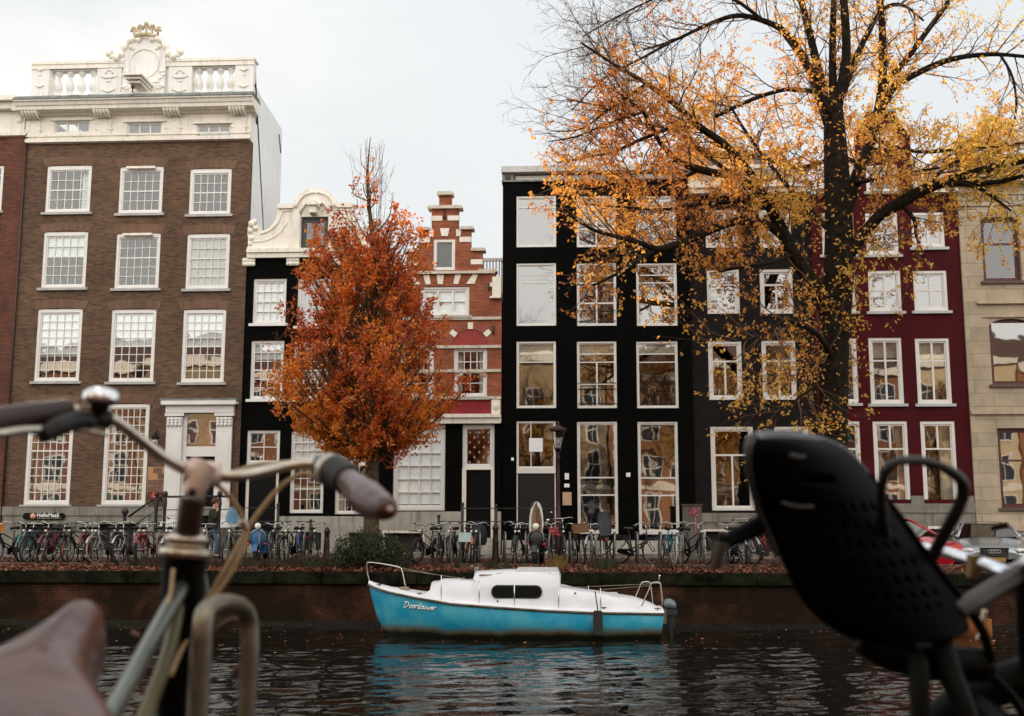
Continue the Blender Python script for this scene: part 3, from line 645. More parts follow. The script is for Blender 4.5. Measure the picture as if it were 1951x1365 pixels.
for sg in (-1, 1):
    t.tube(bez([(cxm+sg*abs(cw(p_, q_)[0]-cxm), YC-.06, cw(p_, q_)[1]) for p_, q_ in [(497, 447), (515, 440), (530, 425), (540, 405), (556, 402)]], 5), .035, 8)
    t.tube(bez([(cxm+sg*abs(cw(p_, q_)[0]-cxm), YC-.06, cw(p_, q_)[1]) for p_, q_ in [(480, 462), (505, 460), (530, 448), (548, 425)]], 5), .022, 8)
    for (p_, q_, r_) in [(481, 428, .13), (488, 436, .09), (478, 441, .1), (480, 455, .08), (477, 466, .07), (486, 424, .1)]: t.ball((cxm+sg*abs(cw(p_, q_)[0]-cxm), YC-.08, cw(p_, q_)[1]), r_, sc=(1, .8, 1))
    a_ = [cw(600-36*math.cos(t_), 404-36*math.sin(t_)) for t_ in [PI*k/16 for k in range(1, 9)]]
    t.tube([(cxm+sg*abs(x-cxm), YC-.08, z_) for x, z_ in a_], .04, 8)
    t.cham(cxm+sg*.55-.06, cxm+sg*.55+.06, YC-.10, YC-.051, aw[2], aw[3]+.1, .01)
    t.tube([(cxm+sg*.1, YC-.1, aw[3]+.36), (cxm+sg*.28, YC-.12, aw[3]+.48), (cxm+sg*.4, YC-.1, aw[3]+.34), (cxm+sg*.5, YC-.08, aw[3]+.12)], .05, 8)
    x_ = cxm+sg*abs(cw(530, 394)[0]-cxm); t.cham(min(x_, x_-sg*.55), max(x_, x_-sg*.55), YC-.14, YC-.051, cw(600, 398)[1], cw(600, 391)[1]+.03, .02)
for px in (474, 558, 640, 724):
    x_ = cw(px, 495)[0]
    for q in range(4):
        for e in range(2): t.ball((x_-.13+q*.1, YC-.06, zl2-.06-e*.13), .085, sc=(1, .7, 1))
t.build('scrollwork', CREAM, gb)
hb = MB(); hb.cham(cxm-.18, cxm+.18, YC-.55, YC-.051, aw[3]+.28, aw[3]+.42, .02); hb.cham(cxm-.12, cxm+.12, YC-.45, YC-.051, aw[3]+.04, aw[3]+.279, .03); hb.build('hoist_beam', CREAM, C_)
MB().ring((cxm, YC-.4, aw[3]-.0), .05, 'y', 10, .015, 6).build('hook', mat('iron_black', (.02,)*3), C_)
gable_roof(C_, cx0+.1, cx1-.1, YC+.36, 8.5, zg-.1, cw(600, 400)[1], ROOFM)

# ================================================================= D: red brick step gable
YD = 36.0; dx0 = cx1+.006; dx1 = U(955.5, 700, YD).x
D = wthing('gable_house', 'red brick step gable house with white stone blocks over a black ground floor', 'house', ((dx0+dx1)/2, YD, GROUNDZ))
dw_ = lambda px, py: (U(px, py, YD).x, U(px, py, YD).z)
dm = U(847.5, 450, YD).x; Z = lambda y: U(847, y, YD).z; hx = lambda px, y=450: abs(U(px, y, YD).x-dm)
zl0, zl1 = Z(808), Z(790)
steps = [(hx(955.5, 700), 560), (hx(944), 560), (hx(944), 520), (hx(919), 520), (hx(919), 480), (hx(897), 480), (hx(897), 438), (hx(873), 438), (hx(873), 399), (hx(859), 399), (hx(859), 373)]
# left side limited by house edge
R = [(dm+w, Z(y)) for w, y in steps]; L = [(max(dx0, dm-w), Z(y)) for w, y in steps[::-1]]
ol = [(dx0, zl1+.001), (dx1, zl1+.001), (dx1, Z(560))]+R[1:]+L[:-1]+[(dx0, Z(560))]
wv = dict(at=rect(826, 456, 867, 515, YD), wd=rect(800, 546, 894, 602, YD), l=rect(763, 662, 826, 757, YD), r=rect(864, 662, 928, 757, YD))
MB().prism(ol, YD, YD+.3, list(wv.values())).build('wall', REDB, D)
window(D, wv['at'], YD, dict(L=[(0, 1, 0, 1, 1, 1)], b=.09, s=.02), sill=False, rec=.02, name='hatch_window', blind=.98, bm=DKGRN, glass=GLB)
window(D, wv['wd'], YD, dict(L=[(0, .34, 0, 1, 1, 2), (.34, .68, 0, 1, 1, 2), (.68, 1, 0, 1, 1, 2)], b=.08, s=.07), blind=.97, glass=GLB, sill=SILLM)
for k in 'lr': window(D, wv[k], YD, dict(L=[(0, 1, 0, .5, 4, 2), (0, 1, .5, 1, 2, 2)], b=.09, s=.05), glass=GLW, sill=SILLM); drapes(D, wv[k], YD, BLIND, (1, 1), .22)
s_ = MB()
for y in (608, 662, 707.5, 759): s_.cham(dx0+.01, dx1-.01, YD-.06, YD-.002, Z(y+2.5), Z(y-3), .015)
s_.cham(dx0+.01, dm+hx(944)-.0, YD-.12, YD-.002, Z(523), Z(518), .02)
for (w, y) in ((hx(879), 399), (hx(901), 439), (hx(923), 480)):
    s_.cham(dm-w-.03, dm-w+.45, YD-.10, YD+.36, Z(y), Z(y)+.10, .02); s_.cham(dm+w-.45, dm+w+.03, YD-.10, YD+.36, Z(y), Z(y)+.10, .02)
s_.cham(dm-.27, dm+.27, YD-.12, YD+.36, Z(373), Z(373)+.12, .03); s_.cham(dm-.5, dm+.5, YD-.11, YD+.35, Z(399)+.005, Z(399)+.11, .02)
s_.cham(dm+hx(919)-.1, dm+hx(944)+.06, YD-.11, YD+.36, Z(520), Z(520)+.09, .02)
split_build(s_, 'string_course', mat('weathered_cream', (.58, .53, .43), .6, var=.15, vs=4, dirt=((.25, .21, .15), .9)), D)
bk = MB()
def blk(px, y, w=.36, h=.17):
    x = dm+hx(px)*(1 if px > 847 else -1); bk.cham(min(x, x-w*(1 if px > 847 else -1))-.015, max(x, x-w*(1 if px > 847 else -1))+.015, YD-.025, YD+.1, Z(y), Z(y)+h, .01)
for px, y in ((874, 421), (821, 421), (897, 462), (798, 462), (919, 505), (776, 505)): blk(px, y)
bk.prism([(dm-.10, Z(451)), (dm+.10, Z(451)), (dm+.16, Z(436)), (dm-.16, Z(436))], YD-.05, YD-.003)
for sg in (-1, 1): bk.prism([(dm+sg*.38, Z(451)), (dm+sg*.52, Z(451)), (dm+sg*.56, Z(438)), (dm+sg*.38, Z(438))], YD-.03, YD-.002)
for a, b_, c_2, d_2 in ((-.62, -.45, -.7, -.5), (-.10-.12, .05-.1, -.13-.12, .08-.1), (.30, .46, .36, .56), (.72, 1.0, .95, 1.12), (-1.1, -.8, -1.2, -1.0)):
    bk.prism([(dm+a, Z(542)), (dm+b_, Z(542)), (dm+d_2, Z(524)), (dm+c_2, Z(524))], YD-.03, YD-.002)
for xc, px in (((wv['r'][0]+wv['r'][1])/2, 0), ((wv['l'][0]+wv['l'][1])/2, 1)):
    for an_ in (PI*.22, PI/2, PI*.78):
        cxx, czz = xc+.72*math.cos(an_), Z(661)+.72*math.sin(an_)*.95; u_ = Vector((math.cos(an_), math.sin(an_))); v_ = Vector((-u_.y, u_.x))*.085; u_ *= .11
        bk.prism([(cxx-u_.x-v_.x, czz-u_.y-v_.y), (cxx+u_.x-v_.x, czz+u_.y-v_.y), (cxx+u_.x+v_.x, czz+u_.y+v_.y), (cxx-u_.x+v_.x, czz-u_.y+v_.y)], YD-.05, YD-.002)
bk.cham(dx1-.30, dx1-.01, YD-.14, YD-.003, Z(567), Z(530), .02); bk.cham(dx1-.42, dx1-.31, YD-.05, YD-.003, Z(548), Z(540), .01); bk.cham(dx1-.38, dx1-.01, YD-.2, YD-.003, Z(571), Z(567.5), .01)
for x in (dx1-.32, dx0+.02): bk.cham(x, x+.29, YD-.10, YD-.002, Z(790), Z(763), .03); bk.ball((x+.15, YD-.1, Z(776)), .1, sc=(1, .6, 1.2))
split_build(bk, 'stone_block', CREAM, D)
ar = MB()
for w in (wv['r'], wv['l']):
    xc = (w[0]+w[1])/2; ro, ri = .80, .60; n = 18
    ar.prism([(xc+ro*math.cos(PI*k/n), Z(661)+ro*math.sin(PI*k/n)*.95) for k in range(n+1)]+[(xc+ri*math.cos(PI*k/n), Z(661)+ri*math.sin(PI*k/n)*.95) for k in range(n, -1, -1)], YD-.03, YD-.001)
split_build(ar, 'brick_arch', brick('arch_red', (.34, .10, .06), (.26, .07, .045), (.25, .13, .10), bw=.06, bh=.3, var=.2), D)
ni = MB()
for w in (wv['r'], wv['l']):
    xc = (w[0]+w[1])/2; n = 18; ni.prism([(xc+.6*math.cos(PI*k/n), Z(660)+.6*math.sin(PI*k/n)*.95) for k in range(n+1)], YD-.008, YD-.001)
split_build(ni, 'painted_panel', mat('raspberry_panel', (.30, .035, .03), .7, var=.15, vs=5), D)
ra = MB(); ra.plate(dx0+.01, dx1-.33, Z(789), Z(762), YD-.01, YD-.001, []); 
ra.build('raked_panel', brick('crimson_brick', (.33, .03, .035), (.25, .03, .03), (.18, .05, .05), var=.2), D)
an = MB()
for px, y in ((956-16, 630), (957-25, 548), (847, 410)): an.tube([(U(px, y, YD).x, YD-.04, Z(y+8)), (U(px, y, YD).x, YD-.04, Z(y-8))], .03, 6)
split_build(an, 'wall_anchor', mat('iron_black', (.02,)*3), D)
l_ = MB(); l_.cham(dx0-.12, dx1-.002, YD-.18, YD+.25, zl0, zl1, .03); l_.cham(dx0-.14, dx1, YD-.26, YD-.181, zl1-.12, zl1-.01, .02); l_.build('lintel_beam', CREAM, D)
gw = rect(749, 809, 848, 973, YD); tr = rect(881, 809, 942, 893, YD); zpd = Z(975); dr0, dr1 = tr[0], tr[1]; zds = Z(1046)
MB().plate(dx0, dx1, zpd, zl0-.002, YD, YD+.3, [gw, (dr0, dr1, zpd-.0001, tr[3])]).build('ground_floor_wall', BLACKP, D)
window(D, gw, YD, dict(L=[(0, 1, 0, .48, 4, 3), (0, 1, .48, 1, 4, 3)], b=.1, bb=.12, s=.05, m=.03), blind=.97, glass=GLB, sill=False, label='large white sash window with lowered blind')
window(D, tr, YD, dict(L=[(0, 1, 0, 1, 1, 1)], b=.12, s=.03), sill=False, glass=GLW, name='transom_window')
lz = MB()
for i in range(5):
    for j in range(7): 
        if (i+j) % 2 == 0: lz.box(tr[0]+.2+i*.15, tr[0]+.27+i*.15, YD+.085, YD+.1, tr[2]+.2+j*.16, tr[2]+.215+j*.16); lz.box(tr[0]+.23+i*.15, tr[0]+.24+i*.15, YD+.085, YD+.1, tr[2]+.16+j*.16, tr[2]+.26+j*.16)
split_build(lz, 'lead_mark', CREAM, D)
df = MB(); df.plate(dr0, dr1, zds, tr[2]-.002, YD-.02, YD+.12, [(dr0+.13, dr1-.11, zds-.01, tr[2]-.04)]); df.build('door_frame', CREAM, D)
dd = MB(); dd.cham(dr0+.13, dr1-.11, YD+.06, YD+.11, zds-.03, tr[2]-.04, .004); dd.cham(dr0+.25, dr1-.23, YD+.045, YD+.059, zds+.85, tr[2]-.25, .012); dd.cham(dr0+.25, dr1-.23, YD+.045, YD+.059, zds+.15, zds+.7, .012); dd.build('door', DOORB, D)
body(D, dx0, dx1, YD, 0, Z(570), REDB, 9, floors=[Z(630), Z(800)])
plinth(D, dx0, dx1, YD, zpd, STONE2, [(U(732, 1040, YD).x, U(806, 1040, YD).x, GROUNDZ+.05, Z(1015)), (dr0, dr1, GROUNDZ+.5, zpd)], cap=False)
bf = MB(); b0, b1 = U(729, 1040, YD).x, U(809, 1040, YD).x; bf.plate(b0, b1, GROUNDZ+.05, Z(1012), YD-.09, YD-.051, [(b0+.07, b1-.07, GROUNDZ, Z(1016))]); bf.build('window_frame', CREAM, D)
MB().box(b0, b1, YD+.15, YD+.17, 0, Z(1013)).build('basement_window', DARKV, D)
st = MB()
for k in range(3): st.box(dr0-.25, dr1+.2, YD-.85+.25*k, YD-.06 if k == 2 else YD-.85+.25*(k+1), 0, GROUNDZ+.15*(k+1))
st.build('stoop', STONE2, D)
gable_roof(D, dx0+.1, dx1-.1, YD+.31, 8.5, Z(570), Z(430), ROOFM)
# white roof terrace fence behind the gables
for k, (pa, pb) in enumerate(((716, 762), (914, 956))):
    YF = 38.2; f = wthing('roof_fence', ['white slatted roof terrace fence behind the orange tree top', 'white slatted roof terrace fence between red gable and black house'][k], 'fence', (U(pa, 540, YF).x, YF, U(pa, 540, YF).z), 'white roof terrace fences')
    m_ = MB(); x0, x1 = U(pa, 530, YF).x, U(pb, 530, YF).x; z0, z1 = U(900, 528, YF).z, U(900, 494, YF).z
    n = int((x1-x0)/.11)
    for i in range(n): m_.box(x0+i*.11, x0+i*.11+.05, YF, YF+.02, z0-.6, z1-.08)
    m_.build('slat_panel', mat('grey_white', (.6, .62, .6), .7), f)
    MB().cham(x0-.1, x1+.1, YF-.04, YF+.06, z1-.08, z1+.02, .01).build('rail', CREAM, f)
    p_ = MB(); p_.box(x0-.05, x0+.03, YF+.025, YF+.1, z0-1.5, z1-.082); p_.box(x1-.03, x1+.05, YF+.025, YF+.1, z0-1.5, z1-.082); p_.build('post', CREAM, f)

# ================================================================= E: black flat-roofed house
YE = 35.98; ex0 = U(957, 650, YE).x+.006; ex1 = U(1319, 700, YE).x; Z = lambda y, x=1140: U(x, y, YE).z
E = wthing('canal_house', 'black flat-roofed house with three columns of large white-framed windows', 'house', ((ex0+ex1)/2, YE, GROUNDZ))
cols = ((984, 1059.5), (1098.5, 1173.5), (1212, 1288)); ro = ((374, 471), (502, 621), (651, 778)); wE = {}
for i, (yt, yb) in enumerate(ro):
    for j, (a, b_) in enumerate(cols): wE[i, j] = rect(a+(.5*i if j else 0), yt, b_+(2*i if j == 2 else i*.8 if j else 0), yb, YE)
wE[3, 1] = rect(1100, 804, 1177, 1018, YE); wE[3, 2] = rect(1216, 804, 1293, 1019, YE); dE = rect(984, 803, 1059, 1008, YE)
zE = Z(345); zb = Z(1030)
MB().plate(ex0, ex1, zb, zE, YE, YE+.3, list(wE.values())+[dE]).build('wall', BLACKP, E)
tk = dict(b=.05, s=.035, m=.05)
st0 = dict(L=[(0, 1, 0, .2, 1, 1), (0, 1, .2, 1, 1, 1)], **tk); st1 = dict(L=[(0, 1, 0, .17, 1, 1), (0, 1, .17, .30, 1, 1), (0, 1, .30, 1, 1, 1)], **tk)
stm = dict(L=[(0, 1, 0, .17, 1, 1), (0, 1, .17, .30, 1, 1), (0, 1, .30, 1, 2, 2)], **tk); stg = dict(L=[(0, 1, 0, .50, 1, 1), (0, 1, .5, .66, 1, 1), (0, 1, .66, 1, 1, 1)], b=.05, s=.045, m=.05)
for (i, j), r in wE.items():
    window(E, r, YE, stg if i == 3 else st0 if i == 0 and j != 1 else stm if j == 1 else st1, rec=.015, sill=False, glass=GLW if i == 3 else GLE, blind=.17 if i == 2 else 0, bm=CURT)
    if i == 3: MB().cham(r[0]+.01, r[1]-.01, YE-.04, YE+.013, r[2]+.01, r[2]+.16, .01).build('sill', WHITE, E)
window(E, (dE[0], dE[1], Z(893), dE[3]), YE, dict(L=[(0, .36, 0, 1, 1, 1), (.36, 1, 0, 1, 1, 1)], b=.04, s=.03), rec=.015, sill=False, glass=GLW, name='transom_window')
l_ = MB(); l_.cham(dE[0]+.003, dE[1]-.003, YE-.02, YE+.12, Z(902), Z(893)-.004, .01); l_.plate(dE[0]+.004, dE[1]-.004, dE[2]+.003, Z(902)-.004, YE+.015, YE+.12, [(dE[0]+.04, dE[1]-.04, dE[2]-.001, Z(902)-.002)]); l_.build('door_frame', WHITE, E)
dd = MB(); xm = (dE[0]+dE[1])/2
for a, b_ in ((dE[0]+.042, xm-.004), (xm+.004, dE[1]-.042)): dd.cham(a, b_, YE+.06, YE+.1, dE[2], Z(902)-.006, .004); dd.cham(a+.1, b_-.1, YE+.048, YE+.059, dE[2]+.2, Z(902)-.2, .01)
d_ = dd.build('door', mat('dark_wood_door', (.008, .0055, .004), .4, var=.3), E); MB().ball((dE[1]-.15, YE+.03, 1.4), .04).build('handle', mat('steel', (.6, .6, .6), .25, 1., 0), d_)
wt = rect(1008, 835, 1034, 861, YE); MB().box(wt[0], wt[1], YE+.075-.045, YE+.07-.03, wt[2], wt[3]).build('notice', BLIND, E)
bal = MB(); r = wE[2, 1]
for z_ in (r[2]+.15, r[2]+.62, r[2]+.8): bal.tube([(r[0]+.02, YE-.03, z_), (r[1]-.02, YE-.03, z_)], .012, 6)
r = wE[1, 1]
for z_ in (r[2]+.15, r[2]+.5): bal.tube([(r[0]+.02, YE-.03, z_), (r[1]-.02, YE-.03, z_)], .012, 6)
split_build(bal, 'window_rail', mat('iron_black', (.02,)*3), E)
body(E, ex0, ex1, YE, 0, zE, BLACKP, 9, floors=[Z(487), Z(637), Z(790)])
MB().plate(ex0+.004, ex1-.004, 0, zb-.002, YE-.03, YE+.3, []).build('plinth', mat('pale_render', (.50, .48, .42), .85, var=.15, vs=2), E)
tp = MB(); tp.cham(ex0-.04, ex1, YE-.06, YE+.5, Z(345)+.002, Z(345)+.06, .01); tp.build('cornice', SLATE, E)
sl = MB(); sl.cham(ex0-.04, ex1, YE-.22, YE+3, Z(329), Z(318), .02); sl.build('roof', mat('pale_concrete', (.55, .56, .53), .8, var=.12), E)
pw = MB(); pw.box(ex0+.42, ex1-.1, YE+.06, YE+.2, Z(345)+.062, Z(331)-.02); pw.build('parapet', STUCCO, E)
for px in (960, 976, 1130, 1308): pp = MB(); x_ = U(px, 337, YE).x; pp.box(x_-.05, x_+.05, YE-.05, YE+.1, Z(345)+.061, Z(329)-.002); pp.build('post', SLATE, E)
gz = Z(318)
# small wall things on E
for px0, py0, px1, py1, lb, m_, nm in ((1076, 902, 1084, 914, 'small white number plate on the black wall right of the lamp', BLIND, 'sign'), (1075, 922, 1085, 929, 'narrow white plate under the number plate on the black wall', BLIND, 'sign'), (1072, 938, 1089, 963, 'tan framed notice beside the black house door', mat('tan_card', (.55, .38, .24), .6, var=.2, vs=30), 'notice'), (1193, 901, 1201, 909, 'tiny white plate between the two tall black-house windows', BLIND, 'sign'), (974, 872, 979, 878, 'tiny white plate on the black wall left of the door', BLIND, 'sign')):
    r = rect(px0, py0, px1, py1, YE); o = MB().cham(r[0], r[1], YE-.03, YE-.001, r[2], r[3], .004).build('wall_notice' if nm == 'notice' else 'wall_plate', m_); tag(o, lb, nm)

# ================================================================= F: charcoal house
YF_ = 36.04; fx0 = ex1+.006; fx1 = U(1552, 650, YF_).x; Z = lambda y, x=1430: U(x, y, YF_).z
F = wthing('canal_house', 'charcoal grey house with white casement windows, left of the maroon house', 'house', ((fx0+fx1)/2, YF_, GROUNDZ))
wF = [rect(*r, YF_) for r in [(1344, 400, 1405, 472), (1447, 400, 1507, 472), (1347, 513, 1409, 598), (1448, 513, 1511, 598), (1350, 650, 1414, 762), (1452, 649, 1517, 762), (1355, 813, 1437, 973), (1478, 813, 1543, 973)]]
zF = Z(372); zpf = Z(978)
MB().plate(fx0, fx1, zpf, zF, YF_, YF_+.3, wF).build('wall', GREYP, F)
for k, r in enumerate(wF): window(F, r, YF_, dict(L=[(0, 1, 0, .33, 1, 1), (0, .5, .33, 1, 1, 1), (.5, 1, .33, 1, 1, 1)], b=.09, s=.06), rec=.02, sill=False, glass=GLW)
body(F, fx0, fx1, YF_, 0, zF, GREYP, 9, floors=[Z(492), Z(630), Z(790)])
plinth(F, fx0, fx1, YF_, zpf, STONE, [(U(1342, 1040, YF_).x, U(1400, 1040, YF_).x, GROUNDZ+.1, Z(1012)), (U(1420, 1040, YF_).x, U(1500, 1040, YF_).x, GROUNDZ+.1, Z(1012))])
b0, b1 = U(1340, 1040, YF_).x, U(1402, 1040, YF_).x; bf = MB(); bf.plate(b0, b1, GROUNDZ+.05, Z(1009), YF_-.08, YF_-.051, [(b0+.07, b1-.07, GROUNDZ, Z(1013))]); bf.build('window_frame', CREAM, F)
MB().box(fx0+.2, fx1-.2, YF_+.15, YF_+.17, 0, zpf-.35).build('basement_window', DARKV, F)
c = MB(); c.cham(fx0, fx1-.02, YF_-.3, YF_+.3, zF+.002, zF+.16, .04); c.cham(fx0, fx1-.02, YF_-.4, YF_+.3, zF+.165, zF+.32, .04); c.cham(fx0, fx1-.02, YF_-.45, YF_+.3, Z(330), Z(322), .03); c.plate(fx0, fx1-.02, zF+.32, Z(331), YF_-.05, YF_+.3, []); c.build('cornice', CREAM, F)
rf = MB(); rf.add([(fx0, YF_+.3, Z(330)), (fx1-.1, YF_+.3, Z(330)), (fx1-.1, YF_+4.5, Z(330)+2.3), (fx0, YF_+4.5, Z(330)+2.3), (fx1-.1, YF_+8.8, Z(330)), (fx0, YF_+8.8, Z(330))], [(0, 1, 2, 3), (3, 2, 4, 5), (0, 3, 5), (1, 4, 2)]); rf.build('roof', ROOFM, F)

# ================================================================= G: maroon house with gable
YG = 36.0; gx0 = fx1+.006; gx1 = (U(1825, 400, YG).x+U(1855, 950, YG).x)/2; Z = lambda y, x=1700: U(x, y, YG).z; Xg = lambda px, y: U(px, y, YG).x
G = wthing('canal_house', 'maroon painted house with white sash windows and tall gable', 'house', ((gx0+gx1)/2, YG, GROUNDZ))
wG = [rect(*r, YG) for r in [(1566, 406, 1627, 486), (1650, 406, 1711, 486), (1737, 405, 1799, 472), (1569, 516, 1630, 594), (1655, 516, 1717, 594), (1741, 516, 1805, 593), (1572, 645, 1634, 769), (1657, 644, 1720, 770), (1746, 645, 1811, 770), (1576, 803, 1641, 962), (1666, 803, 1732, 962), (1757, 803, 1823, 962)]]
zS = Z(372, 1690); zpg = Z(952)
xa, xb = Xg(1630, 340), Xg(1738, 340); atG = rect(1650, 315, 1710, 366, YG)
xc = (xa+xb)/2; ol = [(gx0, zpg), (gx1, zpg), (gx1, zS), (xb, zS), (xb, Z(262)), (xc+.55, Z(225)), (xc+.55, Z(212)), (xc-.45, Z(212)), (xa, Z(262)), (xa, zS), (gx0, zS)]
MB().prism(ol, YG, YG+.3, wG+[atG]).build('wall', REDP, G)
for k, r in enumerate(wG):
    row = k//3
    L = [(0, 1, 0, .48, 2, 1), (0, 1, .48, 1, 2, 1)] if row < 3 else [(0, 1, 0, .32, 2, 1), (0, 1, .32, 1, 1, 1)]
    if row == 2: L = [(0, 1, 0, .33, 2, 1), (0, 1, .33, 1, 2, 1)]
    w = window(G, r, YG, dict(L=L, b=.09, s=.05, m=.06), rec=.015, glass=GLW if row > 1 else GLE, sill=mat('bluish_sill', (.5, .54, .56), .6) if row < 3 else False)
    if row == 2: MB().box(r[0]+.1, r[1]-.1, YG+.2, YG+.21, r[3]-.62, r[3]-.1).build('blind', CURT, w)
drapes(G, wG[11], YG, CURT, (0, 1), .4); drapes(G, wG[10], YG, CURT, (0, 1), .25)
window(G, atG, YG, dict(L=[(0, .5, 0, 1, 1, 2), (.5, 1, 0, 1, 1, 2)], b=.07, s=.05, m=.04), rec=.015)
body(G, gx0, gx1, YG, 0, zS, REDP, 9, floors=[Z(500), Z(620), Z(786)])
plinth(G, gx0, gx1, YG, Z(960), STONE, [(Xg(1770, 1030), Xg(1832, 1030), GROUNDZ+.1, Z(1007)), (Xg(1660, 1030), Xg(1720, 1030), GROUNDZ+.1, Z(1007))])
sb = MB(); sb.plate(gx0+.004, gx1-.004, Z(960)+.005, Z(945), YG-.03, YG-.001, [(r[0]-.003, r[1]+.003, Z(960)+.005, Z(945)) for r in wG[9:]]); split_build(sb, 'stone_band', STONE, G)
b0, b1 = Xg(1768, 1030), Xg(1834, 1030); bf = MB(); bf.plate(b0, b1, GROUNDZ+.05, Z(1003), YG-.09, YG-.051, [(b0+.06, b1-.06, GROUNDZ, Z(1008))]); bf.build('window_frame', CREAM, G)
MB().box(b0, b1, YG+.15, YG+.17, 0, Z(1000)).build('basement_window', DKGRN, G)
c = MB()
for a, b_ in ((gx0+.02, xa-.02), (xb+.02, gx1-.02)): c.cham(a, b_, YG-.25, YG+.3, zS+.002, zS+.14, .04); c.cham(a, b_, YG-.32, YG+.3, zS+.145, zS+.26, .03)
n = 14; zc_ = Z(282); c.prism([(xc-.03+.62*math.cos(PI*k/n), zc_+.62*math.sin(PI*k/n)) for k in range(n+1)], YG-.08, YG-.003)
c.prism([(xa-.04, Z(262)+.03), (xc-.55, Z(212)+.03), (xc-.45, Z(212)+.14), (xc+.55, Z(212)+.14), (xc+.62, Z(212)+.03), (xb+.04, Z(262)+.03), (xb+.04, Z(262)-.1), (xc+.5, Z(225)+.01), (xc+.5, Z(212)+.01), (xc-.45, Z(212)+.01), (xa-.04, Z(262)-.1)], YG-.07, YG-.004)
for sg, x_ in ((-1, xa), (1, xb)):
    pts = [(x_+sg*.05, YG+.1, Z(300)), (x_+sg*.25, YG+.1, Z(325)), (x_+sg*.5, YG+.1, Z(345)), (x_+sg*1.0, YG+.1, Z(357)), (x_+sg*1.25, YG+.1, Z(355))]; c.tube(bez(pts, 4), .14, 8); c.ball((x_+sg*1.2, YG+.08, Z(352)), .25, sc=(1, .5, 1)); 
    c.prism([(x_+sg*.01, Z(300)), (x_+sg*.25, Z(325)), (x_+sg*.5, Z(345)), (x_+sg*1.0, Z(357)), (x_+sg*1.2, zS+.27), (x_+sg*.01, zS+.27)], YG+.02, YG+.2)
c.build('cornice', CREAM, G)
gable_roof(G, gx0+.1, gx1-.1, YG+.31, 8.5, zS-.1, Z(262), ROOFM)

# ================================================================= H: tan sandstone building
YH = 35.93; hx0 = gx1+.008; hx1 = hx0+13; Z = lambda y, x=1890: U(x, y, YH).z
H = wthing('stone_building', 'tan sandstone building with dark red window frames, right of the maroon house', 'building', ((hx0+hx1)/2, YH, GROUNDZ))
r1 = rect(1871, 414, 1944, 536, YH); r2 = rect(1887, 606, 1965, 733, YH); r3 = rect(1904, 816, 1985, 968, YH); W = 1.36
cxs = [r1[0], r2[0], r3[0]]; xw = r3[0]-.02; WW = 1.34
wH = []
for k in range(5):
    for r, w_ in ((r1, r1[1]-r1[0]), (r2, 1.40), (r3, 1.42)): wH.append((r[0]+k*2.6, r[0]+k*2.6+w_, r[2], r[3]))
wH = [w for w in wH if w[1] < hx1-.2]
zH = Z(352)
MB().plate(hx0, hx1, 0, zH, YH, YH+.35, wH).build('wall', TAN, H)
for k, r in enumerate(wH): window(H, r, YH, dict(L=[(0, 1, 0, .4, 1, 1), (0, 1, .4, 1, 1, 1)], b=.07, s=.06), fm=MARM, rec=.12, sill=mat('dark_stone_sill', (.10, .075, .055), .7), glass=GLW if r[3] < 9 else GL)
body(H, hx0, hx1, YH, 0, zH, TAN, 9, floors=[Z(575), Z(770)])
t = MB()
t.cham(hx0+.003, hx1, YH-.10, YH-.002, Z(790), Z(781), .03); t.cham(hx0+.003, hx1, YH-.06, YH-.002, Z(393), Z(386), .01)
t.cham(hx0+.003, hx1, YH-.35, YH+.35, zH+.002, zH+.25, .06); t.cham(hx0+.003, hx1, YH-.05, YH-.002, Z(372), Z(366), .01); t.cham(hx0+.003, hx1, YH-.08, YH-.002, Z(1012), Z(1000), .02)
for i in range(60): t.box(hx0+.1+i*.2, hx0+.2+i*.2, YH-.05, YH-.003, Z(384), Z(375))
for r in wH:
    if r[2] > 5 and r[3] < 9: t.cham(r[0]-.35, r[1]+.35, YH-.12, YH-.002, r[3]+.45, r[3]+.53, .015)
for r in wH:
    if r[2] > 5 and r[3] < 9:      # arched heads of the middle windows
        xm = (r[0]+r[1])/2; hw = (r[1]-r[0])/2; n = 12; z0 = r[3]-.30
        for sg in (-1, 1): t.prism([(xm+sg*hw*math.sin(PI/2*k/n), z0+.28*math.cos(PI/2*k/n)) for k in range(n+1)]+[(xm+sg*(hw+.01), r[3]+.01), (xm, r[3]+.01)], YH+.03, YH+.115)
        t.prism([(xm-hw-.2, r[3]+.02), (xm+hw+.2, r[3]+.02), (xm+hw*.6, r[3]+.2), (xm, r[3]+.24), (xm-hw*.6, r[3]+.2)], YH-.04, YH-.003)
t.build('string_course', TANP, H)
rf = MB(); z1 = Z(275); rf.add([(hx0, YH+.3, zH+.25), (hx1, YH+.3, zH+.25), (hx1, YH+1.3, z1), (hx0, YH+1.3, z1), (hx1, YH+8.8, z1), (hx0, YH+8.8, z1), (hx1, YH+8.8, zH), (hx0, YH+8.8, zH)], [(0, 1, 2, 3), (3, 2, 4, 5), (0, 3, 5, 7), (1, 6, 4, 2), (5, 4, 6, 7)]); rf.build('roof', ROOFM, H)
MB().cham(hx0+.5, hx0+1.0, YH+1, YH+1.5, z1-.5, z1+.5, .02).build('chimney', BRNA, H)
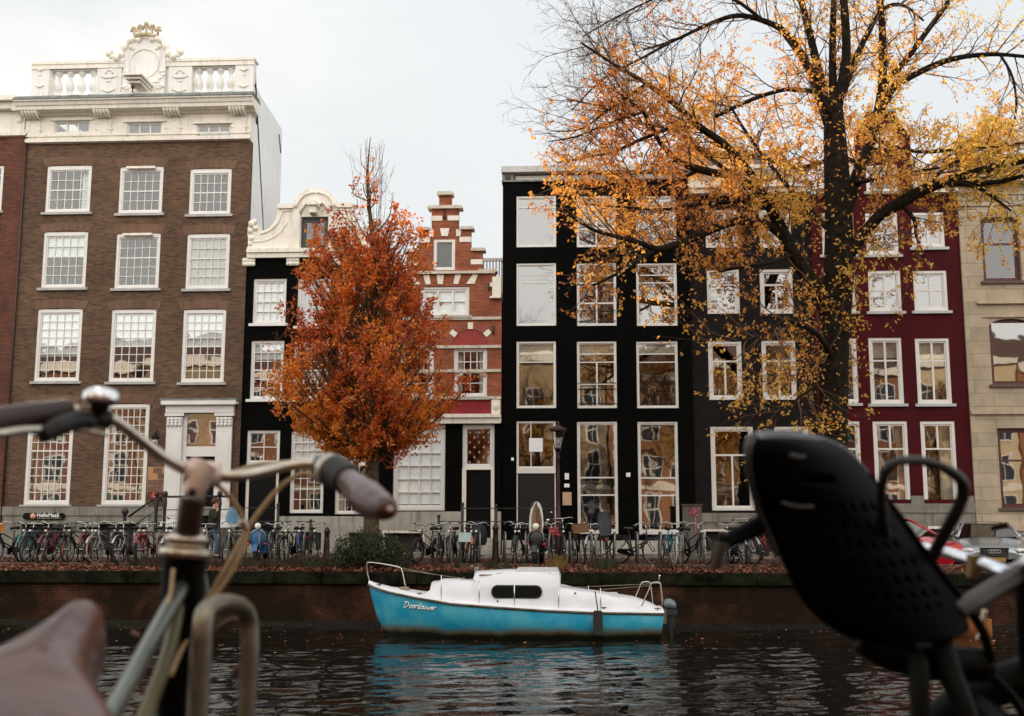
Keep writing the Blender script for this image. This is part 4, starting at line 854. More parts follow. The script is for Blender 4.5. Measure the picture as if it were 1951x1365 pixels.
# ================================================================= setting
YQ = 28.2; ZQ = -.15; ZW = -1.47
PAVE = brick('street_brick', (.085, .042, .034), (.055, .030, .026), (.03, .022, .018), bw=.2, bh=.1, ms=.008, var=.35, vs=.7, horizontal=True, bump=.3)
g = MB(); g.grid([[(x, 30.1, z), (x, 34.2, z+.02)] for x, z in ((-70, 0), (6.5, 0), (7.3, -.06), (8.3, -.24), (9, -.3), (70, -.3))], smooth=False); tag(g.build('street', PAVE), kind='structure')
g = MB(); g.add([(-70, YQ+.3, ZQ+.02), (70, YQ+.3, ZQ+.02), (70, 29.2, -.05), (-70, 29.2, -.05), (70, 30.1, 0), (-70, 30.1, 0), (-70, YQ+.3, -1.2), (70, YQ+.3, -1.2)], [(0, 1, 2, 3), (3, 2, 4, 5), (6, 7, 1, 0)])
tag(g.build('quay_verge', mat('leafy_soil', (.05, .028, .018), .95, var=.6, vs=5, bump=.6, bs=12)), kind='structure')
g = MB(); g.box(-70, 70, 34.2, 34.35, -.6, .12); g.box(6.5, 70, 29.96, 30.1, -.6, .012); tag(g.build('kerb', mat('kerb_stone', (.22, .20, .18), .8, var=.3, vs=2)), kind='structure')
g = MB(); g.add([(-70, 34.35, .10), (70, 34.35, .10), (70, 36.5, .10), (-70, 36.5, .10)], [(0, 1, 2, 3)]); tag(g.build('pavement', brick('pavement_brick', (.12, .06, .045), (.08, .045, .036), (.04, .03, .025), bw=.2, bh=.1, ms=.008, var=.3, horizontal=True)), kind='structure')
g = MB(); g.add([(-400, 36.4, -.05), (400, 36.4, -.05), (400, 600, -.05), (-400, 600, -.05)], [(0, 1, 2, 3)]); g.add([(-400, -600, -.01), (400, -600, -.01), (400, -9, -.01), (-400, -9, -.01)], [(0, 1, 2, 3)])
tag(g.build('ground', mat('ground_soil', (.09, .08, .07), .9, var=.3, vs=.5)), kind='structure')
g = MB(); g.add([(-70, -9, 0), (70, -9, 0), (70, 1.9, 0), (-70, 1.9, 0)], [(0, 1, 2, 3)]); tag(g.build('near_street', PAVE), kind='structure')
g = MB(); g.box(-70, 70, 1.9, 2.3, -2.2, .06); tag(g.build('near_quay_wall', brick('quay_brick', (.078, .028, .017), (.042, .018, .011), (.072, .044, .028), bw=.22, bh=.068, ms=.009, var=.6, vs=.8, bump=.6, spec=.05, stain=((.018, .012, .007), .32, .44))), 'brick quay wall on the near side of the canal', 'wall')
# far quay wall: brick face, mossy coping, wet foot
qw = wthing('quay_wall', 'long dark brick quay wall with mossy coping above the canal water', 'wall', (0, YQ, ZW))
g = MB(); g.plate(-70, 70, ZW+.12, ZQ-.27, YQ+.08, YQ+.6, []); g.build('brick_face', MATS['quay_brick'], qw)
MOSS = mat('mossy_stone', (.013, .014, .009), .95, spec=0, var=.7, vs=3, bump=1., bs=9)
g = MB(); x = -40.
while x < 40: g.cham(x+.004, x+1.19, YQ-.02, YQ+.5, ZQ-.28, ZQ-.02*random.random(), .03); x += 1.2
g.build('coping', MOSS, qw)
g = MB(); g.plate(-70, 70, -2.4, ZW+.12, YQ+.02, YQ+.6, []); g.build('wet_foot', mat('wet_black_stone', (.008, .009, .007), .35, var=.5, vs=3), qw)
# water: real waves
rg = np.random.default_rng(5)
xs = np.concatenate([np.linspace(-75, -24, 60)[:-1], np.arange(-24, 22, .085), np.linspace(22, 75, 60)]); ys = np.concatenate([np.arange(2.25, 12, .18), np.arange(12, YQ+.1, .085)])
Xg_, Yg_ = np.meshgrid(xs, ys, indexing='ij'); H_ = np.zeros_like(Xg_)
wx = .55*np.sin(Xg_*.31+1.3)+.4*np.sin(Yg_*.43+.4)
for lam, amp in [(3.2, .010), (2.3, .009), (1.7, .008), (1.25, .0075), (1., .0068), (.8, .0062), (.62, .0062), (.5, .0058), (.42, .005), (.34, .0042), (.27, .003)]:
    for _ in range(4):
        th = rg.normal(PI/2+.25, .75); k = 2*PI/(lam*rg.uniform(.85, 1.15)); ph = rg.uniform(0, 2*PI)
        e = .75+.5*np.sin(Xg_*rg.uniform(.2, .7)+Yg_*rg.uniform(.2, .8)+rg.uniform(0, 6))
        H_ += WAVE*.55*amp*e*np.sin(k*(Xg_*math.cos(th)+Yg_*math.sin(th))+ph+wx*.9)
nx_, ny_ = Xg_.shape
V = np.stack([Xg_, Yg_, H_+ZW], -1).reshape(-1, 3)
I = (np.arange(nx_-1)[:, None]*ny_+np.arange(ny_-1)[None, :]).ravel()
L = np.stack([I, I+ny_, I+ny_+1, I+1], 1).ravel()
me = bpy.data.meshes.new('canal_water'); me.vertices.add(len(V)); me.vertices.foreach_set('co', V.ravel()); nf = len(I)
me.loops.add(4*nf); me.polygons.add(nf); me.loops.foreach_set('vertex_index', L); me.polygons.foreach_set('loop_start', np.arange(nf)*4); me.update(calc_edges=True)
me.polygons.foreach_set('use_smooth', np.ones(nf, bool))
m, nt, b = _new('canal_water'); b.inputs['Base Color'].default_value = (.006, .006, .005, 1); b.inputs['Roughness'].default_value = .03; b.inputs['IOR'].default_value = 1.33; b.inputs['Specular IOR Level'].default_value = .27
no = N(nt, 'ShaderNodeTexNoise'); no.inputs['Scale'].default_value = 9; no.inputs['Detail'].default_value = 3
tc = N(nt, 'ShaderNodeTexCoord'); nt.links.new(tc.outputs['Object'], no.inputs['Vector'])
bp = N(nt, 'ShaderNodeBump'); bp.inputs['Strength'].default_value = .12; bp.inputs['Distance'].default_value = .03; nt.links.new(no.outputs['Fac'], bp.inputs['Height']); nt.links.new(bp.outputs[0], b.inputs['Normal'])
me.materials.append(m); wo = bpy.data.objects.new('canal_water', me); COL.objects.link(wo); tag(wo, kind='structure')
g = MB(); g.add([(-75, 2, -2.35), (75, 2, -2.35), (75, 29, -2.35), (-75, 29, -2.35)], [(0, 1, 2, 3)]); tag(g.build('canal_bed', mat('canal_mud', (.02, .018, .012), .9, var=.3)), kind='structure')

# ================================================================= opposite bank houses (seen in the window reflections)
OPP = [(-66, -58.2, 12.8, 'red'), (-58, -50.1, 13.4, 'cream'), (-49.9, -42.2, 12.4, 'orange'), (-42, -34.2, 13.1, 'red'), (-34, -26.2, 13.5, 'ochre'), (-26, -18.6, 12.2, 'red'), (-18.4, -12.1, 13.2, 'cream'), (-11.9, -4.6, 12.6, 'red'), (-4.4, 2.3, 13.6, 'ochre'), (2.5, 8.9, 12.0, 'orange'), (9.1, 16.4, 13.0, 'orange'), (16.6, 24.5, 12.4, 'red'), (24.7, 33, 13.2, 'cream'), (33.2, 41, 12.6, 'orange'), (41.2, 49, 13.3, 'ochre'), (49.2, 57, 12.5, 'red')]
OM = dict(red=brick('opp_red', (.30, .13, .08), (.22, .09, .06), (.3, .2, .14), var=.2), ochre=brick('opp_ochre', (.40, .32, .21), (.34, .26, .16), (.35, .25, .15), var=.2), orange=brick('opp_orange', (.36, .18, .10), (.28, .13, .07), (.35, .2, .12), var=.2), cream=mat('opp_cream', (.62, .50, .33), .8, var=.1))
YO = -13.
OL = ['red brick house at the far left end of the near bank', 'cream plastered house second from the far left end', 'orange brick house third from the far left end of the near bank', 'red brick house fourth from the far left end of the near bank', 'ochre brick house fifth from the left end of the near bank', 'red brick house sixth from the left end of the near bank', 'cream plastered house seventh from the left end of the near bank', 'red brick house left of centre on the near bank', 'ochre brick house directly behind the viewer', 'orange brick house right of centre on the near bank, lowest of the two', 'orange brick house right of centre on the near bank, taller of the two', 'red brick house fifth from the right end of the near bank', 'cream plastered house fourth from the right end of the near bank', 'orange brick house third from the right end of the near bank', 'ochre brick house second from the right end of the near bank', 'red brick house at the far right end of the near bank']
for k, (x0, x1, zt, cn) in enumerate(OPP):
    h = wthing('brick_house' if cn != 'cream' else 'plastered_house', OL[k], 'house', ((x0+x1)/2, YO, 0), 'houses on the near bank')
    b = MB(); b.box(x0, x1, YO-9, YO, 0, zt); b.build('wall', OM[cn], h)
    b = MB(); b.add([(x0, YO, zt+.3), (x1, YO, zt+.3), (x0, YO-4.5, zt+3), (x1, YO-4.5, zt+3), (x0, YO-9, zt+.3), (x1, YO-9, zt+.3)], [(1, 0, 2, 3), (3, 2, 4, 5), (0, 4, 2), (1, 3, 5)]); b.build('roof', ROOFM, h)
    MB().cham(x0+.01, x1-.01, YO, YO+.45, zt-.35, zt+.3, .04).build('cornice', CREAM, h)
    nw = 3; w_ = (x1-x0)/(nw+.8)
    for i in range(nw):
        if i == 0: MB().box(x0+.02, x1-.02, YO, YO+.06, 3.5, 3.8).build('string_course', CREAM, h); MB().box(x0+.02, x1-.02, YO, YO+.05, 0, .6).build('plinth', STONE, h)
        for j, (z0, hh) in enumerate(((.7, 2.6), (4.0, 2.3), (7.0, 2.0), (9.8, 1.5))):
            cx = x0+(x1-x0)*(i+.5)/nw; ww = w_*.35
            if z0+hh > zt-.5: continue
            f = MB(); f.plate(cx-ww, cx+ww, z0, z0+hh, YO+.02, YO+.10, [(cx-ww+.12, cx-.03, z0+.12, z0+hh*.55), (cx+.03, cx+ww-.12, z0+.12, z0+hh*.55), (cx-ww+.12, cx-.03, z0+hh*.6, z0+hh-.12), (cx+.03, cx+ww-.12, z0+hh*.6, z0+hh-.12)])
            o = f.build('window', WHITE, h); MB().add([(cx+ww-.1, YO+.04, z0+.1), (cx-ww+.1, YO+.04, z0+.1), (cx-ww+.1, YO+.04, z0+hh-.1), (cx+ww-.1, YO+.04, z0+hh-.1)], [(0, 1, 2, 3)]).build('pane', mat('opp_pane', (.03, .04, .05), .08, var=0), o)
# ================================================================= trees
BARK = mat('elm_bark', (.017, .013, .009), .95, var=.55, vs=7, bump=1., bs=16, spec=.1)
BARKM = mat('mossy_bark', (.085, .065, .04), .95, var=.5, vs=6, bump=1., bs=16, spec=.1)
TWIG = mat('twig_bark', (.12, .07, .045), .9, var=.2, spec=.1)
def grow(mb, leaves, p, d, L, r, lvl, rg, P):
    seg = .16 if lvl else .2; n = max(2, int(L/seg)); pts = [p.copy()]; d = d.normalized(); q = p.copy()
    for i in range(n):
        d = (d+Vector(rg.normal(0, P['wob'], 3))+Vector((0, 0, P['up'][min(lvl, 2)]))).normalized(); q = q+d*(L/n); pts.append(q.copy())
    k = len(pts); mb.tube(pts, [max(.0028, r*(1-.85*i/(k-1))) for i in range(k)], 5 if lvl == 0 else 3, cap=False)
    if lvl < P['max']:
        sp = P['sp'][lvl]; m_ = int(L/sp)
        for j in range(m_):
            t = (j+rg.random())/m_
            if t < .12: continue
            i = min(int(t*(k-1)), k-2); b = pts[i].lerp(pts[i+1], t*(k-1)-i); tg = (pts[i+1]-pts[i]).normalized()
            sd = Vector(rg.normal(0, 1, 3)); sd = (sd-tg*sd.dot(tg)).normalized(); ang = rg.uniform(.5, 1.0)
            grow(mb, leaves, b, tg*math.cos(ang)+sd*math.sin(ang), L*rg.uniform(.35, .6)*(1.15-t*.5), r*.5, lvl+1, rg, P)
    if lvl >= P['leaf_from']:
        nl = int(L*P['dens']*(1.5 if lvl == P['max'] else .6))
        for _ in range(max(1, round(nl/3+rg.random()-.5)) if nl else 0):
            t = rg.uniform(.2, 1.05)*(k-1); i = min(int(t), k-2); b = pts[i].lerp(pts[i+1], min(1, t-i))+Vector((0, 0, -.05))
            for _ in range(3): leaves.append(b+Vector(rg.normal(0, .055, 3)))
def limb_pts(L):
    P = [U(x, y, Y) for x, y, Y, r in L]; R_ = [r*Y/FPX for x, y, Y, r in L]; b = bez(P, 4); return b, lerpl(R_, len(b))
def along(b, s):
    out = []; acc = 0; nxt = s*.5
    for i in range(len(b)-1):
        l = (b[i+1]-b[i]).length
        while acc+l > nxt:
            t = (nxt-acc)/l; out.append((b[i].lerp(b[i+1], t), (b[i+1]-b[i]).normalized(), i+t)); nxt += s
        acc += l
    return out
# ---- big elm at the quay edge
LIMBS = [  # (px, py, depth, radius px)
 [(1590, 1085, 29.0, 33), (1589, 1040, 29.0, 28), (1588, 860, 29.0, 26), (1588, 740, 29.0, 27), (1590, 640, 29.0, 28), (1598, 520, 29.0, 29), (1598, 420, 29.0, 26), (1594, 330, 29.1, 24), (1590, 250, 29.2, 21), (1588, 190, 29.2, 15)],
 [(1590, 640, 29.0, 20), (1570, 575, 28.9, 16), (1541, 530, 28.6, 15), (1511, 485, 28.4, 14), (1485, 430, 28.2, 12), (1455, 375, 27.9, 10), (1410, 342, 27.7, 8.5), (1340, 325, 27.4, 7.5), (1293, 308, 27.2, 6), (1256, 270, 27., 4.5), (1225, 215, 26.8, 3), (1175, 175, 26.6, 2)],
 [(1500, 460, 28.3, 9), (1468, 432, 28.1, 8.5), (1430, 421, 27.6, 8.5), (1389, 425, 27, 8.5), (1330, 450, 26.4, 8), (1283, 468, 26, 7), (1250, 474, 25.7, 6), (1215, 462, 25.5, 5), (1170, 450, 25.2, 4), (1135, 440, 25, 3.4), (1106, 425, 24.8, 2.5), (1070, 400, 24.6, 1.6)],
 [(1250, 474, 25.7, 4), (1205, 505, 25.5, 4), (1170, 525, 25.3, 3), (1130, 545, 25.2, 2)],
 [(1592, 270, 29.2, 14), (1570, 210, 29.4, 10), (1541, 130, 29.8, 9), (1505, 75, 30, 8), (1475, 48, 30.2, 6), (1410, 30, 30.5, 5), (1354, 45, 30.8, 4), (1283, 78, 31, 3), (1225, 95, 31.2, 2)],
 [(1588, 200, 29.2, 9), (1586, 101, 29.2, 7), (1589, 0, 29.2, 6), (1595, -90, 29.2, 4)],
 [(1592, 215, 29.2, 12), (1612, 110, 28.9, 9), (1607, 0, 28.7, 8), (1596, -110, 28.5, 5)],
 [(1575, 200, 29.3, 10), (1551, 100, 29.7, 8), (1526, 0, 30, 6.5), (1500, -90, 30.3, 4)],
 [(1590, 235, 29.1, 8), (1556, 180, 28.8, 5), (1516, 172, 28.5, 4.5), (1491, 172, 28.2, 4.2), (1435, 189, 27.9, 4), (1364, 222, 27.6, 4)],
 [(1462, 385, 27.9, 7), (1430, 330, 27.7, 7), (1380, 275, 27.6, 7), (1334, 243, 27.4, 7), (1293, 205, 27.2, 6), (1233, 160, 27, 5), (1182, 131, 26.8, 3.5), (1106, 81, 26.5, 2)],
 [(1334, 243, 27.4, 5), (1280, 245, 27.4, 4), (1230, 262, 27.3, 3.5), (1180, 285, 27.2, 2.8), (1120, 300, 27.1, 2), (1060, 310, 27, 1.4)],
 [(1600, 505, 29.0, 16), (1640, 455, 28.8, 11), (1672, 415, 28.6, 11), (1718, 385, 28.4, 12), (1769, 358, 28.2, 11), (1839, 335, 28, 9), (1915, 313, 27.8, 7.5), (1990, 300, 27.6, 5)],
 [(1790, 352, 28.1, 6), (1840, 350, 27.8, 6), (1900, 347, 27.5, 5), (1951, 335, 27.2, 4)],
 [(1830, 350, 27.8, 4), (1868, 360, 27.6, 3.5), (1900, 382, 27.4, 3), (1926, 402, 27.2, 2)],
 [(1602, 420, 29.1, 16), (1630, 345, 29.4, 13), (1650, 290, 29.7, 11), (1668, 235, 30, 10), (1680, 170, 30.2, 9), (1682, 90, 30.3, 8), (1678, 10, 30.4, 6), (1672, -80, 30.5, 4)],
 [(1670, 225, 30, 8), (1703, 167, 30, 7), (1738, 145, 30, 6.5), (1789, 121, 29.9, 6), (1839, 108, 29.8, 5), (1900, 104, 29.7, 4), (1970, 110, 29.6, 3)],
 [(1682, 160, 30.2, 7), (1723, 118, 30.5, 6), (1769, 56, 30.9, 5.5), (1809, 0, 31.2, 4.5), (1845, -70, 31.5, 3)],
 [(1605, 180, 29.1, 8), (1625, 125, 29.3, 6.5), (1652, 66, 29.6, 5.5), (1683, 18, 29.9, 4.5), (1720, 10, 30.2, 3), (1760, 40, 30.4, 2)],
 [(1410, 342, 27.7, 5), (1350, 300, 27.9, 4), (1290, 250, 28.2, 3.4), (1220, 235, 28.4, 3), (1150, 205, 28.6, 2.2), (1080, 190, 28.8, 1.3)],
 [(1594, 700, 29, 8), (1560, 640, 28.2, 5), (1500, 612, 27.6, 4), (1450, 640, 27, 3), (1400, 650, 26.6, 2), (1360, 645, 26.3, 1.3)],
 [(1597, 600, 29, 6), (1560, 720, 28.4, 3), (1520, 760, 28, 2.4), (1470, 800, 27.8, 1.5)],
 [(1718, 389, 28.4, 5), (1742, 420, 28.3, 4), (1746, 450, 28.2, 3), (1760, 490, 28.1, 1.6)],
 [(1905, 104, 29.7, 3), (1930, 150, 29.4, 2.4), (1935, 220, 29.2, 2), (1910, 290, 29, 1.4)],
 [(1283, 78, 31, 3), (1225, 110, 30.8, 2.6), (1150, 150, 30.6, 2), (1090, 210, 30.4, 1.3)],
 [(1460, 45, 30.2, 4), (1390, -5, 30, 3.4), (1300, -20, 29.8, 2.8), (1200, 20, 29.6, 2), (1110, 70, 29.4, 1.2)],
 [(1223, 215, 26.8, 3), (1160, 235, 26.6, 2.4), (1100, 260, 26.5, 1.8), (1045, 270, 26.4, 1)],
 [(1233, 160, 27, 4), (1170, 200, 26.8, 3), (1110, 245, 26.7, 2), (1050, 250, 26.6, 1.2)],
 [(1640, 320, 29.4, 6), (1600, 300, 30, 4), (1520, 320, 31, 4), (1450, 300, 32, 3), (1380, 290, 32.5, 2)],
 [(1596, 450, 29, 8), (1540, 400, 30, 5), (1480, 330, 31, 4), (1420, 250, 32, 3), (1380, 180, 32.5, 2)],
 [(1330, 325, 27.4, 4), (1270, 350, 27.2, 3.4), (1200, 345, 27, 3), (1130, 360, 26.8, 2.4), (1060, 355, 26.6, 1.5)],
 [(1455, 375, 27.9, 5), (1400, 385, 27.2, 4), (1330, 390, 26.6, 3.4), (1260, 400, 26, 3), (1190, 395, 25.6, 2.2), (1120, 390, 25.3, 1.4)],
 [(1511, 485, 28.4, 4), (1470, 500, 27.6, 3.6), (1410, 510, 27, 3), (1360, 520, 26.6, 2)],
 [(1660, 260, 29.8, 5), (1700, 280, 29, 4), (1760, 290, 28.6, 3.4), (1830, 285, 28.2, 3), (1900, 280, 27.8, 2.4), (1960, 270, 27.4, 1.6)],
 [(1769, 358, 28.2, 4), (1800, 320, 28.6, 3.4), (1850, 300, 29, 3), (1910, 290, 29.4, 2)],
 [(1625, 350, 29.3, 5), (1680, 340, 28.4, 3.6), (1730, 330, 27.8, 3), (1790, 320, 27.4, 2)]]
big = thing('elm_tree', 'huge autumn elm with dark trunk and golden leaves at the quay edge', 'tree', (0, 0, 0))
wx_ = U(1590, 1085, 29.0); big.location = (wx_.x, 29.0, -.1); WOFF[big.name] = tuple(big.location)
tk = MB(); tw = MB(); lv = []; rg = np.random.default_rng(21)
def dens_at(px, py):      # how leafy the crown is there (the photo's crown is bare top left)
    if py < 110: base = .22
    elif py < 230: base = .42
    else: base = 1.15
    if px > 1580: base *= 1.5 if py > 110 else 1.2
    if px < 1330 and py < 240: base *= .35
    if px < 1120: base *= .6
    if px < 1230 and py < 330: base *= .35
    if py > 260 and py < 540 and px < 1560: base *= 1.3
    if px > 1600 and py > 395: base *= .3
    if py > 560: base *= .55
    if px < 1300 and py > 380: base *= .8
    return base
for k, L in enumerate(LIMBS):
    b, R_ = limb_pts(L); thick = max(R_) > .1
    if k == 0:
        rr = []; 
        for i, r in enumerate(R_): rr.append(r)
        tk.tube(b, rr, 20)
        for i in range(9):   # roots flare and bark ridges
            a = i*2*PI/9; tk.tube([(wx_.x+math.cos(a)*.62, 29+math.sin(a)*.62, -.22), (wx_.x+math.cos(a)*.42, 29+math.sin(a)*.42, .0), (wx_.x+math.cos(a)*.28, 29+math.sin(a)*.28, .5)], [.10, .15, .12], 8)
        continue
    tk.tube(b, R_, 12 if thick else 8)
    for (p, t_, i) in along(b, .25):
        px_, py_ = L[min(int(i/4), len(L)-1)][:2]; dn = dens_at(px_, py_); r0 = R_[min(int(i), len(R_)-1)]
        if r0 > .16 and rg.random() < .55: continue
        sd = Vector(rg.normal(0, 1, 3)); sd.z += .25; sd = (sd-t_*sd.dot(t_)).normalized(); an = rg.uniform(.45, 1.05)
        bare = px_ < 1400 and py_ < 330
        P = dict(wob=.15 if bare else .13, up=(.045, .02, -.03), max=2, sp=(.21, .18) if bare else (.25, .21), leaf_from=1, dens=(7 if bare else 10.5)*dn)
        grow(tw, lv, p, t_*math.cos(an)+sd*math.sin(an), rg.uniform(.7, 1.8)*(1.45 if bare else 1.15 if r0 < .08 else 1)*(.5 if px_ < 1130 else .8 if px_ < 1200 else 1), min(.022, r0*.5), 0, rg, P)
lv = np.array([tuple(p) for p in lv]); print('elm leaves', len(lv), 'twig verts', len(tw.v))
# bunches of leaves close to the trunk
ex = []
for L in (LIMBS[0],):
    b, R_ = limb_pts(L)
    for (p, t_, i) in along(b, .12):
        if p.z < 3.0: continue
        for _ in range(9 if p.z > 5 else 4): 
            v = Vector(rg.normal(0, 1, 3)); v.z *= .4; v.normalize(); ex.append(p+v*(R_[min(int(i), len(R_)-1)]+rg.uniform(.03, .55)))
lv = np.vstack([lv, np.array([tuple(p) for p in ex])])
off = np.array(big.location)
tone = .36+.03*(lv[:, 0]-2)+rg.normal(0, .13, len(lv))+.10*np.sin(lv[:, 0]*1.1+lv[:, 2]*.9)-.012*(lv[:, 2]-8)
ELM = leafmat('elm_leaves', [(0, (.36, .095, .022)), (.25, (.72, .27, .05)), (.5, (.86, .45, .07)), (.75, (.88, .61, .10)), (1, (.55, .54, .10))], .55)
tko = tk.build('trunk', BARK, big); two = tw.build('twigs', TWIG, big)
lo = leaf_mesh('crown', ELM, lv-off, .115, tone, big, seed=3)
# ---- small orange tree with a conical crown
sx = U(707, 1075, 29.0); ot = thing('pear_tree', 'small cone-shaped tree with dense orange-red autumn leaves', 'tree', (sx.x, 29.0, 0)); WOFF[ot.name] = tuple(ot.location)
TR = [(707, 1085, 29, 17), (708, 950, 29, 14), (710, 850, 29, 13), (712, 760, 29, 12), (714, 650, 29, 10), (716, 540, 29, 7.5), (712, 470, 29, 5.5), (704, 400, 29, 3.6), (700, 340, 29, 2.2), (703, 290, 29, 1.2), (706, 262, 29, .6)]
b, R_ = limb_pts(TR); tk = MB(); tw = MB(); lv = []; tk.tube(b, R_, 14)
prof = [(262, 4, 4), (300, 14, 12), (350, 40, 36), (400, 78, 72), (450, 122, 88), (520, 140, 100), (600, 145, 122), (650, 158, 150), (700, 200, 188), (745, 214, 172), (790, 180, 112), (825, 90, 70), (850, 20, 40)]
rg = np.random.default_rng(9); mpp = 29/FPX
DEN = 1
for t in range(290):
    y = 300+(t/290)**.85*535; DEN = rg.choice([.3, .8, 1.3, 1.8])
    if y < 420 and rg.random() < .55: continue
    yt = y; wl = np.interp(yt, [p[0] for p in prof], [p[1] for p in prof])*mpp; wr_ = np.interp(yt, [p[0] for p in prof], [p[2] for p in prof])*mpp
    a = rg.uniform(0, 2*PI); rx = math.cos(a); rad = (wl if rx < 0 else wr_)*rg.uniform(.62, 1.1)*(1+.16*math.sin(3*a+y/38)+.09*math.sin(7*a+y/17)); tip = Vector((rx*rad, math.sin(a)*(wl+wr_)/2*.9, 0))
    tipz = U(710, y, 29).z; tip += Vector((U(712, y, 29).x, 29, tipz))
    drop = min(rad*rg.uniform(.8, 1.5)+.3, 3.4); i = min(range(len(b)), key=lambda q: abs(b[q].z-max(2.9, tipz-drop))); st = b[i]
    mid = st.lerp(tip, .5)+Vector((rg.normal(0, .12), rg.normal(0, .12), -.10*rad)); pts = bez([st, mid, tip], 6); r0 = min(R_[i]*.4, .03+.012*rad)
    tk.tube(pts, lerpl([r0, r0*.6, .004], len(pts)), 6, cap=False)
    bare = y < 400
    for (p, tt, ii) in along(pts, .20):
        if ii < len(pts)*.22 and rg.random() < .6: continue
        sd = Vector(rg.normal(0, 1, 3)); sd = (sd-tt*sd.dot(tt)).normalized(); an = rg.uniform(.4, 1.0); dn = .2 if y < 350 else .7 if y < 400 else 1.1 if y < 460 else 1.35
        P = dict(wob=.12, up=(.07, .04, 0), max=1, sp=(.17,), leaf_from=0, dens=17*dn*DEN)
        grow(tw, lv, p, tt*math.cos(an)+sd*math.sin(an), rg.uniform(.28, .62)*(.8 if bare else 1), .006, 0, rg, P)
for i in range(24):      # fine bare leaders at the top
    a = rg.uniform(0, 2*PI); s0 = b[int(rg.uniform(.55, .85)*(len(b)-1))]; f_ = rg.uniform(.1, 1); e = Vector((b[-1].x+math.cos(a)*f_*.75, 29+math.sin(a)*f_*.6, b[-1].z+.12-f_*rg.uniform(.5, 1.5)))
    pts = bez([s0, s0.lerp(e, .5)+Vector((math.cos(a)*.1, 0, -.1)), e], 5); tk.tube(pts, lerpl([.008, .005, .003], len(pts)), 5, cap=False)
    for (p, tt, ii) in along(pts, .42): grow(tw, [], p, tt+Vector(rg.normal(0, .4, 3)), .35, .005, 1, rg, dict(wob=.1, up=(.05, .05, .05), max=1, sp=(.2,), leaf_from=5, dens=0))
lv = np.array([tuple(p) for p in lv]); print('pear leaves', len(lv), len(tw.v))
hole = np.sin(2.3*lv[:, 0]+1)*np.sin(2.1*lv[:, 2]+.5+.8*lv[:, 1])+.7*np.sin(3.9*lv[:, 0]-2.7*lv[:, 2]+1.3+1.5*lv[:, 1]); lv = lv[(hole > -.62) | (rg.random(len(lv)) < .12)]
tone = .34+rg.normal(0, .17, len(lv))-.03*(lv[:, 2]-5)+.13*np.sin(lv[:, 0]*1.9+lv[:, 2]*1.4+lv[:, 1])
PEAR = leafmat('pear_leaves', [(0, (.42, .06, .012)), (.25, (.78, .17, .016)), (.55, (.90, .32, .022)), (.8, (.90, .47, .035)), (1, (.62, .52, .06))], .58)
tk.build('trunk', BARKM, ot); tw.build('twigs', mat('orange_twig', (.26, .11, .05), .9, var=.2, spec=.1), ot); leaf_mesh('crown', PEAR, lv-np.array(ot.location), .112, tone, ot, seed=4)
# near-bank elms (seen in the windows): copies of the big one
for k, (x, y, rz, sc2, lab) in enumerate([(-9, -2.5, 3.6, .95, 'tall bare elm on the near bank, left of the viewer'), (3.4, -3.4, 1.7, 1.0, 'tall bare elm on the near bank behind the viewer'), (16, -2.5, 5.1, .95, 'tall bare elm on the near bank, right of the viewer')]):
    c = copy_tree(big); c.location = (x, y, -.1); c.rotation_euler = (0, 0, rz); c.scale = (sc2,)*3; tag(c, lab, 'tree', 'bare elms on the near bank')
    for q_ in list(c.children):
        if q_.name.startswith('crown'): bpy.data.objects.remove(q_)
for k, (x, y, rz, sc2, lab) in enumerate([(-15, -3.5, 2.4, .62, 'golden elm on the near bank, left of the viewer'), (-3.0, -4.5, .6, .60, 'golden elm on the near bank behind the viewer'), (9, -3.5, 4.0, .64, 'golden elm on the near bank, right of the viewer'), (-29, -4, 1.1, .6, 'golden elm on the near bank, far left'), (24, -4, 5.2, .6, 'golden elm on the near bank, far right')]):
    c = copy_tree(big); c.location = (x, y, -.1); c.rotation_euler = (0, 0, rz); c.scale = (sc2,)*3; tag(c, lab, 'tree', 'elms on the near bank')
# ---- bush, weeds and fallen leaves
rg = np.random.default_rng(31)
def blob(cx, cz, Y, rx, ry, rz, n): 
    u = rg.normal(size=(n, 3)); u /= np.linalg.norm(u, axis=1)[:, None]; r = rg.uniform(.55, 1.03, n)[:, None]; p = u*r*np.array([rx, ry, rz])+np.array([cx, Y, cz]); return p[p[:, 2] > -.1]
bu = thing('shrub', 'low green shrub at the foot of the orange tree', 'shrub', (sx.x, 28.9, 0)); WOFF[bu.name] = tuple(bu.location)
C = []
for px, py, rpx, rpy, n in [(668, 1048, 36, 30, 1700), (700, 1038, 34, 34, 1800), (735, 1045, 34, 30, 1600), (650, 1062, 24, 18, 700), (762, 1062, 24, 20, 700), (690, 1060, 60, 22, 1500), (745, 1066, 40, 16, 900)]:
    p = U(px, py, 28.8); C.append(blob(p.x, p.z, 28.8+rg.uniform(-.1, .2), rpx*mpp, .5, rpy*mpp, n))
C = np.vstack(C); C += rg.normal(0, .03, C.shape)
GRN = leafmat('shrub_leaves', [(0, (.012, .022, .008)), (.5, (.035, .055, .016)), (.85, (.07, .095, .03)), (1, (.30, .30, .14))], .3)
leaf_mesh('leaf_mass', GRN, C-np.array(bu.location), .06, rg.beta(2, 3.2, len(C)), bu, seed=6)
st = MB()
for i in range(40): a = rg.uniform(-.9, .9); st.tube([(sx.x+a*.6, 28.85, -.1), (sx.x+a*.9, 28.85+rg.normal(0, .2), .3), (sx.x+a*1.2, 28.85+rg.normal(0, .3), rg.uniform(.4, .8))], .006, 4)
st.build('stems', TWIG, bu)
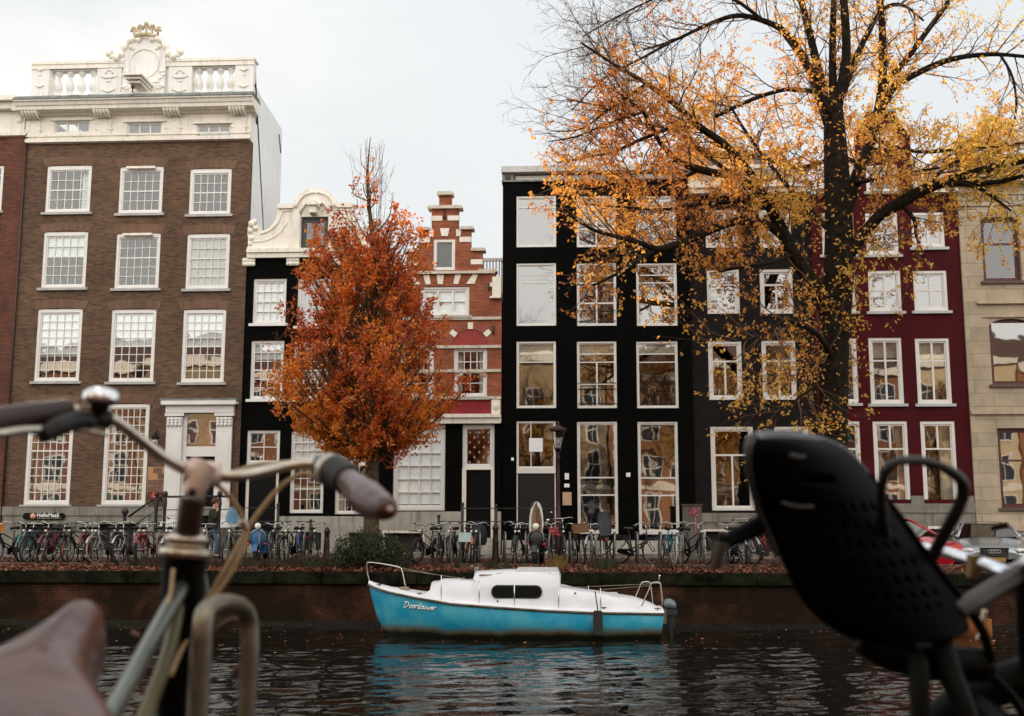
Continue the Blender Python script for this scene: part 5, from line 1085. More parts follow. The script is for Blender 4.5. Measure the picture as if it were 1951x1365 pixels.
def tufts(name, label, spots, m, h=.35, n=60, seed=1):
    r2 = np.random.default_rng(seed); q = MB()
    for (x, y, z, s) in spots:
        for _ in range(n):
            a = r2.uniform(0, 2*PI); l = h*s*r2.uniform(.4, 1.1); b0 = Vector((x+r2.normal(0, .07*s), y+r2.normal(0, .05), z)); dx = math.cos(a)*l*.45; w_ = .008
            q.add([b0+Vector((-w_, 0, 0)), b0+Vector((w_, 0, 0)), b0+Vector((dx*.5+w_, math.sin(a)*l*.2, l*.65)), b0+Vector((dx*.5-w_, math.sin(a)*l*.2, l*.65)), b0+Vector((dx, math.sin(a)*l*.4, l*.9))], [(0, 1, 2, 3), (3, 2, 4)])
    o = q.build(name, m); tag(o, kind='stuff'); return o
sp_ = lambda px, Y=28.9, s=1: (U(px, 1075, Y).x, Y, -.07, s)
tufts('weeds', '', [sp_(px, 28.75+.3*rg.random(), rg.uniform(.5, 1.0)) for px in list(range(250, 345, 8))+list(range(380, 640, 14))+[930, 940, 1130, 1145, 1160, 1175, 1260, 1270, 1480, 830, 870]], mat('dry_weed', (.045, .028, .014), .9, var=.5, vs=3), .42, 46, 2)
tufts('grass', '', [sp_(1054, 28.8, .9), sp_(1063, 28.8, 1.0), sp_(1071, 28.9, .6)], mat('straw_grass', (.20, .12, .035), .9, var=.4, vs=3), .48, 34, 3)
tufts('undergrowth', '', [sp_(590, 28.7, .8), sp_(598, 28.7, .7), sp_(1150, 28.7, .9), sp_(1160, 28.7, .8), sp_(945, 28.7, .5), sp_(965, 28.7, .5)], mat('fresh_green', (.022, .034, .010), .8, var=.4, vs=3), .35, 60, 5)
n = 9000; X_ = rg.uniform(-20, 19, n); Y_ = YQ+.05+rg.beta(1.1, 2.2, n)*2.0; n2 = 1500; X_ = np.concatenate([X_, rg.uniform(-20, 6.4, n2)]); Y_ = np.concatenate([Y_, rg.uniform(30, 36, n2)])
Zg = np.interp(Y_, [YQ, YQ+.3, 29.2, 30.1, 34, 36], [ZQ+.02, ZQ+.04, -.03, .02, .04, .12])+rg.uniform(.0, .05, len(X_))*(Y_ < 30)
FALL = leafmat('fallen_leaf', [(0, (.05, .018, .010)), (.4, (.17, .045, .02)), (.7, (.28, .085, .03)), (1, (.50, .24, .09))], .1)
fl = leaf_mesh('fallen_leaves', FALL, np.stack([X_, Y_, Zg], 1), .10, rg.beta(1.6, 2.4, len(X_)), None, flat=.72, aspect=.65, seed=8); tag(fl, kind='stuff')
n = 260; wl_ = leaf_mesh('floating_leaves', FALL, np.stack([rg.uniform(-16, 14, n), YQ-rg.beta(1, 3, n)*9, np.full(n, ZW+.035)], 1), .08, rg.beta(2, 1.5, n), None, flat=.97, aspect=.7, seed=12); tag(wl_, kind='stuff')
# ================================================================= street things on the far quay
IRON = mat('iron_black', (.02, .02, .02), .5); GALV = mat('galvanised_steel', (.19, .20, .185), .45, .7, .25, 6); CHR = mat('chrome', (.55, .55, .53), .2, 1., 0)
RUB = mat('tyre_rubber', (.012, .012, .012), .8, var=.2); RIMM = mat('rim_steel', (.20, .20, .19), .35, .8, .1); BLKM = mat('black_enamel', (.012, .012, .013), .35, var=.2)
LEA = mat('saddle_black', (.015, .013, .012), .5); REDL = mat('red_reflector', (.5, .01, .015), .3, var=0); LAMPG = mat('lamp_lens', (.85, .85, .8), .2, var=0)
WICK = mat('wicker', (.16, .085, .04), .8, var=.4, vs=30, bump=.6, bs=60); MAROON = mat('maroon_iron', (.032, .007, .008), .55, var=.3, vs=4)
def wheel_bm(R, tr, nsp=20):
    t = MB(); t.ring((0, 0, 0), R, 'y', 28, tr, 6); r = MB(); r.ring((0, 0, 0), R-tr-.008, 'y', 28, .012, 5)
    s = MB()
    for k in range(nsp):
        a = 2*PI*k/nsp; s.tube([(.02*math.cos(a+.9), .03*(-1)**k, .02*math.sin(a+.9)), ((R-.03)*math.cos(a), 0, (R-.03)*math.sin(a))], .0022, 3, cap=False)
    s.lathe((0, -.045, 0), [(0, 0), (.03, 0), (.018, .02), (.018, .07), (.03, .09), (0, .09)], 8, 'y'); return t, r, s
def make_bike(name='bicycle', bar='swept', basket=None, rackb=True, tyre=RUB, fr=BLKM, R=.345, tr=.021, lamp=True, coat=False):
    """city bike, front towards -Y, origin on the ground under the bottom bracket"""
    b = thing(name, '', 'bicycle'); y = lambda v: -v      # design along +x=front then map to -Y
    def T(p): return (p[2] if len(p) == 4 else p[1], -p[0], p[2]) if False else (p[1], -p[0], p[2])
    def tube(m_, pts, r, n=6): m_.tube([T(p) for p in pts], r, n)
    for X, nm in ((.56, 'wheel'), (-.52, 'wheel')):
        t, r, s = wheel_bm(R, tr); 
        o = MB(); o.ring((0, 0, 0), .001, 'y', 4, .0005, 3); 
        w_ = r.build('wheel', RIMM, b); w_.location = (0, -X, R+tr); w_.rotation_euler = (0, 0, PI/2)
        t.build('tyre', tyre, w_); s.build('spokes', CHR, w_)
    Zr = R+tr; f = MB()
    tube(f, [(-.10, 0, .30), (-.20, 0, .86)], .016); tube(f, [(.38, 0, .62), (-.13, 0, .40)], .019); tube(f, [(.37, 0, .80), (.37, 0, .60)], .022) ; tube(f, [(.365, 0, .83), (-.16, 0, .62)], .016) ; tube(f, [(.385, 0, .58), (-.10, 0, .30)], .018)
    for s in (-.05, .05): tube(f, [(-.10, s*.6, .30), (-.52, s, Zr)], .010); tube(f, [(-.18, s*.5, .72), (-.52, s, Zr)], .009)
    f.build('frame', fr, b)
    k = MB(); tube(k, [(.36, 0, .90), (.39, 0, .72)], .014)
    for s in (-.055, .055): tube(k, [(.385, s, .70), (.43, s, .55), (.56, s, Zr)], .012)
    k.build('fork', fr, b)
    for X in (.56, -.52):
        g = MB(); a0, a1 = (.15*PI, .98*PI) if X > 0 else (-.05*PI, .8*PI)
        P = [[T((X+math.cos(a)*(R+.05)*(-1 if False else 1), s, Zr+math.sin(a)*(R+.05))) for s in (-.028, -.018, 0, .018, .028)] for a in np.linspace(a0, a1, 14)]
        g.grid(P); g.build('mudguard', fr, b)
    h = MB(); st = [(.36, 0, .88), (.345, 0, 1.03)]; tube(h, st, .013)
    if bar == 'swept': pts = [(.02, .30, 1.04), (.18, .30, 1.07), (.30, .22, 1.09), (.36, .09, 1.05), (.37, 0, 1.03)]
    elif bar == 'wide': pts = [(.14, .33, 1.02), (.25, .29, 1.05), (.35, .17, 1.10), (.38, .06, 1.06), (.38, 0, 1.04)]
    elif bar == 'flat': pts = [(.28, .31, 1.05), (.32, .2, 1.05), (.35, .05, 1.04), (.35, 0, 1.04)]
    else: pts = [(.05, .27, 1.17), (.2, .28, 1.20), (.3, .2, 1.21), (.35, .06, 1.20), (.35, 0, 1.2)]; 
    if bar == 'high': tube(h, [(.345, 0, 1.03), (.35, 0, 1.20)], .013)
    full = pts[:-1]+[pts[-1]]+[(p[0], -p[1], p[2]) for p in pts[:-1][::-1]]; q = bez([T(p) for p in full], 3); h.tube(q, .011, 6)
    hb = h.build('handlebar', CHR, b)
    for sgn in (1, -1):
        g = MB(); a, c = Vector(pts[0]), Vector(pts[1]); a.y *= sgn; c.y *= sgn; g.tube([T(a), T(a.lerp(c, .8))], .017, 6); g.build('grip', LEA, hb)
    br = MB()
    for sgn in (1, -1): a, c = Vector(pts[1]), Vector(pts[0]); br.tube([T((a.x, sgn*a.y*.95, a.z-.01)), T((c.x+.06, sgn*c.y*.97, c.z-.035))], .005, 4)
    br.build('brake_lever', CHR, hb)
    s_ = MB(); sz = .93
    P = []
    for X, w_, dz in ((-.34, .06, .0), (-.31, .10, .02), (-.24, .105, .02), (-.17, .06, .01), (-.10, .028, .005), (-.05, .018, -.01)):
        P.append([T((X, w_*math.cos(a), sz+dz+.028*math.sin(a)-(.02 if math.sin(a) < 0 else 0))) for a in np.linspace(0, 2*PI, 11)[:-1]])
    s_.grid(P, closed=True); s_.add([P[0][i] for i in range(10)], [tuple(range(10))]); s_.build('saddle', LEA, b)
    MB().tube([T((-.2, 0, .84)), T((-.215, 0, .94))], .012, 6).build('seat_post', CHR, b)
    if rackb:
        r = MB()
        for s in (-.07, 0, .07): tube(r, [(-.30, s, .74), (-.78, s, .74)], .006, 4)
        tube(r, [(-.78, -.07, .74), (-.78, .07, .74)], .006, 4)
        for s in (-.08, .08): tube(r, [(-.60, s*.9, .74), (-.53, s, Zr)], .005, 4)
        r.build('rear_rack', fr, b)
    cc = MB(); cc.prism([(0, 0)], 0, 0) if False else None
    P = [T((X, -.06, z_)) for X, z_ in [(-.02, .22), (-.02, .38), (-.12, .41), (-.52, .40), (-.56, .33), (-.52, .29), (-.12, .20)]]; n = len(P)
    P2 = [(p[0]-.02, p[1], p[2]) for p in P]; cc.add(P+P2, [tuple(range(n)), tuple(range(n, 2*n))[::-1]]+[(i, (i+1) % n, (i+1) % n+n, i+n) for i in range(n)]); cc.build('chain_case', BLKM, b)
    c = MB(); tube(c, [(-.10, .09, .30), (.05, .10, .22)], .009, 4); tube(c, [(-.10, -.09, .30), (-.25, -.10, .38)], .009, 4); c.build('crank', CHR, b)
    for (X, Y_, Z_) in ((.06, .15, .215), (-.26, -.15, .385)):
        p_ = MB(); q = T((X, Y_, Z_)); p_.box(q[0]-.045, q[0]+.045, q[1]-.03, q[1]+.03, q[2]-.012, q[2]+.012); p_.build('pedal', RUB, b)
    if lamp: MB().lathe(T((.46, 0, .86)), [(0, 0), (.028, -.01), (.032, -.06), (0, -.062)], 10, 'y').build('headlight', LAMPG, b)
    MB().lathe(T((-.86, 0, .66)), [(0, 0), (.03, 0), (.03, .02), (0, .02)], 8, 'y').build('tail_light', REDL, b)
    if basket == 'wicker' or basket == 'crate' or basket == 'wire':
        g = MB(); m_ = {'wicker': WICK, 'crate': mat('orange_crate', (.75, .22, .03), .6, var=.1), 'wire': IRON}[basket]
        for (x0, x1, y0, y1) in ((.44, .46, -.2, .2), (.74, .76, -.2, .2), (.46, .74, -.2, -.18), (.46, .74, .18, .2)):
            if basket == 'wire':
                for q in range(9):
                    a = (x0+(x1-x0)*q/8, y0+(y1-y0)*q/8); g.tube([T((a[0], a[1], .84)), T((a[0], a[1], 1.06))], .003, 3)
            else: A_, B_2 = T((x0, y0, 0)), T((x1, y1, 0)); g.box(min(A_[0], B_2[0]), max(A_[0], B_2[0]), min(A_[1], B_2[1]), max(A_[1], B_2[1]), .84, 1.06)
        A_, B_2 = T((.44, -.2, 0)), T((.76, .2, 0)); g.box(min(A_[0], B_2[0]), max(A_[0], B_2[0]), min(A_[1], B_2[1]), max(A_[1], B_2[1]), .825, .838)
        for z_ in (.95, 1.06):
            g.tube([T(p) for p in ((.44, -.2, z_), (.76, -.2, z_), (.76, .2, z_), (.44, .2, z_))], .008, 4, closed=True)
        g.build('basket' if basket != 'crate' else 'crate', m_, b)
        if basket == 'crate':
            g = MB(); 
            for s in (-.22, .22): g.tube([T(p) for p in ((.42, s, .80), (.42, s, 1.02), (.78, s, 1.02), (.78, s, .80))], .012, 5, closed=True)
            g.build('front_rack', mat('white_enamel', (.7, .7, .68), .4, var=0), b)
    if basket == 'rack':
        g = MB(); g.tube([T(p) for p in ((.44, -.18, .86), (.76, -.18, .86), (.76, .18, .86), (.44, .18, .86))], .009, 5, closed=True)
        for s in (-.09, 0, .09): g.tube([T((.44, s, .86)), T((.76, s, .86))], .006, 4)
        g.tube([T(p) for p in ((.46, -.18, .86), (.46, -.16, 1.0), (.46, .16, 1.0), (.46, .18, .86))], .008, 5)
        for s in (-.15, .15): g.tube([T((.7, s, .86)), T((.56, s*.6, .37))], .007, 4)
        g.build('front_rack', BLKM, b)
    if basket == 'shield':
        PL = mat('blue_plastic_shield', (.12, .25, .38), .15, var=.1); g = MB()
        P = [[T((.40+.05*math.cos(u*1.4), w_*math.sin(u*1.4), z_)) for u in np.linspace(-1, 1, 9)] for z_, w_ in ((1.08, .17), (1.2, .18), (1.32, .16), (1.42, .12), (1.48, .06))]
        g.grid(P); g.build('windshield', PL, b); 
        g = MB(); g.cham(-.13, .13, -.40, -.2, .98, 1.02, .01); g.cham(-.13, .13, -.20, -.17, 1.0, 1.3, .01); g.build('child_seat', mat('white_plastic', (.6, .63, .64), .4, var=0), b)
    if basket == 'seat':
        g = MB()
        P = [[T((-.55+.10*math.cos(u*1.5)-.04*z_, w_*math.sin(u*1.5), .78+z_)) for u in np.linspace(-1, 1, 9)] for z_, w_ in ((0, .15), (.15, .17), (.35, .18), (.5, .17), (.6, .12))]
        g.grid(P); g.cham(-.15, .15, .35, .6, .76, .80, .01); g.build('child_seat', mat('grey_plastic', (.05, .06, .07), .5, var=.2), b)
    if coat:
        g = MB()
        P = [[T((.10+.42*math.cos(a)*w_, .24*math.sin(a)*w_*(1+.1*math.sin(5*a)), z_)) for a in np.linspace(0, 2*PI, 17)[:-1]] for z_, w_ in ((.50, .9), (.62, 1.02), (.85, .95), (1.02, .7), (1.1, .3), (1.12, .02))]
        g.grid(P, closed=True); g.build('rain_cover', mat('black_cloth', (.012, .013, .016), .7, var=.3, vs=12, bump=.6, bs=20), b)
    return b
def override(o, nm, m):
    for c in o.children_recursive:
        if c.name.split('.')[0] in nm:
            for i, s in enumerate(c.material_slots): s.link = 'OBJECT'; s.material = m
PROT = {}
def bike(px, label, kind='swept', col=None, tyre=None, rz=0, Y=30.15, lean=.06, group='bicycles parked in the racks'):
    key = kind
    if key not in PROT:
        kw = dict(swept={}, wide=dict(bar='wide'), flat=dict(bar='flat', rackb=False), high=dict(bar='high'), wicker=dict(basket='wicker'), crate=dict(bar='wide', basket='crate'), wire=dict(basket='wire'), rack=dict(basket='rack'), shield=dict(bar='wide', basket='shield'), seat=dict(basket='seat'), cover=dict(coat=True, bar='wide'), fat=dict(bar='flat', tr=.05, R=.30, basket='rack'))[kind]
        o = make_bike(**kw); PROT[key] = o
    else: o = copy_tree(PROT[key])
    p = U(px, 1060, Y); o.location = (p.x, Y, 0.0); o.rotation_euler = (0, lean, math.radians(rz)); o['label'] = label; o['category'] = 'bicycle'; o['group'] = group
    override(o, ('frame', 'fork', 'mudguard'), col or BLKM); override(o, ('tyre',), tyre or RUB)
    return o
bpy.context.view_layer.update()
c_ = lambda n, c: mat(n, c, .4, var=.1)
TEAL = c_('teal_enamel', (.01, .13, .17)); PINK = c_('pink_enamel', (.16, .010, .025)); SILV = mat('silver_enamel', (.38, .39, .38), .35, .5, 0); ORG = c_('orange_enamel', (.55, .13, .02)); NAVY = c_('navy_enamel', (.02, .04, .12)); REDE = c_('red_enamel', (.35, .01, .02)); GRNE = c_('green_enamel', (.03, .10, .06)); WHT = c_('white_frame_enamel', (.55, .55, .52)); BRT = mat('cream_tyre', (.30, .24, .16), .8); RST = mat('rust_enamel', (.20, .06, .03), .6); ORT = mat('orange_tyre', (.40, .10, .03), .7)
BK = [(17, 'bicycle with white front rack holding an orange crate, far left of the rack row', 'crate', None, None, -14), (52, 'dark bicycle with pale teal mudguard beside the orange-crate bicycle', 'swept', TEAL, None, 8), (74, 'black bicycle in front of the dark basement opening under the sign', 'flat', None, None, -6), (93, 'crimson-pink city bicycle under the black sign board', 'wide', PINK, None, 5),
      (128, 'bicycle with orange tyres left of the silver-barred black bicycle', 'flat', None, ORT, 18), (150, 'black bicycle with bright silver swept handlebar beside orange-tyred one', 'wire', None, None, -5), (163, 'black bicycle with pink front fork, between two grey hoops', 'swept', PINK, None, 10), (184, 'small black bicycle with folded bars right of the pink-forked one', 'flat', None, None, 15),
      (206, 'bicycle with brown tyres reared up high in the rack', 'wide', SILV, BRT, -12), (232, 'black bicycle with round front rack below the stair railing', 'rack', None, None, 6), (250, 'silver bicycle behind the stair railing foot', 'wide', SILV, None, -8), (272, 'red and black bicycle with small red frame parts near the stoop', 'swept', REDE, None, 12), (290, 'pink-framed bicycle partly hidden by brown weeds', 'flat', PINK, None, -10),
      (318, 'dark bicycle with red reflector left of the near head tube', 'wide', None, None, 14), (334, 'pale grey bicycle with high chrome bars beside the stoop', 'high', SILV, None, -6), (392, 'black bicycle in front of the walking person', 'flat', None, None, 8), (441, 'bicycle with tall blue child windshield', 'shield', None, None, 0),
      (531, 'black bicycle with large front carrier right of the blue moped', 'rack', None, None, 4), (556, 'dark bicycle with black saddle left of the navy one', 'swept', None, None, -10), (571, 'navy bicycle with silver upswept handlebar', 'wide', NAVY, None, 10), (593, 'bicycle with cream front tyre near the iron post', 'swept', None, BRT, 18),
      (842, 'dark bicycle with tall front carrier beside the fat-tyred one', 'rack', None, None, 5), (868, 'black bicycle with low flat bar left of the orange one', 'flat', None, None, -7), (888, 'bicycle with orange front fork', 'flat', ORG, None, 12), (907, 'bicycle under a black rain cover in front of the red house door', 'cover', None, None, 0),
      (977, 'black bicycle with silver bars right of the maroon bollard', 'wide', None, None, 3), (1000, 'black bicycle with wicker front basket left of the windshield moped', 'flat', None, None, -12), (1056, 'bicycle with red flowers on its bars at the lamp post', 'wide', MAROON, None, 4), (1078, 'black bicycle with very high chrome handlebar right of the lamp post', 'high', None, None, 2), (1104, 'bicycle with brown wicker basket and curved grips', 'wicker', None, None, 10),
      (1131, 'pale bicycle beside the black box cargo bicycle', 'flat', WHT, None, -14), (1158, 'black bicycle with grey child seat, beneath the middle tall window', 'seat', None, None, 180), (1212, 'black bicycle parked almost sideways with long silver bar', 'wide', None, None, 52), (1277, 'bicycle with white tyre and teal frame below the right tall window', 'wide', TEAL, WHT, 6),
      (1300, 'silver bicycle with pale tyres left of the graffiti cabinet', 'wide', SILV, BRT, -10), (1322, 'black bicycle with curved chrome bar in front of the graffiti cabinet', 'wide', None, None, 28), (1392, 'silver grey bicycle left in a tangle by the charcoal house', 'swept', SILV, None, -10), (1404, 'pale grey bicycle in the middle of the tangle by the charcoal house', 'flat', SILV, None, 10), (1418, 'grey bicycle on the right of the tangle by the charcoal house', 'high', SILV, None, 20), (1468, 'small red bicycle beside the child seat back', 'flat', REDE, None, 60)]
for a in BK: bike(a[0], a[1], a[2], a[3], a[4], a[5], Y=30.15+.12*math.sin(a[0]), lean=.09*math.sin(a[0]*1.7))
o = bike(816, 'fat-tyred dark bicycle with wide bars, first in the row right of the shrub', 'fat', MAROON, None, -22); o.location.y = 29.9
fl_ = MB(); p = U(1056, 1012, 29.7)
for i in range(26): fl_.ball((p.x+random.uniform(-.13, .13), 29.62+random.uniform(-.08, .08), p.z+random.uniform(-.12, .1)), random.uniform(.018, .035), 6, 4)
fl_.tube([(p.x-.14, 29.62, p.z), (p.x, 29.6, p.z-.03), (p.x+.14, 29.62, p.z)], .02, 5)
tag(fl_.build('flower_garland', mat('flower_red', (.42, .06, .06), .6, var=.5, vs=12)), 'red and pink flowers wound on the handlebar by the lamp post', 'flowers')
p = U(886, 1024, 29.5); tag(MB().cham(p.x-.16, p.x+.16, 29.42, 29.62, p.z-.12, p.z+.12, .01).build('front_box', mat('pale_blue_box', (.42, .55, .55), .6, var=.1)), 'pale blue box carried above the orange front fork', 'box')
# racks: hoops with rounded tops, and plain pairs to the right
def hoop(px, label, rot, h=.86, Y=29.55, lean=0, lng=.8, m=GALV):
    p = U(px, 1060, Y); t = MB(); e = [(0, 0, -.1), (0, 0, h-.12), (0, .05, h-.03), (0, .14, h), (0, lng-.14, h), (0, lng-.05, h-.03), (0, lng, h-.12), (0, lng, -.1)]
    t.tube(e, .024, 8); o = t.build('rack_hoop', m); o.location = (p.x, Y, -.03); o.rotation_euler = (0, lean, math.radians(rot)); tag(o, label, 'bike rack', 'steel bicycle rack hoops'); return o
h0 = None
HP = [42, 84, 127, 172, 212, 255, 299, 343, 390, 434, 468, 495, 513, 527, 548, 578, 832, 856, 875, 898, 914, 962, 1003, 1045, 1087, 1130, 1170, 1216, 1258, 1301, 1340, 1383, 1428]
nb = ['the orange-crate bicycle', 'the dark basement opening', 'the orange-tyred bicycle', 'the pink-forked bicycle', 'the reared-up bicycle', 'the stair railing foot', 'the brown weeds', 'the near head tube', 'the walking person', 'the blue windshield bicycle', 'the foot of the fence left of the blue moped', 'the blue moped front wheel', 'the right of the blue moped', 'the large front carrier', 'the black saddle bicycle', 'the navy bicycle', 'the fat-tyred bicycle', 'the tall carrier bicycle', 'the low flat bar bicycle', 'the orange fork', 'the black rain cover', 'the maroon bollard', 'the windshield moped', 'the flower bicycle', 'the wicker basket bicycle', 'the pale bicycle', 'the child-seat bicycle', 'the sideways bicycle', 'the white-tyred bicycle', 'the graffiti cabinet left side', 'the graffiti cabinet right side', 'the tangle left side', 'the tangle right side']
hp_ = None
for i, px in enumerate(HP):
    rot = -14 if px < 640 else 3; lab = 'grey steel bicycle hoop at '+nb[i]
    if hp_ is None: hp_ = hoop(px, lab, rot)
    else:
        o = hp_.copy(); COL.objects.link(o); p = U(px, 1060, 29.55); o.location = (p.x, 29.55, -.03); o.rotation_euler = (0, .04*math.sin(px), math.radians(rot+4*math.sin(px*3))); o['label'] = lab
for k, (a, b_) in enumerate(((815, 935), (955, 1200), (1200, 1490), (0, 130), (130, 270))):
    x0, x1 = U(a, 1075, 29.4).x, U(b_, 1075, 29.4).x; q = MB(); q.cham(x0, x1-.03, 29.38, 29.46, -.06, .03, .008)
    tag(q.build('ground_rail', mat('old_timber', (.10, .085, .07), .9, var=.4, vs=4)), ['low ground rail under the racks in front of the red house', 'low ground rail under the racks at the lamp post', 'low ground rail under the racks at the graffiti cabinet', 'low ground rail under the racks far left', 'low ground rail under the racks below the sign board'][k], 'rail', 'low rack rails')
# cast iron bollards
def bollard(px, label, h=.95, Y=30.9):
    p = U(px, 1060, Y); o = MB().lathe((0, 0, 0), [(.12, 0), (.12, .12), (.095, .16), (.08, .55), (.085, .6), (.075, .62), (.07, h-.16), (.095, h-.14), (.095, h-.1), (.07, h-.06), (.04, h), (0, h+.01)], 12).build('bollard', MAROON)
    o.location = (p.x, Y, 0); tag(o, label, 'bollard', 'maroon cast iron bollards'); return o
bollard(622, 'maroon cast iron bollard left of the green shrub'); bollard(944, 'maroon cast iron bollard in front of the pale plinth by the red house door', 1.05)
# stoop railing of the brown house
sr = thing('stair_railing', 'black iron stair railing with ball-topped posts at the brown house stoop', 'railing'); YR = 34.75; q = MB()
P = [U(245, 985, YR), U(298, 947, YR), U(440, 946, YR)]; q.tube(P, .035, 8); q.tube([U(262, 996, YR), U(298, 972, YR), U(440, 971, YR)], .014, 6); q.build('rail', IRON, sr)
for px in (299, 315, 419):
    a = U(px, 945, YR+.01); t = MB(); b0 = U(px, 1046, YR+.01).z; H = a.z-b0
    t.lathe((a.x, YR, b0), [(.12, 0), (.12, .06), (.07, .1), (.05, .3), (.055, H*.75), (.075, H*.85), (.06, H-.1), (.045, H-.04), (.07, H), (.09, H+.06), (.06, H+.13), (0, H+.16)], 12); t.build('post', IRON, sr)
a = U(238, 982, YR); t = MB(); t.lathe((a.x, YR, .1), [(.09, 0), (.09, .08), (.05, .12), (.05, a.z-.15), (.08, a.z-.05), (.12, a.z+.0), (.08, a.z+.1), (0, a.z+.12)], 12); t.build('post', IRON, sr)
sb_ = MB(); sb_.box(U(285, 1040, YR).x, U(440, 1040, YR).x, YR-.12, YR+.12, .1, U(300, 1048, YR).z-.01); sb_.build('base', STONE, sr)
# low iron fences with two rails before the doors
for k, (pts, posts, lab) in enumerate([((443, 600), (530, 592), 'thin black iron fence with two rails before the black gable house'), ((836, 1062), (836, 881, 945), 'thin black iron fence with two rails before the red house door')]):
    YI = 34.6; f = thing('iron_fence', lab, 'fence'); f['group'] = 'thin iron fences along the pavement'; q = MB(); zr = U(900, 968, YI).z
    if k == 1: q.tube([U(880, 969, YI), U(pts[1], 969, YI)], .014, 6)
    else: q.tube([U(pts[0], 968, YI), U(530, 968, YI)], .014, 6)
    q.tube([U(pts[0], 994, YI), U(pts[1], 994, YI)], .014, 6); q.build('rail', IRON, f)
    for px in posts:
        top = {530: 964, 592: 995, 836: 986, 881: 963, 945: 966}[px]; a = U(px, top, YI); q = MB(); q.tube([(a.x, YI, .1), (a.x, YI, a.z)], .045, 8); q.ball((a.x, YI, a.z+.03), .06, 8, 6); q.build('post', IRON, f)
# street lamp
YL = 30.6; a = U(1063, 840, YL); gx_ = a.x; zl = lambda y: U(1063, y, YL).z
lp = wthing('street_lamp', 'maroon cast iron street lamp with glass lantern', 'lamp', (gx_, YL, 0)); q = MB()
q.lathe((gx_, YL, -.05), [(.17, 0), (.17, .3), (.12, .4), (.13, .8), (.085, .9), (.075, 1.2), (.085, 1.24), (.06, 1.3), (.05, 2.2), (.065, 2.25), (.045, 2.3), (.04, zl(872)), (.07, zl(868)), (.03, zl(862)), (.02, zl(858)+.0)], 14); q.build('post', MAROON, lp)
q = MB(); cz0, cz1 = zl(854), zl(822)
for i in range(4):
    x_, y_ = ((1, 1), (-1, 1), (-1, -1), (1, -1))[i]; q.tube([(gx_+x_*.085, YL+y_*.085, cz0), (gx_+x_*.17, YL+y_*.17, cz1)], .012, 5)
    q.tube([(gx_, YL, zl(870)), (gx_+x_*.05, YL+y_*.05, zl(862)), (gx_+x_*.085, YL+y_*.085, cz0)], .014, 5)
q.box(gx_-.1, gx_+.1, YL-.1, YL+.1, cz0-.02, cz0+.005); q.build('lantern_frame', MAROON, lp)
q = MB(); v = [(gx_+sx*r_, YL+sy*r_, z_) for r_, z_ in ((.08, cz0+.01), (.165, cz1-.005)) for sx, sy in ((1, 1), (-1, 1), (-1, -1), (1, -1))]; q.add(v, [(0, 1, 5, 4), (1, 2, 6, 5), (2, 3, 7, 6), (3, 0, 4, 7)]); q.build('lamp_glass', glassmat('lantern_glass', .12, tint=(.8, .82, .8)), lp)
q = MB(); q.lathe((gx_, YL, cz1), [(.22, 0), (.24, .02), (.21, .05), (.18, .09), (.10, .14), (.05, .17), (.05, .20), (.06, .22), (.03, .26), (0, .29)], 8)
for i in range(12): a_ = i*PI/6; q.ball((gx_+.22*math.cos(a_), YL+.22*math.sin(a_), cz1+.06), .028, 6, 4)
q.build('cap', MAROON, lp); q = MB(); q.lathe((gx_, YL, cz0+.005), [(.03, 0), (.03, .1), (.045, .12), (.045, .2), (.02, .22), (0, .22)], 8); q.build('lamp_head', mat('lamp_white', (.7, .7, .65), .4, var=0), lp)
# electricity cabinet with pink graffiti
YK = 33.6; r = rect(1303, 964, 1338, 1056, YK); cb = wthing('utility_cabinet', 'grey utility cabinet sprayed with pink graffiti', 'cabinet', (r[0], YK, 0)); CABM = mat('cabinet_grey', (.13, .115, .10), .7, var=.25, vs=3)
q = MB(); q.cham(r[0], r[1], YK, YK+.4, .02, r[3], .015); q.build('body', CABM, cb); MB().cham(r[0]-.03, r[1]+.03, YK-.04, YK+.43, r[3]+.001, r[3]+.05, .012).build('lid', mat('lid_brown', (.09, .06, .05), .7), cb)
q = MB(); q.cham(r[0]+.18, r[1]-.01, YK-.012, YK-.001, .1, r[3]-.04, .004); q.build('door', CABM, cb)
q = MB(); PKM = mat('pink_spray', (.75, .16, .24), .7, var=0); gp = lambda px, py: (U(px, py, YK-.02).x, YK-.02, U(px, py, YK-.02).z)
for st in ([(1314, 974), (1321, 970), (1317, 980)], [(1322, 967), (1318, 975), (1315, 984)], [(1324, 969), (1322, 978), (1325, 986)], [(1313, 978), (1321, 977), (1328, 975)], [(1334, 968), (1325, 973), (1331, 979)], [(1325, 971), (1326, 983)], [(1321, 983), (1331, 982)], [(1325, 985), (1325, 1004), (1325, 1024)]): q.tube([gp(*s) for s in st], .011, 4)
q.build('graffiti', PKM, cb)
q = MB(); p0 = UXp(1303, 1000, r[0]); q.cham(r[0]-.004+.0, r[0]-.001, YK+.1, YK+.3, .6, 1.2, .0005); 
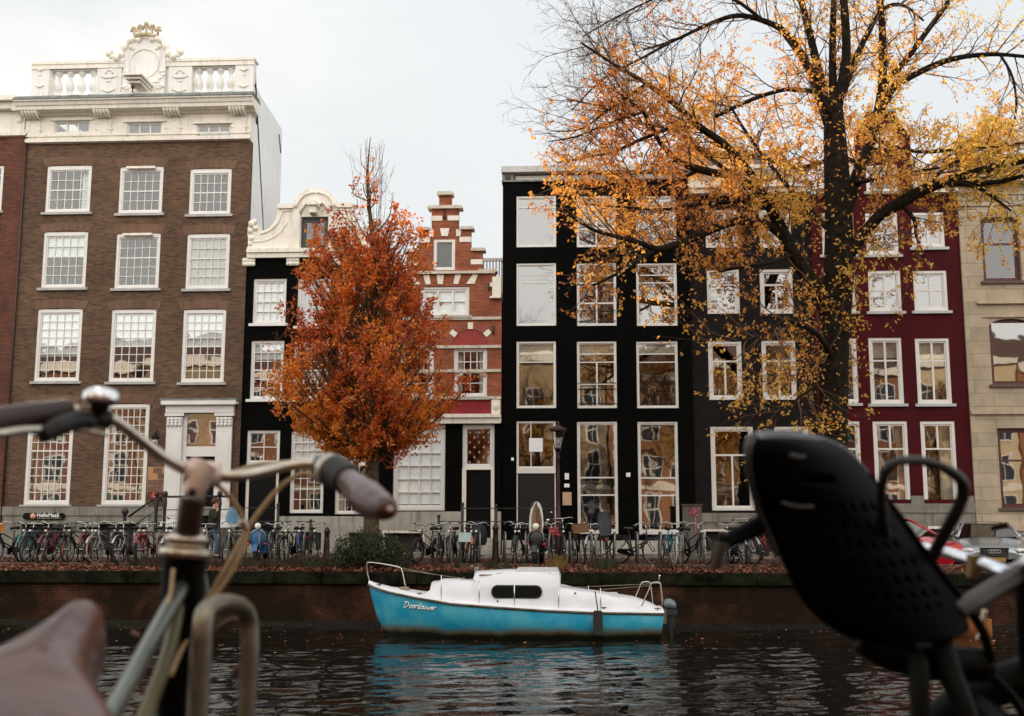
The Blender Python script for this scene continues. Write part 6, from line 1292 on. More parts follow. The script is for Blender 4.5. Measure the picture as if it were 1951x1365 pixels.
# blue moped and windshield moped
def moped(px, Y, rz, label, shield=False, col=None):
    o = thing('moped', label, 'moped', (U(px, 1060, Y).x, Y, 0), math.radians(rz), 'mopeds parked among the bicycles'); col = col or c_('moped_blue', (.01, .10, .24))
    for y_ in (-.62, .62):
        t = MB(); t.ring((0, 0, 0), .20, 'y', 24, .055, 8); t.lathe((0, -.05, 0), [(0, 0), (.15, .0), (.17, .05), (.15, .1), (0, .1)], 14, 'y'); w_ = t.build('wheel', RUB, o); w_.location = (0, y_, .25); w_.rotation_euler = (0, 0, PI/2)
    P = []
    for z_, w_, yy in ((.34, .10, -.48), (.45, .17, -.50), (.60, .215, -.52), (.75, .215, -.50), (.86, .17, -.47), (.93, .07, -.45)): P.append([(w_*math.sin(a*1.5), yy+.10*(1-math.cos(a*1.5)), z_) for a in np.linspace(-1, 1, 11)])
    q = MB(); q.grid(P); q.grid([[(x, y+.02, z) for x, y, z in row][::-1] for row in P]); q.build('leg_shield', col, o)
    q = MB(); q.ring((0, -.475, .68), .215, 'y', 20, .012, 5, -.15*PI, 1.15*PI); q.build('chrome_trim', CHR, o)
    q = MB(); q.cham(-.16, .16, -.40, .15, .25, .31, .02); q.cham(-.15, .15, .15, .85, .30, .68, .06); q.build('body', col if not shield else BLKM, o)
    q = MB(); q.cham(-.13, .13, .12, .80, .69, .78, .03); q.build('seat', LEA, o)
    q = MB(); q.tube([(0, -.46, .9), (0, -.40, 1.02)], .03, 8); q.tube([(-.33, -.28, 1.04), (-.15, -.38, 1.02), (0, -.40, 1.0), (.15, -.38, 1.02), (.33, -.28, 1.04)], .014, 6); q.build('handlebar', CHR if shield else BLKM, o)
    q = MB(); q.lathe((0, -.44, .99), [(0, .0), (.07, -.02), (.085, -.07), (.08, -.085), (0, -.095)], 16, 'y'); q.build('headlight', LAMPG, o)
    for s in (-1, 1): q = MB(); q.lathe((s*.23, -.5, .52), [(0, 0), (.035, -.02), (.045, -.06), (0, -.07)], 10, 'y'); q.build('indicator', REDL, o)
    q = MB(); q.tube([(-.06, -.47, .5), (-.06, -.62, .25)], .02, 6); q.tube([(.06, -.47, .5), (.06, -.62, .25)], .02, 6); q.build('fork', CHR, o)
    q = MB(); q.grid([[(.07*s, -.62+.29*math.cos(a), .25+.29*math.sin(a)) for s in (-1, -.5, 0, .5, 1)] for a in np.linspace(.1*PI, .9*PI, 10)]); q.build('front_mudguard', col, o)
    if shield:
        P = []
        for z_, w_ in ((.86, .20), (1.05, .20), (1.25, .19), (1.45, .165), (1.58, .12), (1.64, .05)): P.append([(w_*math.sin(a*1.3), -.50+.08*(1-math.cos(a*1.3))+.06*(z_-.9), z_) for a in np.linspace(-1, 1, 11)])
        q = MB(); q.grid(P); q.build('windshield', glassmat('shield_plastic', .30, tint=(.42, .50, .55)), o)
        q = MB(); q.tube([(.2, -.40, 1.0), (.3, -.42, 1.12)], .008, 5); q.ball((.31, -.42, 1.15), .05, sc=(1, .3, .7)); q.build('mirror', CHR, o)
    return o
moped(497, 30.1, 4, 'blue moped with round headlight, among the racks'); moped(1026, 30.15, -6, 'black moped with tall clear windshield beside the lamp post', True, BLKM)
# person walking with a hand at the ear
YM = 33.0; mp_ = U(404, 1060, YM); per = wthing('person', 'person with red-brown hair and dark green coat walking with hand at ear', 'person', (mp_.x, YM, .02))
def skin(name, pts, edges, rad, m, parent, root=0, lev=2):
    me = bpy.data.meshes.new(name); me.from_pydata([(p[0], p[1], p[2]) for p in pts], edges, []); me.materials.append(m); o = bpy.data.objects.new(name, me); COL.objects.link(o); o.parent = parent
    md = o.modifiers.new('skin', 'SKIN'); md.use_smooth_shade = True
    for i, r_ in enumerate(rad): v = me.skin_vertices[0].data[i]; v.radius = (r_, r_) if not isinstance(r_, tuple) else r_; v.use_root = (i == root)
    s = o.modifiers.new('sub', 'SUBSURF'); s.levels = s.render_levels = lev; return o
SK = mat('skin', (.50, .27, .19), .6, var=.05)
# faces right (+X), one hand raised to the ear
J = [(0, 0, .92), (0, 0, 1.15), (0, 0, 1.38), (.02, 0, 1.50), (.05, 0, 1.60), (.05, 0, 1.70), (0, -.18, 1.40), (.10, -.24, 1.15), (.17, -.12, 1.50), (0, .18, 1.40), (-.06, .22, 1.13), (.05, .22, .92), (0, -.09, .88), (.18, -.09, .50), (.12, -.09, .10), (.25, -.09, .05), (0, .09, .88), (-.12, .09, .52), (-.32, .09, .16), (-.22, .09, .06)]
E_ = [(0, 1), (1, 2), (2, 3), (3, 4), (4, 5), (2, 6), (6, 7), (7, 8), (2, 9), (9, 10), (10, 11), (0, 12), (12, 13), (13, 14), (14, 15), (0, 16), (16, 17), (17, 18), (18, 19)]
skin('body', J, E_, [.12, .12, .13, .05, .085, .075, .055, .04, .032, .055, .04, .032, .08, .055, .04, .035, .08, .055, .04, .035], SK, per)
JC = [(0, 0, .80), (0, 0, 1.0), (0, 0, 1.2), (0, 0, 1.40), (.01, 0, 1.48), (0, -.19, 1.39), (.11, -.25, 1.15), (.15, -.16, 1.40), (0, .19, 1.39), (-.06, .23, 1.13), (.03, .23, .97)]
skin('coat', JC, [(0, 1), (1, 2), (2, 3), (3, 4), (3, 5), (5, 6), (6, 7), (3, 8), (8, 9), (9, 10)], [.17, .16, .16, .17, .08, .085, .07, .055, .085, .07, .055], mat('dark_green_coat', (.018, .022, .014), .85, var=.3, vs=8), per)
skin('trousers', [(0, 0, .90), (0, -.09, .84), (.18, -.09, .50), (.12, -.09, .12), (0, .09, .84), (-.12, .09, .52), (-.32, .09, .18)], [(0, 1), (1, 2), (2, 3), (0, 4), (4, 5), (5, 6)], [.13, .10, .075, .06, .10, .075, .06], mat('blue_jeans', (.06, .10, .17), .8, var=.3, vs=10), per)
q = MB(); hx_ = mp_.x+.05; q.ball((hx_-.025, YM, .02+1.69), .115, 12, 8, sc=(1.0, .9, 1.0)); q.build('hair', mat('auburn_hair', (.07, .022, .010), .7, var=.3, vs=20), per)
q = MB(); q.ball((hx_+.095, YM, 1.66), .02, 8, 5); q.ball((hx_+.08, YM-.035, 1.69), .012, 6, 4); q.ball((hx_+.05, YM-.09, 1.66), .025, 6, 4, sc=(.6, .4, 1)); q.build('face', SK, per)
for i in range(5):
    a = Vector((mp_.x+.155+.012*i-.02, YM-.13, .02+1.50+.01*i)); l = (.05, .07, .075, .07, .055)[i]; MB().tube([a, a+Vector((-.02, .005, l*.6)), a+Vector((-.045, .02, l))], [.011, .010, .007], 6).build('finger', SK, per)
for dx, dy in ((.17, -.09), (-.26, .09)): q = MB(); q.cham(mp_.x+dx-.11, mp_.x+dx+.14, YM+dy-.045, YM+dy+.045, .025, .11, .03); q.build('shoe', LEA, per)
# cars
def car(name, label, loc, rz, paint, L=4.3, W=1.76, H=1.44, hatch=False, grille='shield', plate=None):
    """front towards -Y"""
    o = thing(name, label, 'car', loc, rz, 'cars parked along the far quay'); hw = W/2
    # side stations y(front -> back): (y, sill z, shoulder z, half width)
    S = [(-L/2, .42, .60, .60), (-L/2+.06, .25, .70, .74), (-L/2+.30, .22, .80, .84), (-L/2+.9, .22, .92, .88), (-L/2+1.25, .22, .98, .88), (0, .22, 1.0, .88), (L/2-1.0, .22, 1.02, .87), (L/2-.35, .24, .98, .84), (L/2-.06, .3, .86, .76), (L/2, .42, .7, .62)]
    P = []
    for y_, z0, z1, w_ in S:
        w_ = w_*W/1.76
        P.append([(-w_*.93, y_, z0), (-w_, y_, z0+.14), (-w_*1.01, y_, (z0+z1)/2+.05), (-w_*.97, y_, z1-.05), (-w_*.86, y_, z1), (-w_*.5, y_, z1+.035), (0, y_, z1+.05), (w_*.5, y_, z1+.035), (w_*.86, y_, z1), (w_*.97, y_, z1-.05), (w_*1.01, y_, (z0+z1)/2+.05), (w_, y_, z0+.14), (w_*.93, y_, z0)])
    q = MB(); q.grid(P); q.add(P[0], [tuple(range(13))[::-1]]); q.add(P[-1], [tuple(range(13))]); bd = q.build('body', paint, o)
    md = bd.modifiers.new('sub', 'SUBSURF'); md.levels = md.render_levels = 2
    y0, y1, y2, y3 = -L/2+1.2, -L/2+2.0, (L/2-.95 if not hatch else L/2-.75), (L/2-.35 if not hatch else L/2-.2); zr, zb = H, 1.0
    q = MB(); R_ = [(y1, zr-.02), ((y1+y2)/2, zr+.01), (y2, zr-.04)]
    q.grid([[(-.58, y_, z_-.04), (-.5, y_, z_), (0, y_, z_+.02), (.5, y_, z_), (.58, y_, z_-.04)] for y_, z_ in R_])
    for s in (-1, 1):
        for pts in ([(s*.80, y0, zb), (s*.58, y1, zr-.05)], [(s*.83, .25, zb), (s*.60, .2, zr-.04)], [(s*.80, y3, zb), (s*.57, y2, zr-.07)], [(s*.58, y1, zr-.05), (s*.60, .2, zr-.035), (s*.57, y2, zr-.07)]): q.tube(pts, .038, 6)
    q.build('roof', paint, o); G_ = glassmat('car_glass', .22, tint=(.10, .12, .12))
    q = MB(); q.add([(-.79, y0, zb+.01), (.79, y0, zb+.01), (.56, y1, zr-.05), (-.56, y1, zr-.05)], [(0, 1, 2, 3)]); q.build('windscreen', G_, o)
    q = MB(); q.add([(.78, y3, zb), (-.78, y3, zb), (-.55, y2, zr-.08), (.55, y2, zr-.08)], [(0, 1, 2, 3)]); q.build('rear_window', G_, o)
    for s in (-1, 1):
        for ya, yb, yc, yd in ((y0+.05, .22, .18, y1), (.28, y3-.05, y2, .23)):
            v = [(s*.82, ya, zb+.01), (s*.82, yb, zb+.01), (s*.585, yc, zr-.06), (s*.585, yd, zr-.06)]; q = MB(); q.add(v, [(0, 1, 2, 3)]); q.build('side_window', G_, o)
        q = MB(); q.ball((s*.98, y0+.32, zb+.07), .10, 10, 6, sc=(1.1, .6, .7)); q.tube([(s*.82, y0+.32, zb), (s*.95, y0+.32, zb+.05)], .02, 5); q.build('wing_mirror', paint, o)
        q = MB(); q.add([(s*.42, -L/2+.01, .66), (s*.66, -L/2+.06, .70), (s*.80, -L/2+.28, .78), (s*.80, -L/2+.25, .66), (s*.60, -L/2+.02, .58), (s*.44, -L/2-.005, .58)], [(0, 1, 2, 3, 4, 5)])
        q = MB(); q.ball((s*.64, -L/2+.10, .665), .16, 12, 8, sc=(1.15, .7, .48)); h_ = q.build('headlight', mat('headlight_lens', (.55, .58, .6), .1, .4, 0), o); q = MB(); q.ball((s*.60, -L/2-.01, .665), .045, 10, 6); q.build('bulb', LAMPG, h_)
        for y_ in (-L/2+.78, L/2-.80):
            t = MB(); t.ring((s*.80, y_, .31), .25, 'x', 24, .07, 8); t.build('tyre', RUB, o); t = MB(); t.lathe((s*.80-.06*1, y_, .31), [(0, .02), (.19, .02), (.2, .1), (0, .1)], 16, 'x'); t.build('wheel_rim', RIMM, o)
        q = MB(); q.ball((s*.66, L/2-.06, .80), .14, 10, 6, sc=(.9, .5, 1)); q.build('tail_light', REDL, o)
    if grille == 'shield':
        q = MB(); oo = [(-.36, .74), (.36, .74), (.30, .42), (.22, .32), (-.22, .32), (-.30, .42)]; q.prism(oo, -L/2-.045, -L/2+.02); gr = q.build('grille', BLKM, o); q = MB()
        for i in range(6): q.box(-.33+.012*i, .33-.012*i, -L/2-.052, -L/2-.046, .44+i*.045, .45+i*.045)
        q.ring((0, 0, 0), .001, 'y', 4, .0004, 3); q.build('grille_bar', GALV, gr)
        for i in range(4): q = MB(); q.ring((-.105+.07*i, -L/2-.065, .64), .045, 'y', 18, .009, 6); q.build('badge_ring', CHR, gr)
        q = MB(); q.cham(-.26, .26, -L/2-.07, -L/2-.05, .38, .48, .004); q.build('licence_plate', mat('plate_yellow', (.35, .22, .05), .5, var=0), o)
    q = MB(); q.add([(-.74, y0+.15, .98), (.74, y0+.15, .98), (.74, y3-.12, .98), (-.74, y3-.12, .98), (-.50, y1+.05, zr-.12), (.50, y1+.05, zr-.12), (.50, y2-.05, zr-.14), (-.50, y2-.05, zr-.14)], [(0, 1, 5, 4), (1, 2, 6, 5), (2, 3, 7, 6), (3, 0, 4, 7), (4, 5, 6, 7)]); q.build('cabin_interior', RUB, o)
    q = MB(); q.box(-.7, .7, -L/2+.3, L/2-.3, .18, .24); q.build('underbody', RUB, o); return o
x_ = U(1912, 1050, 31.4).x; car('silver_car', 'silver car facing the canal with four-ring badge', (x_+.05, 32.9, -.3), math.radians(-14), mat('silver_paint', (.33, .37, .40), .25, .6, 0, coat=.6), L=4.6, W=1.84, H=1.42)
x_ = U(1722, 1050, 32.5).x; car('red_car', 'small red hatchback half hidden behind the child seat', (x_, 32.4, -.3), math.radians(42), mat('red_car_paint', (.50, .008, .02), .25, 0, 0, coat=.6), L=3.7, W=1.66, H=1.50, hatch=True, grille='none')
# ================================================================= blue sailing boat
YBt = 26.2; bt = wthing('sailing_boat', 'light blue cabin boat with white deck moored at the quay wall', 'boat', (U(980, 1190, YBt).x, YBt, ZW))
HALF = 1.05; YS = YBt-.45
def bp_(px, py, Y=YBt): return U(px, py, Y)
# sheer and keel measured along the near side; hull built as stations with a real beam
XS = [702, 712, 740, 790, 860, 950, 1040, 1130, 1200, 1240, 1265]
sheer = [1113, 1118, 1127, 1137, 1149, 1156, 1162, 1166, 1167, 1168, 1168]
beam = [.02, .12, .38, .72, .98, 1.08, 1.08, 1.02, .92, .84, .80]
foot = [702, 720, 752, 800, 862, 948, 1038, 1128, 1196, 1234, 1256]; fb = [.01, .04, .14, .40, .70, .86, .88, .84, .74, .66, .62]
BLU, ZK = [], ZW-.12
import numpy as _np
stn = []
for i in range(len(XS)):
    a = bp_(XS[i], sheer[i], YBt-beam[i]*.9); zt = a.z; 
    k0 = [703, 716, 741, 800, 862, 948, 1038, 1128, 1196, 1234, 1256][i]; zb = [a.z-.05, a.z-.55, ZK][min(i, 2)]
    b = bp_(k0, 1200, YBt-fb[i]*.9)
    stn.append((a.x, zt, beam[i], b.x, zb, fb[i]))
HM, nt_, b_n = _new('hull_blue'); b_n.inputs['Roughness'].default_value = .38
tc = N(nt_, 'ShaderNodeTexCoord'); sp = N(nt_, 'ShaderNodeSeparateXYZ'); nt_.links.new(tc.outputs['Object'], sp.inputs[0])
n1 = N(nt_, 'ShaderNodeTexNoise'); n1.inputs['Scale'].default_value = 2.2; n1.inputs['Detail'].default_value = 7; nt_.links.new(tc.outputs['Object'], n1.inputs['Vector'])
r1_ = N(nt_, 'ShaderNodeMapRange'); r1_.inputs[1].default_value = .38; r1_.inputs[2].default_value = .72; nt_.links.new(n1.outputs['Fac'], r1_.inputs[0])
mA = N(nt_, 'ShaderNodeMix', data_type='RGBA'); mA.inputs[6].default_value = (.010, .31, .50, 1); mA.inputs[7].default_value = (.10, .45, .55, 1); nt_.links.new(r1_.outputs[0], mA.inputs[0])
ad = N(nt_, 'ShaderNodeMath', operation='MULTIPLY_ADD'); ad.inputs[1].default_value = -.22; nt_.links.new(n1.outputs['Fac'], ad.inputs[0]); nt_.links.new(sp.outputs[2], ad.inputs[2])
r2_ = N(nt_, 'ShaderNodeMapRange'); r2_.inputs[1].default_value = .05; r2_.inputs[2].default_value = .19; r2_.inputs[3].default_value = 1; r2_.inputs[4].default_value = 0; nt_.links.new(ad.outputs[0], r2_.inputs[0])
mB = N(nt_, 'ShaderNodeMix', data_type='RGBA'); mB.inputs[7].default_value = (.13, .115, .07, 1); nt_.links.new(mA.outputs[2], mB.inputs[6]); nt_.links.new(r2_.outputs[0], mB.inputs[0])
r3_ = N(nt_, 'ShaderNodeMapRange'); r3_.inputs[1].default_value = -.02; r3_.inputs[2].default_value = .05; r3_.inputs[3].default_value = 1; r3_.inputs[4].default_value = 0; nt_.links.new(ad.outputs[0], r3_.inputs[0])
mC = N(nt_, 'ShaderNodeMix', data_type='RGBA'); mC.inputs[7].default_value = (.012, .014, .008, 1); nt_.links.new(mB.outputs[2], mC.inputs[6]); nt_.links.new(r3_.outputs[0], mC.inputs[0]); nt_.links.new(mC.outputs[2], b_n.inputs['Base Color'])
q = MB(); P = []
for (xt, zt, bt_, xb, zb, fb_) in stn:
    row = []
    for t in _np.linspace(0, 1, 8):
        w_ = bt_*(1-t)+fb_*t+.10*math.sin(PI*t)*min(1, bt_*1.5); row.append((xt*(1-t)+xb*t, YBt-w_, zt*(1-t)+zb*t))
    row.append((xb, YBt, zb-.1))
    for t in _np.linspace(1, 0, 8):
        w_ = bt_*(1-t)+fb_*t+.10*math.sin(PI*t)*min(1, bt_*1.5); row.append((xt*(1-t)+xb*t, YBt+w_, zt*(1-t)+zb*t))
    P.append(row)
q.grid(P[::-1]); q.add(P[-1], [tuple(range(len(P[-1])))]); hull = q.build('hull', HM, bt)
GC = mat('boat_white', (.74, .75, .78), .4, var=.06, vs=2, coat=.2); RUBR = mat('rubbing_strake', (.10, .085, .06), .7, var=.6, vs=4)
q = MB()
for s in (-1, 1): q.tube([(x, YBt+s*(b+.015), z-.02) for (x, z, b, *_r) in stn], .028, 6)
q.build('gunwale', RUBR, hull)
q = MB(); q.grid([[(x, YBt-b*.99, z+.0), (x, YBt-b*.95, z+.045), (x, YBt-b*.5, z+.075), (x, YBt, z+.09), (x, YBt+b*.5, z+.075), (x, YBt+b*.95, z+.045), (x, YBt+b*.99, z)] for (x, z, b, *_r) in stn]); q.build('deck', GC, bt)
def zs_at(px): return float(_np.interp(px, XS, [s[1] for s in stn])), float(_np.interp(px, XS, beam))
# cabin: loft of stations (px, top py, width factor)
def loft(rows, m, name, par=bt, n=7):
    q = MB(); P = []
    for (px, py, wf, *rest) in rows:
        z0, b = zs_at(px); w_ = b*wf; a = bp_(px, py, YBt-w_*.8); x = a.x if not rest else bp_(px+rest[0], py, YBt-w_*.8).x
        P.append([(a.x, YBt-w_, z0+.03), (a.x, YBt-w_*.97, (z0+a.z)/2), (x, YBt-w_*.88, a.z-.05), (x, YBt-w_*.80, a.z-.008), (x, YBt-w_*.4, a.z+.004), (x, YBt, a.z+.01), (x, YBt+w_*.4, a.z+.004), (x, YBt+w_*.80, a.z-.008), (x, YBt+w_*.88, a.z-.05), (a.x, YBt+w_*.97, (z0+a.z)/2), (a.x, YBt+w_, z0+.03)])
    q.grid(P); q.add(P[0], [tuple(range(11))[::-1]]); q.add(P[-1], [tuple(range(11))]); o = q.build(name, m, par); return o
loft([(811, 1124, .60, 8), (822, 1110, .64), (860, 1108, .70), (900, 1107.5, .74), (912, 1107, .76)], GC, 'foredeck_cabin')
cab = loft([(897, 1108, .76, 3), (905, 1091, .77), (960, 1088.5, .80), (1010, 1088, .80), (1062, 1088, .79), (1066, 1100, .78, 1)], GC, 'cabin')
loft([(1066, 1118, .80), (1100, 1126, .80), (1140, 1131, .80), (1180, 1137, .78), (1210, 1141, .76), (1235, 1149, .72), (1252, 1157, .68), (1262, 1164, .6)], GC, 'cockpit_coaming')
q = MB(); a, b = bp_(985, 1084), bp_(1063, 1090); q.cham(a.x, b.x, YBt-.72, YBt+.5, b.z-.03, a.z+.02, .02); q.cham(a.x-.05, b.x, YBt-.75, YBt-.725, b.z-.035, b.z-.01, .003); q.build('sliding_hatch', GC, bt)
q = MB(); a, b = bp_(842, 1105), bp_(880, 1110); q.cham(a.x, b.x, YBt-.3, YBt+.3, b.z, a.z+.02, .015); q.build('fore_hatch', GC, bt)
q = MB(); a, b = bp_(1160, 1130), bp_(1178, 1138); q.cham(a.x, b.x, YBt-.62, YBt+.3, b.z-.05, a.z, .02); q.build('winch_base', GC, bt)
yw = YBt-.80*1.08*.97-.012
def oval(px0, py0, px1, py1, Y, r): 
    a, b = U(px0, py0, Y), U(px1, py1, Y); rr = (a.z-b.z)/2*r; o = []
    for (cx, cz, a0) in ((b.x-rr, b.z+rr, -PI/2), (b.x-rr, a.z-rr, 0), (a.x+rr, a.z-rr, PI/2), (a.x+rr, b.z+rr, PI)):
        for k in range(6): t = a0+PI/2*k/5; o.append((cx+rr*math.cos(t), cz+rr*math.sin(t)))
    return o
q = MB(); q.prism(oval(936, 1115, 1033, 1141, yw, .95), yw-.012, yw+.06); w_ = q.build('window', IRON, cab)
q = MB(); q.prism(oval(938.5, 1117.5, 1030.5, 1138.5, yw, .95), yw-.018, yw-.0125); q.build('pane', mat('tinted_pane', (.01, .012, .012), .12, var=0), w_)
q = MB(); a, b = bp_(912, 1096, yw), bp_(1058, 1097, yw); q.cham(a.x, b.x, YBt-.74, YBt-.70, a.z-.012, a.z+.012, .004); q.cham(a.x+.4, b.x-.1, YBt-.748, YBt-.74, a.z+.03, a.z+.045, .002); q.build('grab_rail', mat('grey_seam', (.3, .3, .32), .6, var=0), cab)
SS = mat('stainless_tube', (.62, .60, .55), .25, 1., 0)
def sta(px, py1, side=-1, f=.92, pyb=None):
    z0, b = zs_at(px); Y = YBt+side*b*f; t = U(px, py1, Y); return [(t.x, Y, z0+.03), (t.x, Y, t.z)]
for px, top in ((841, 1096), (913, 1107), (980, 1112), (1064, 1118), (1144, 1121), (1121, 1116)):
    MB().tube(sta(px, top, -1 if px != 1121 else 1), .013, 6).build('stanchion', SS, bt)
q = MB()
for s in (-1, 1):
    Yb = YBt+s*.42; c = lambda px, py, w: U(px, py, YBt+s*w)
    q.tube(bez([U(705, 1113, YBt), U(700, 1092, YBt), U(699, 1077, YBt+s*.02), U(703, 1072, YBt+s*.05), c(730, 1075, .22), c(760, 1081, .42), c(766, 1088, .46), c(773, 1121, .50)], 4), .016, 6)
q.build('pulpit', SS, bt)
q = MB()
for s, o_ in ((-1, 0), (1, -19)):
    w = .74; c = lambda px, py: U(px+o_, py+(-1 if s > 0 else 0), YBt+s*w)
    q.tube(bez([c(1222, 1156), c(1236, 1125), c(1241, 1113), c(1248, 1110), c(1257, 1111), c(1259, 1118), c(1263, 1153)], 4), .016, 6)
q.tube([U(1257, 1111, YBt-.74), U(1238, 1110, YBt+.74)], .012, 6); q.build('pushpit', SS, bt)
q = MB(); a = U(1256, 1108, YBt); q.tube([a, a+Vector((0, 0, .1))], .008, 5); q.ball(tuple(a+Vector((.01, 0, .12))), .03); q.build('stern_light', SS, bt)
WR = mat('wire_rope', (.30, .27, .2), .5, .3, 0); q = MB()
for (pa, pb) in (((766, 1086), (905, 1106)), ((762, 1082), (841, 1097)), ((1060, 1119), (1121, 1119)), ((1121, 1118), (1238, 1113)), ((1144, 1124), (1240, 1116))): q.tube([U(*pa, YBt-.6), U(*pb, YBt-.75)], .006, 4)
q.build('lifeline', WR, bt)
a = U(908, 1080, YBt); q = MB(); q.cham(a.x-.05, a.x+.05, YBt-.05, YBt+.05, bp_(908, 1092).z, a.z, .01); q.build('mast_foot', mat('grey_green_metal', (.16, .19, .17), .6, var=.3, vs=10), bt)
q = MB(); a = U(1139, 1163, YBt-1.12); q.cham(a.x-.10, a.x+.10, YBt-1.14, YBt-1.06, ZW+.14, a.z-.01, .03); q.tube([(a.x, YBt-1.1, a.z-.02), (a.x-.02, YBt-.95, a.z+.15), (a.x-.05, YBt-.8, a.z+.38)], .014, 5); q.build('fender', mat('fender_black', (.02, .018, .014), .7, var=.3), bt)
q = MB()
for px in (722, 800, 1150, 1252):      # cleats on the deck edge
    z0, b = zs_at(px); x_ = U(px, 1150, YBt-b*.8).x; q.tube([(x_-.06, YBt-b*.86, z0+.09), (x_+.06, YBt-b*.86, z0+.09)], .012, 6); q.tube([(x_, YBt-b*.86, z0+.04), (x_, YBt-b*.86, z0+.09)], .012, 6)
split_build(q, 'cleat', IRON, bt)
q = MB()
for k in range(3): x_ = U(760, 1120, YBt).x; q.ring((x_+.15, YBt-.15, zs_at(775)[0]+.09+.025*k), .12-.01*k, 'z', 16, .014, 5)
q.build('rope_coil', mat('rope_tan', (.3, .24, .15), .9), bt)
for px, r_ in ((1096, 1131), (948, 1146)):
    a = U(px, r_, YBt-.86); MB().ball((a.x, YBt-.84, a.z), .025, 8, 5).build('deck_fitting', IRON, bt)
# outboard motor
ob = MB(); x0 = bp_(1264, 1170).x; z_ = lambda y: bp_(1270, y).z
OBM = mat('outboard_grey', (.035, .038, .042), .35, var=.2); om = wthing('outboard_motor', 'dark grey outboard motor clamped to the stern of the blue boat', 'motor', (x0+.1, YBt, z_(1180)))
P = [[(x0+dx, YBt+w*math.cos(a), z_(yy)+h*math.sin(a)) for a in np.linspace(0, 2*PI, 13)[:-1]] for dx, w, yy, h in ((.02, .05, 1150, .04), (.05, .12, 1150, .10), (.15, .14, 1151, .12), (.25, .12, 1153, .10), (.29, .05, 1155, .04))]
ob.grid(P[::-1], closed=True); ob.build('cowling', mat('outboard_cowl', (.16, .19, .22), .3, var=.1), om)
q = MB(); q.cham(x0+.06, x0+.31, YBt-.13, YBt+.13, z_(1172), z_(1160), .04); q.cham(x0+.12, x0+.26, YBt-.07, YBt+.07, z_(1196), z_(1173)+.001, .02); q.build('leg', OBM, om)
q = MB(); q.cham(x0-.04, x0+.06, YBt-.12, YBt+.12, z_(1188), z_(1160), .01); q.build('clamp', SS, om)
q = MB(); q.cham(x0+.14, x0+.20, YBt-.05, YBt+.05, ZW-.15, z_(1196), .02); q.lathe((x0+.26, YBt, ZW-.1), [(0, 0), (.1, .01), (0, .03)], 8, 'x'); q.build('shaft', OBM, om)
# name on the bow: letters follow the hull side
SCR = mat('lettering_white', (.9, .9, .9), .5, var=0)
def hull_y(x, z):
    # hull half width at x, z (near side)
    xs_ = [(s[0]) for s in stn]; zt = _np.interp(x, xs_, [s[1] for s in stn]); bt2 = _np.interp(x, xs_, [s[2] for s in stn]); fb2 = _np.interp(x, xs_, [s[5] for s in stn]); t = (zt-z)/(zt-ZK)
    return YBt-(bt2*(1-t)+fb2*t+.10*math.sin(PI*t)*min(1, bt2*1.5))
def stroke_word(word, px0, py0, hpx, par, m):
    G = {'D': [[(.25, 1), (.15, 0)], [(0, .92), (.35, 1), (.75, .75), (.7, .3), (.4, 0), (.0, .03)]], 'o': [[(.25, .5), (.05, .3), (.12, .03), (.38, .05), (.45, .32), (.25, .5), (.55, .42)]],
         'r': [[(.1, .45), (.05, 0)], [(.08, .3), (.25, .5), (.38, .42)]], 'd': [[(.42, .4), (.2, .5), (.05, .25), (.15, .02), (.35, .15), (.5, 1)], [(.42, .4), (.38, 0), (.52, .05)]], 'u': [[(.08, .48), (.05, .1), (.2, 0), (.38, .2), (.42, .48)], [(.42, .48), (.38, .05), (.5, .03)]],
         'w': [[(.05, .48), (.05, .1), (.18, 0), (.3, .25), (.32, .46)], [(.3, .2), (.42, 0), (.58, .2), (.6, .48)]], 'e': [[(.08, .22), (.38, .3), (.3, .5), (.1, .4), (.06, .1), (.22, 0), (.42, .1)]]}
    W_ = {'D': .9, 'o': .52, 'r': .42, 'd': .58, 'u': .54, 'w': .68, 'e': .48}
    x = 0; q = MB()
    for ch in word:
        for st in G[ch]:
            pts = []
            for (u, v) in (bez([(a, b, 0) for a, b in st], 4) and [(p.x, p.y) for p in bez([(a, b, 0) for a, b in st], 4)]):
                px = px0+(x+u+v*.22)*hpx; py = py0-v*hpx+(px-px0)*.10; a = U(px, py, YBt-.55); y = hull_y(a.x, a.z); a = U(px, py, y-.006); a.y = hull_y(a.x, a.z)-.008; pts.append(a)
            q.tube(pts, .0115, 4)
        x += W_[ch]
    return q.build('name_lettering', m, par)
stroke_word('Doordouwer', 769, 1157, 11.0, hull, SCR)
# mooring line and the tip of a wooden rowing boat at right
q = MB(); a = U(842, 1128, YBt-.2); q.tube(bez([a, Vector((a.x+.1, 27.4, a.z+.0)), Vector((a.x+.3, YQ, ZQ-.1))], 5), .012, 5); tag(q.build('mooring_line', mat('rope_tan', (.3, .24, .15), .9)), 'tan mooring line from the blue boat to the quay', 'rope')
wb = wthing('rowing_boat', 'orange wooden boat bow lying at the quay wall right of the child seat', 'boat', (U(1880, 1200, 27).x, 27, ZW)); q = MB()
xs_ = [U(p, 1215, 27).x for p in (1891, 1884, 1868, 1845, 1800)]
WO = mat('varnished_wood', (.42, .16, .05), .35, var=.3, vs=6)
P = [[(x, 27-w, z) for (w, z) in ((b_, ZW+.36+.02*i), (b_*.9, ZW+.18), (b_*.6, ZW-.05), (0, ZW-.15), (-b_*.6, ZW-.05), (-b_*.9, ZW+.18), (-b_, ZW+.36+.02*i))] for i, (x, b_) in enumerate(zip(xs_, (.02, .2, .42, .58, .65)))]
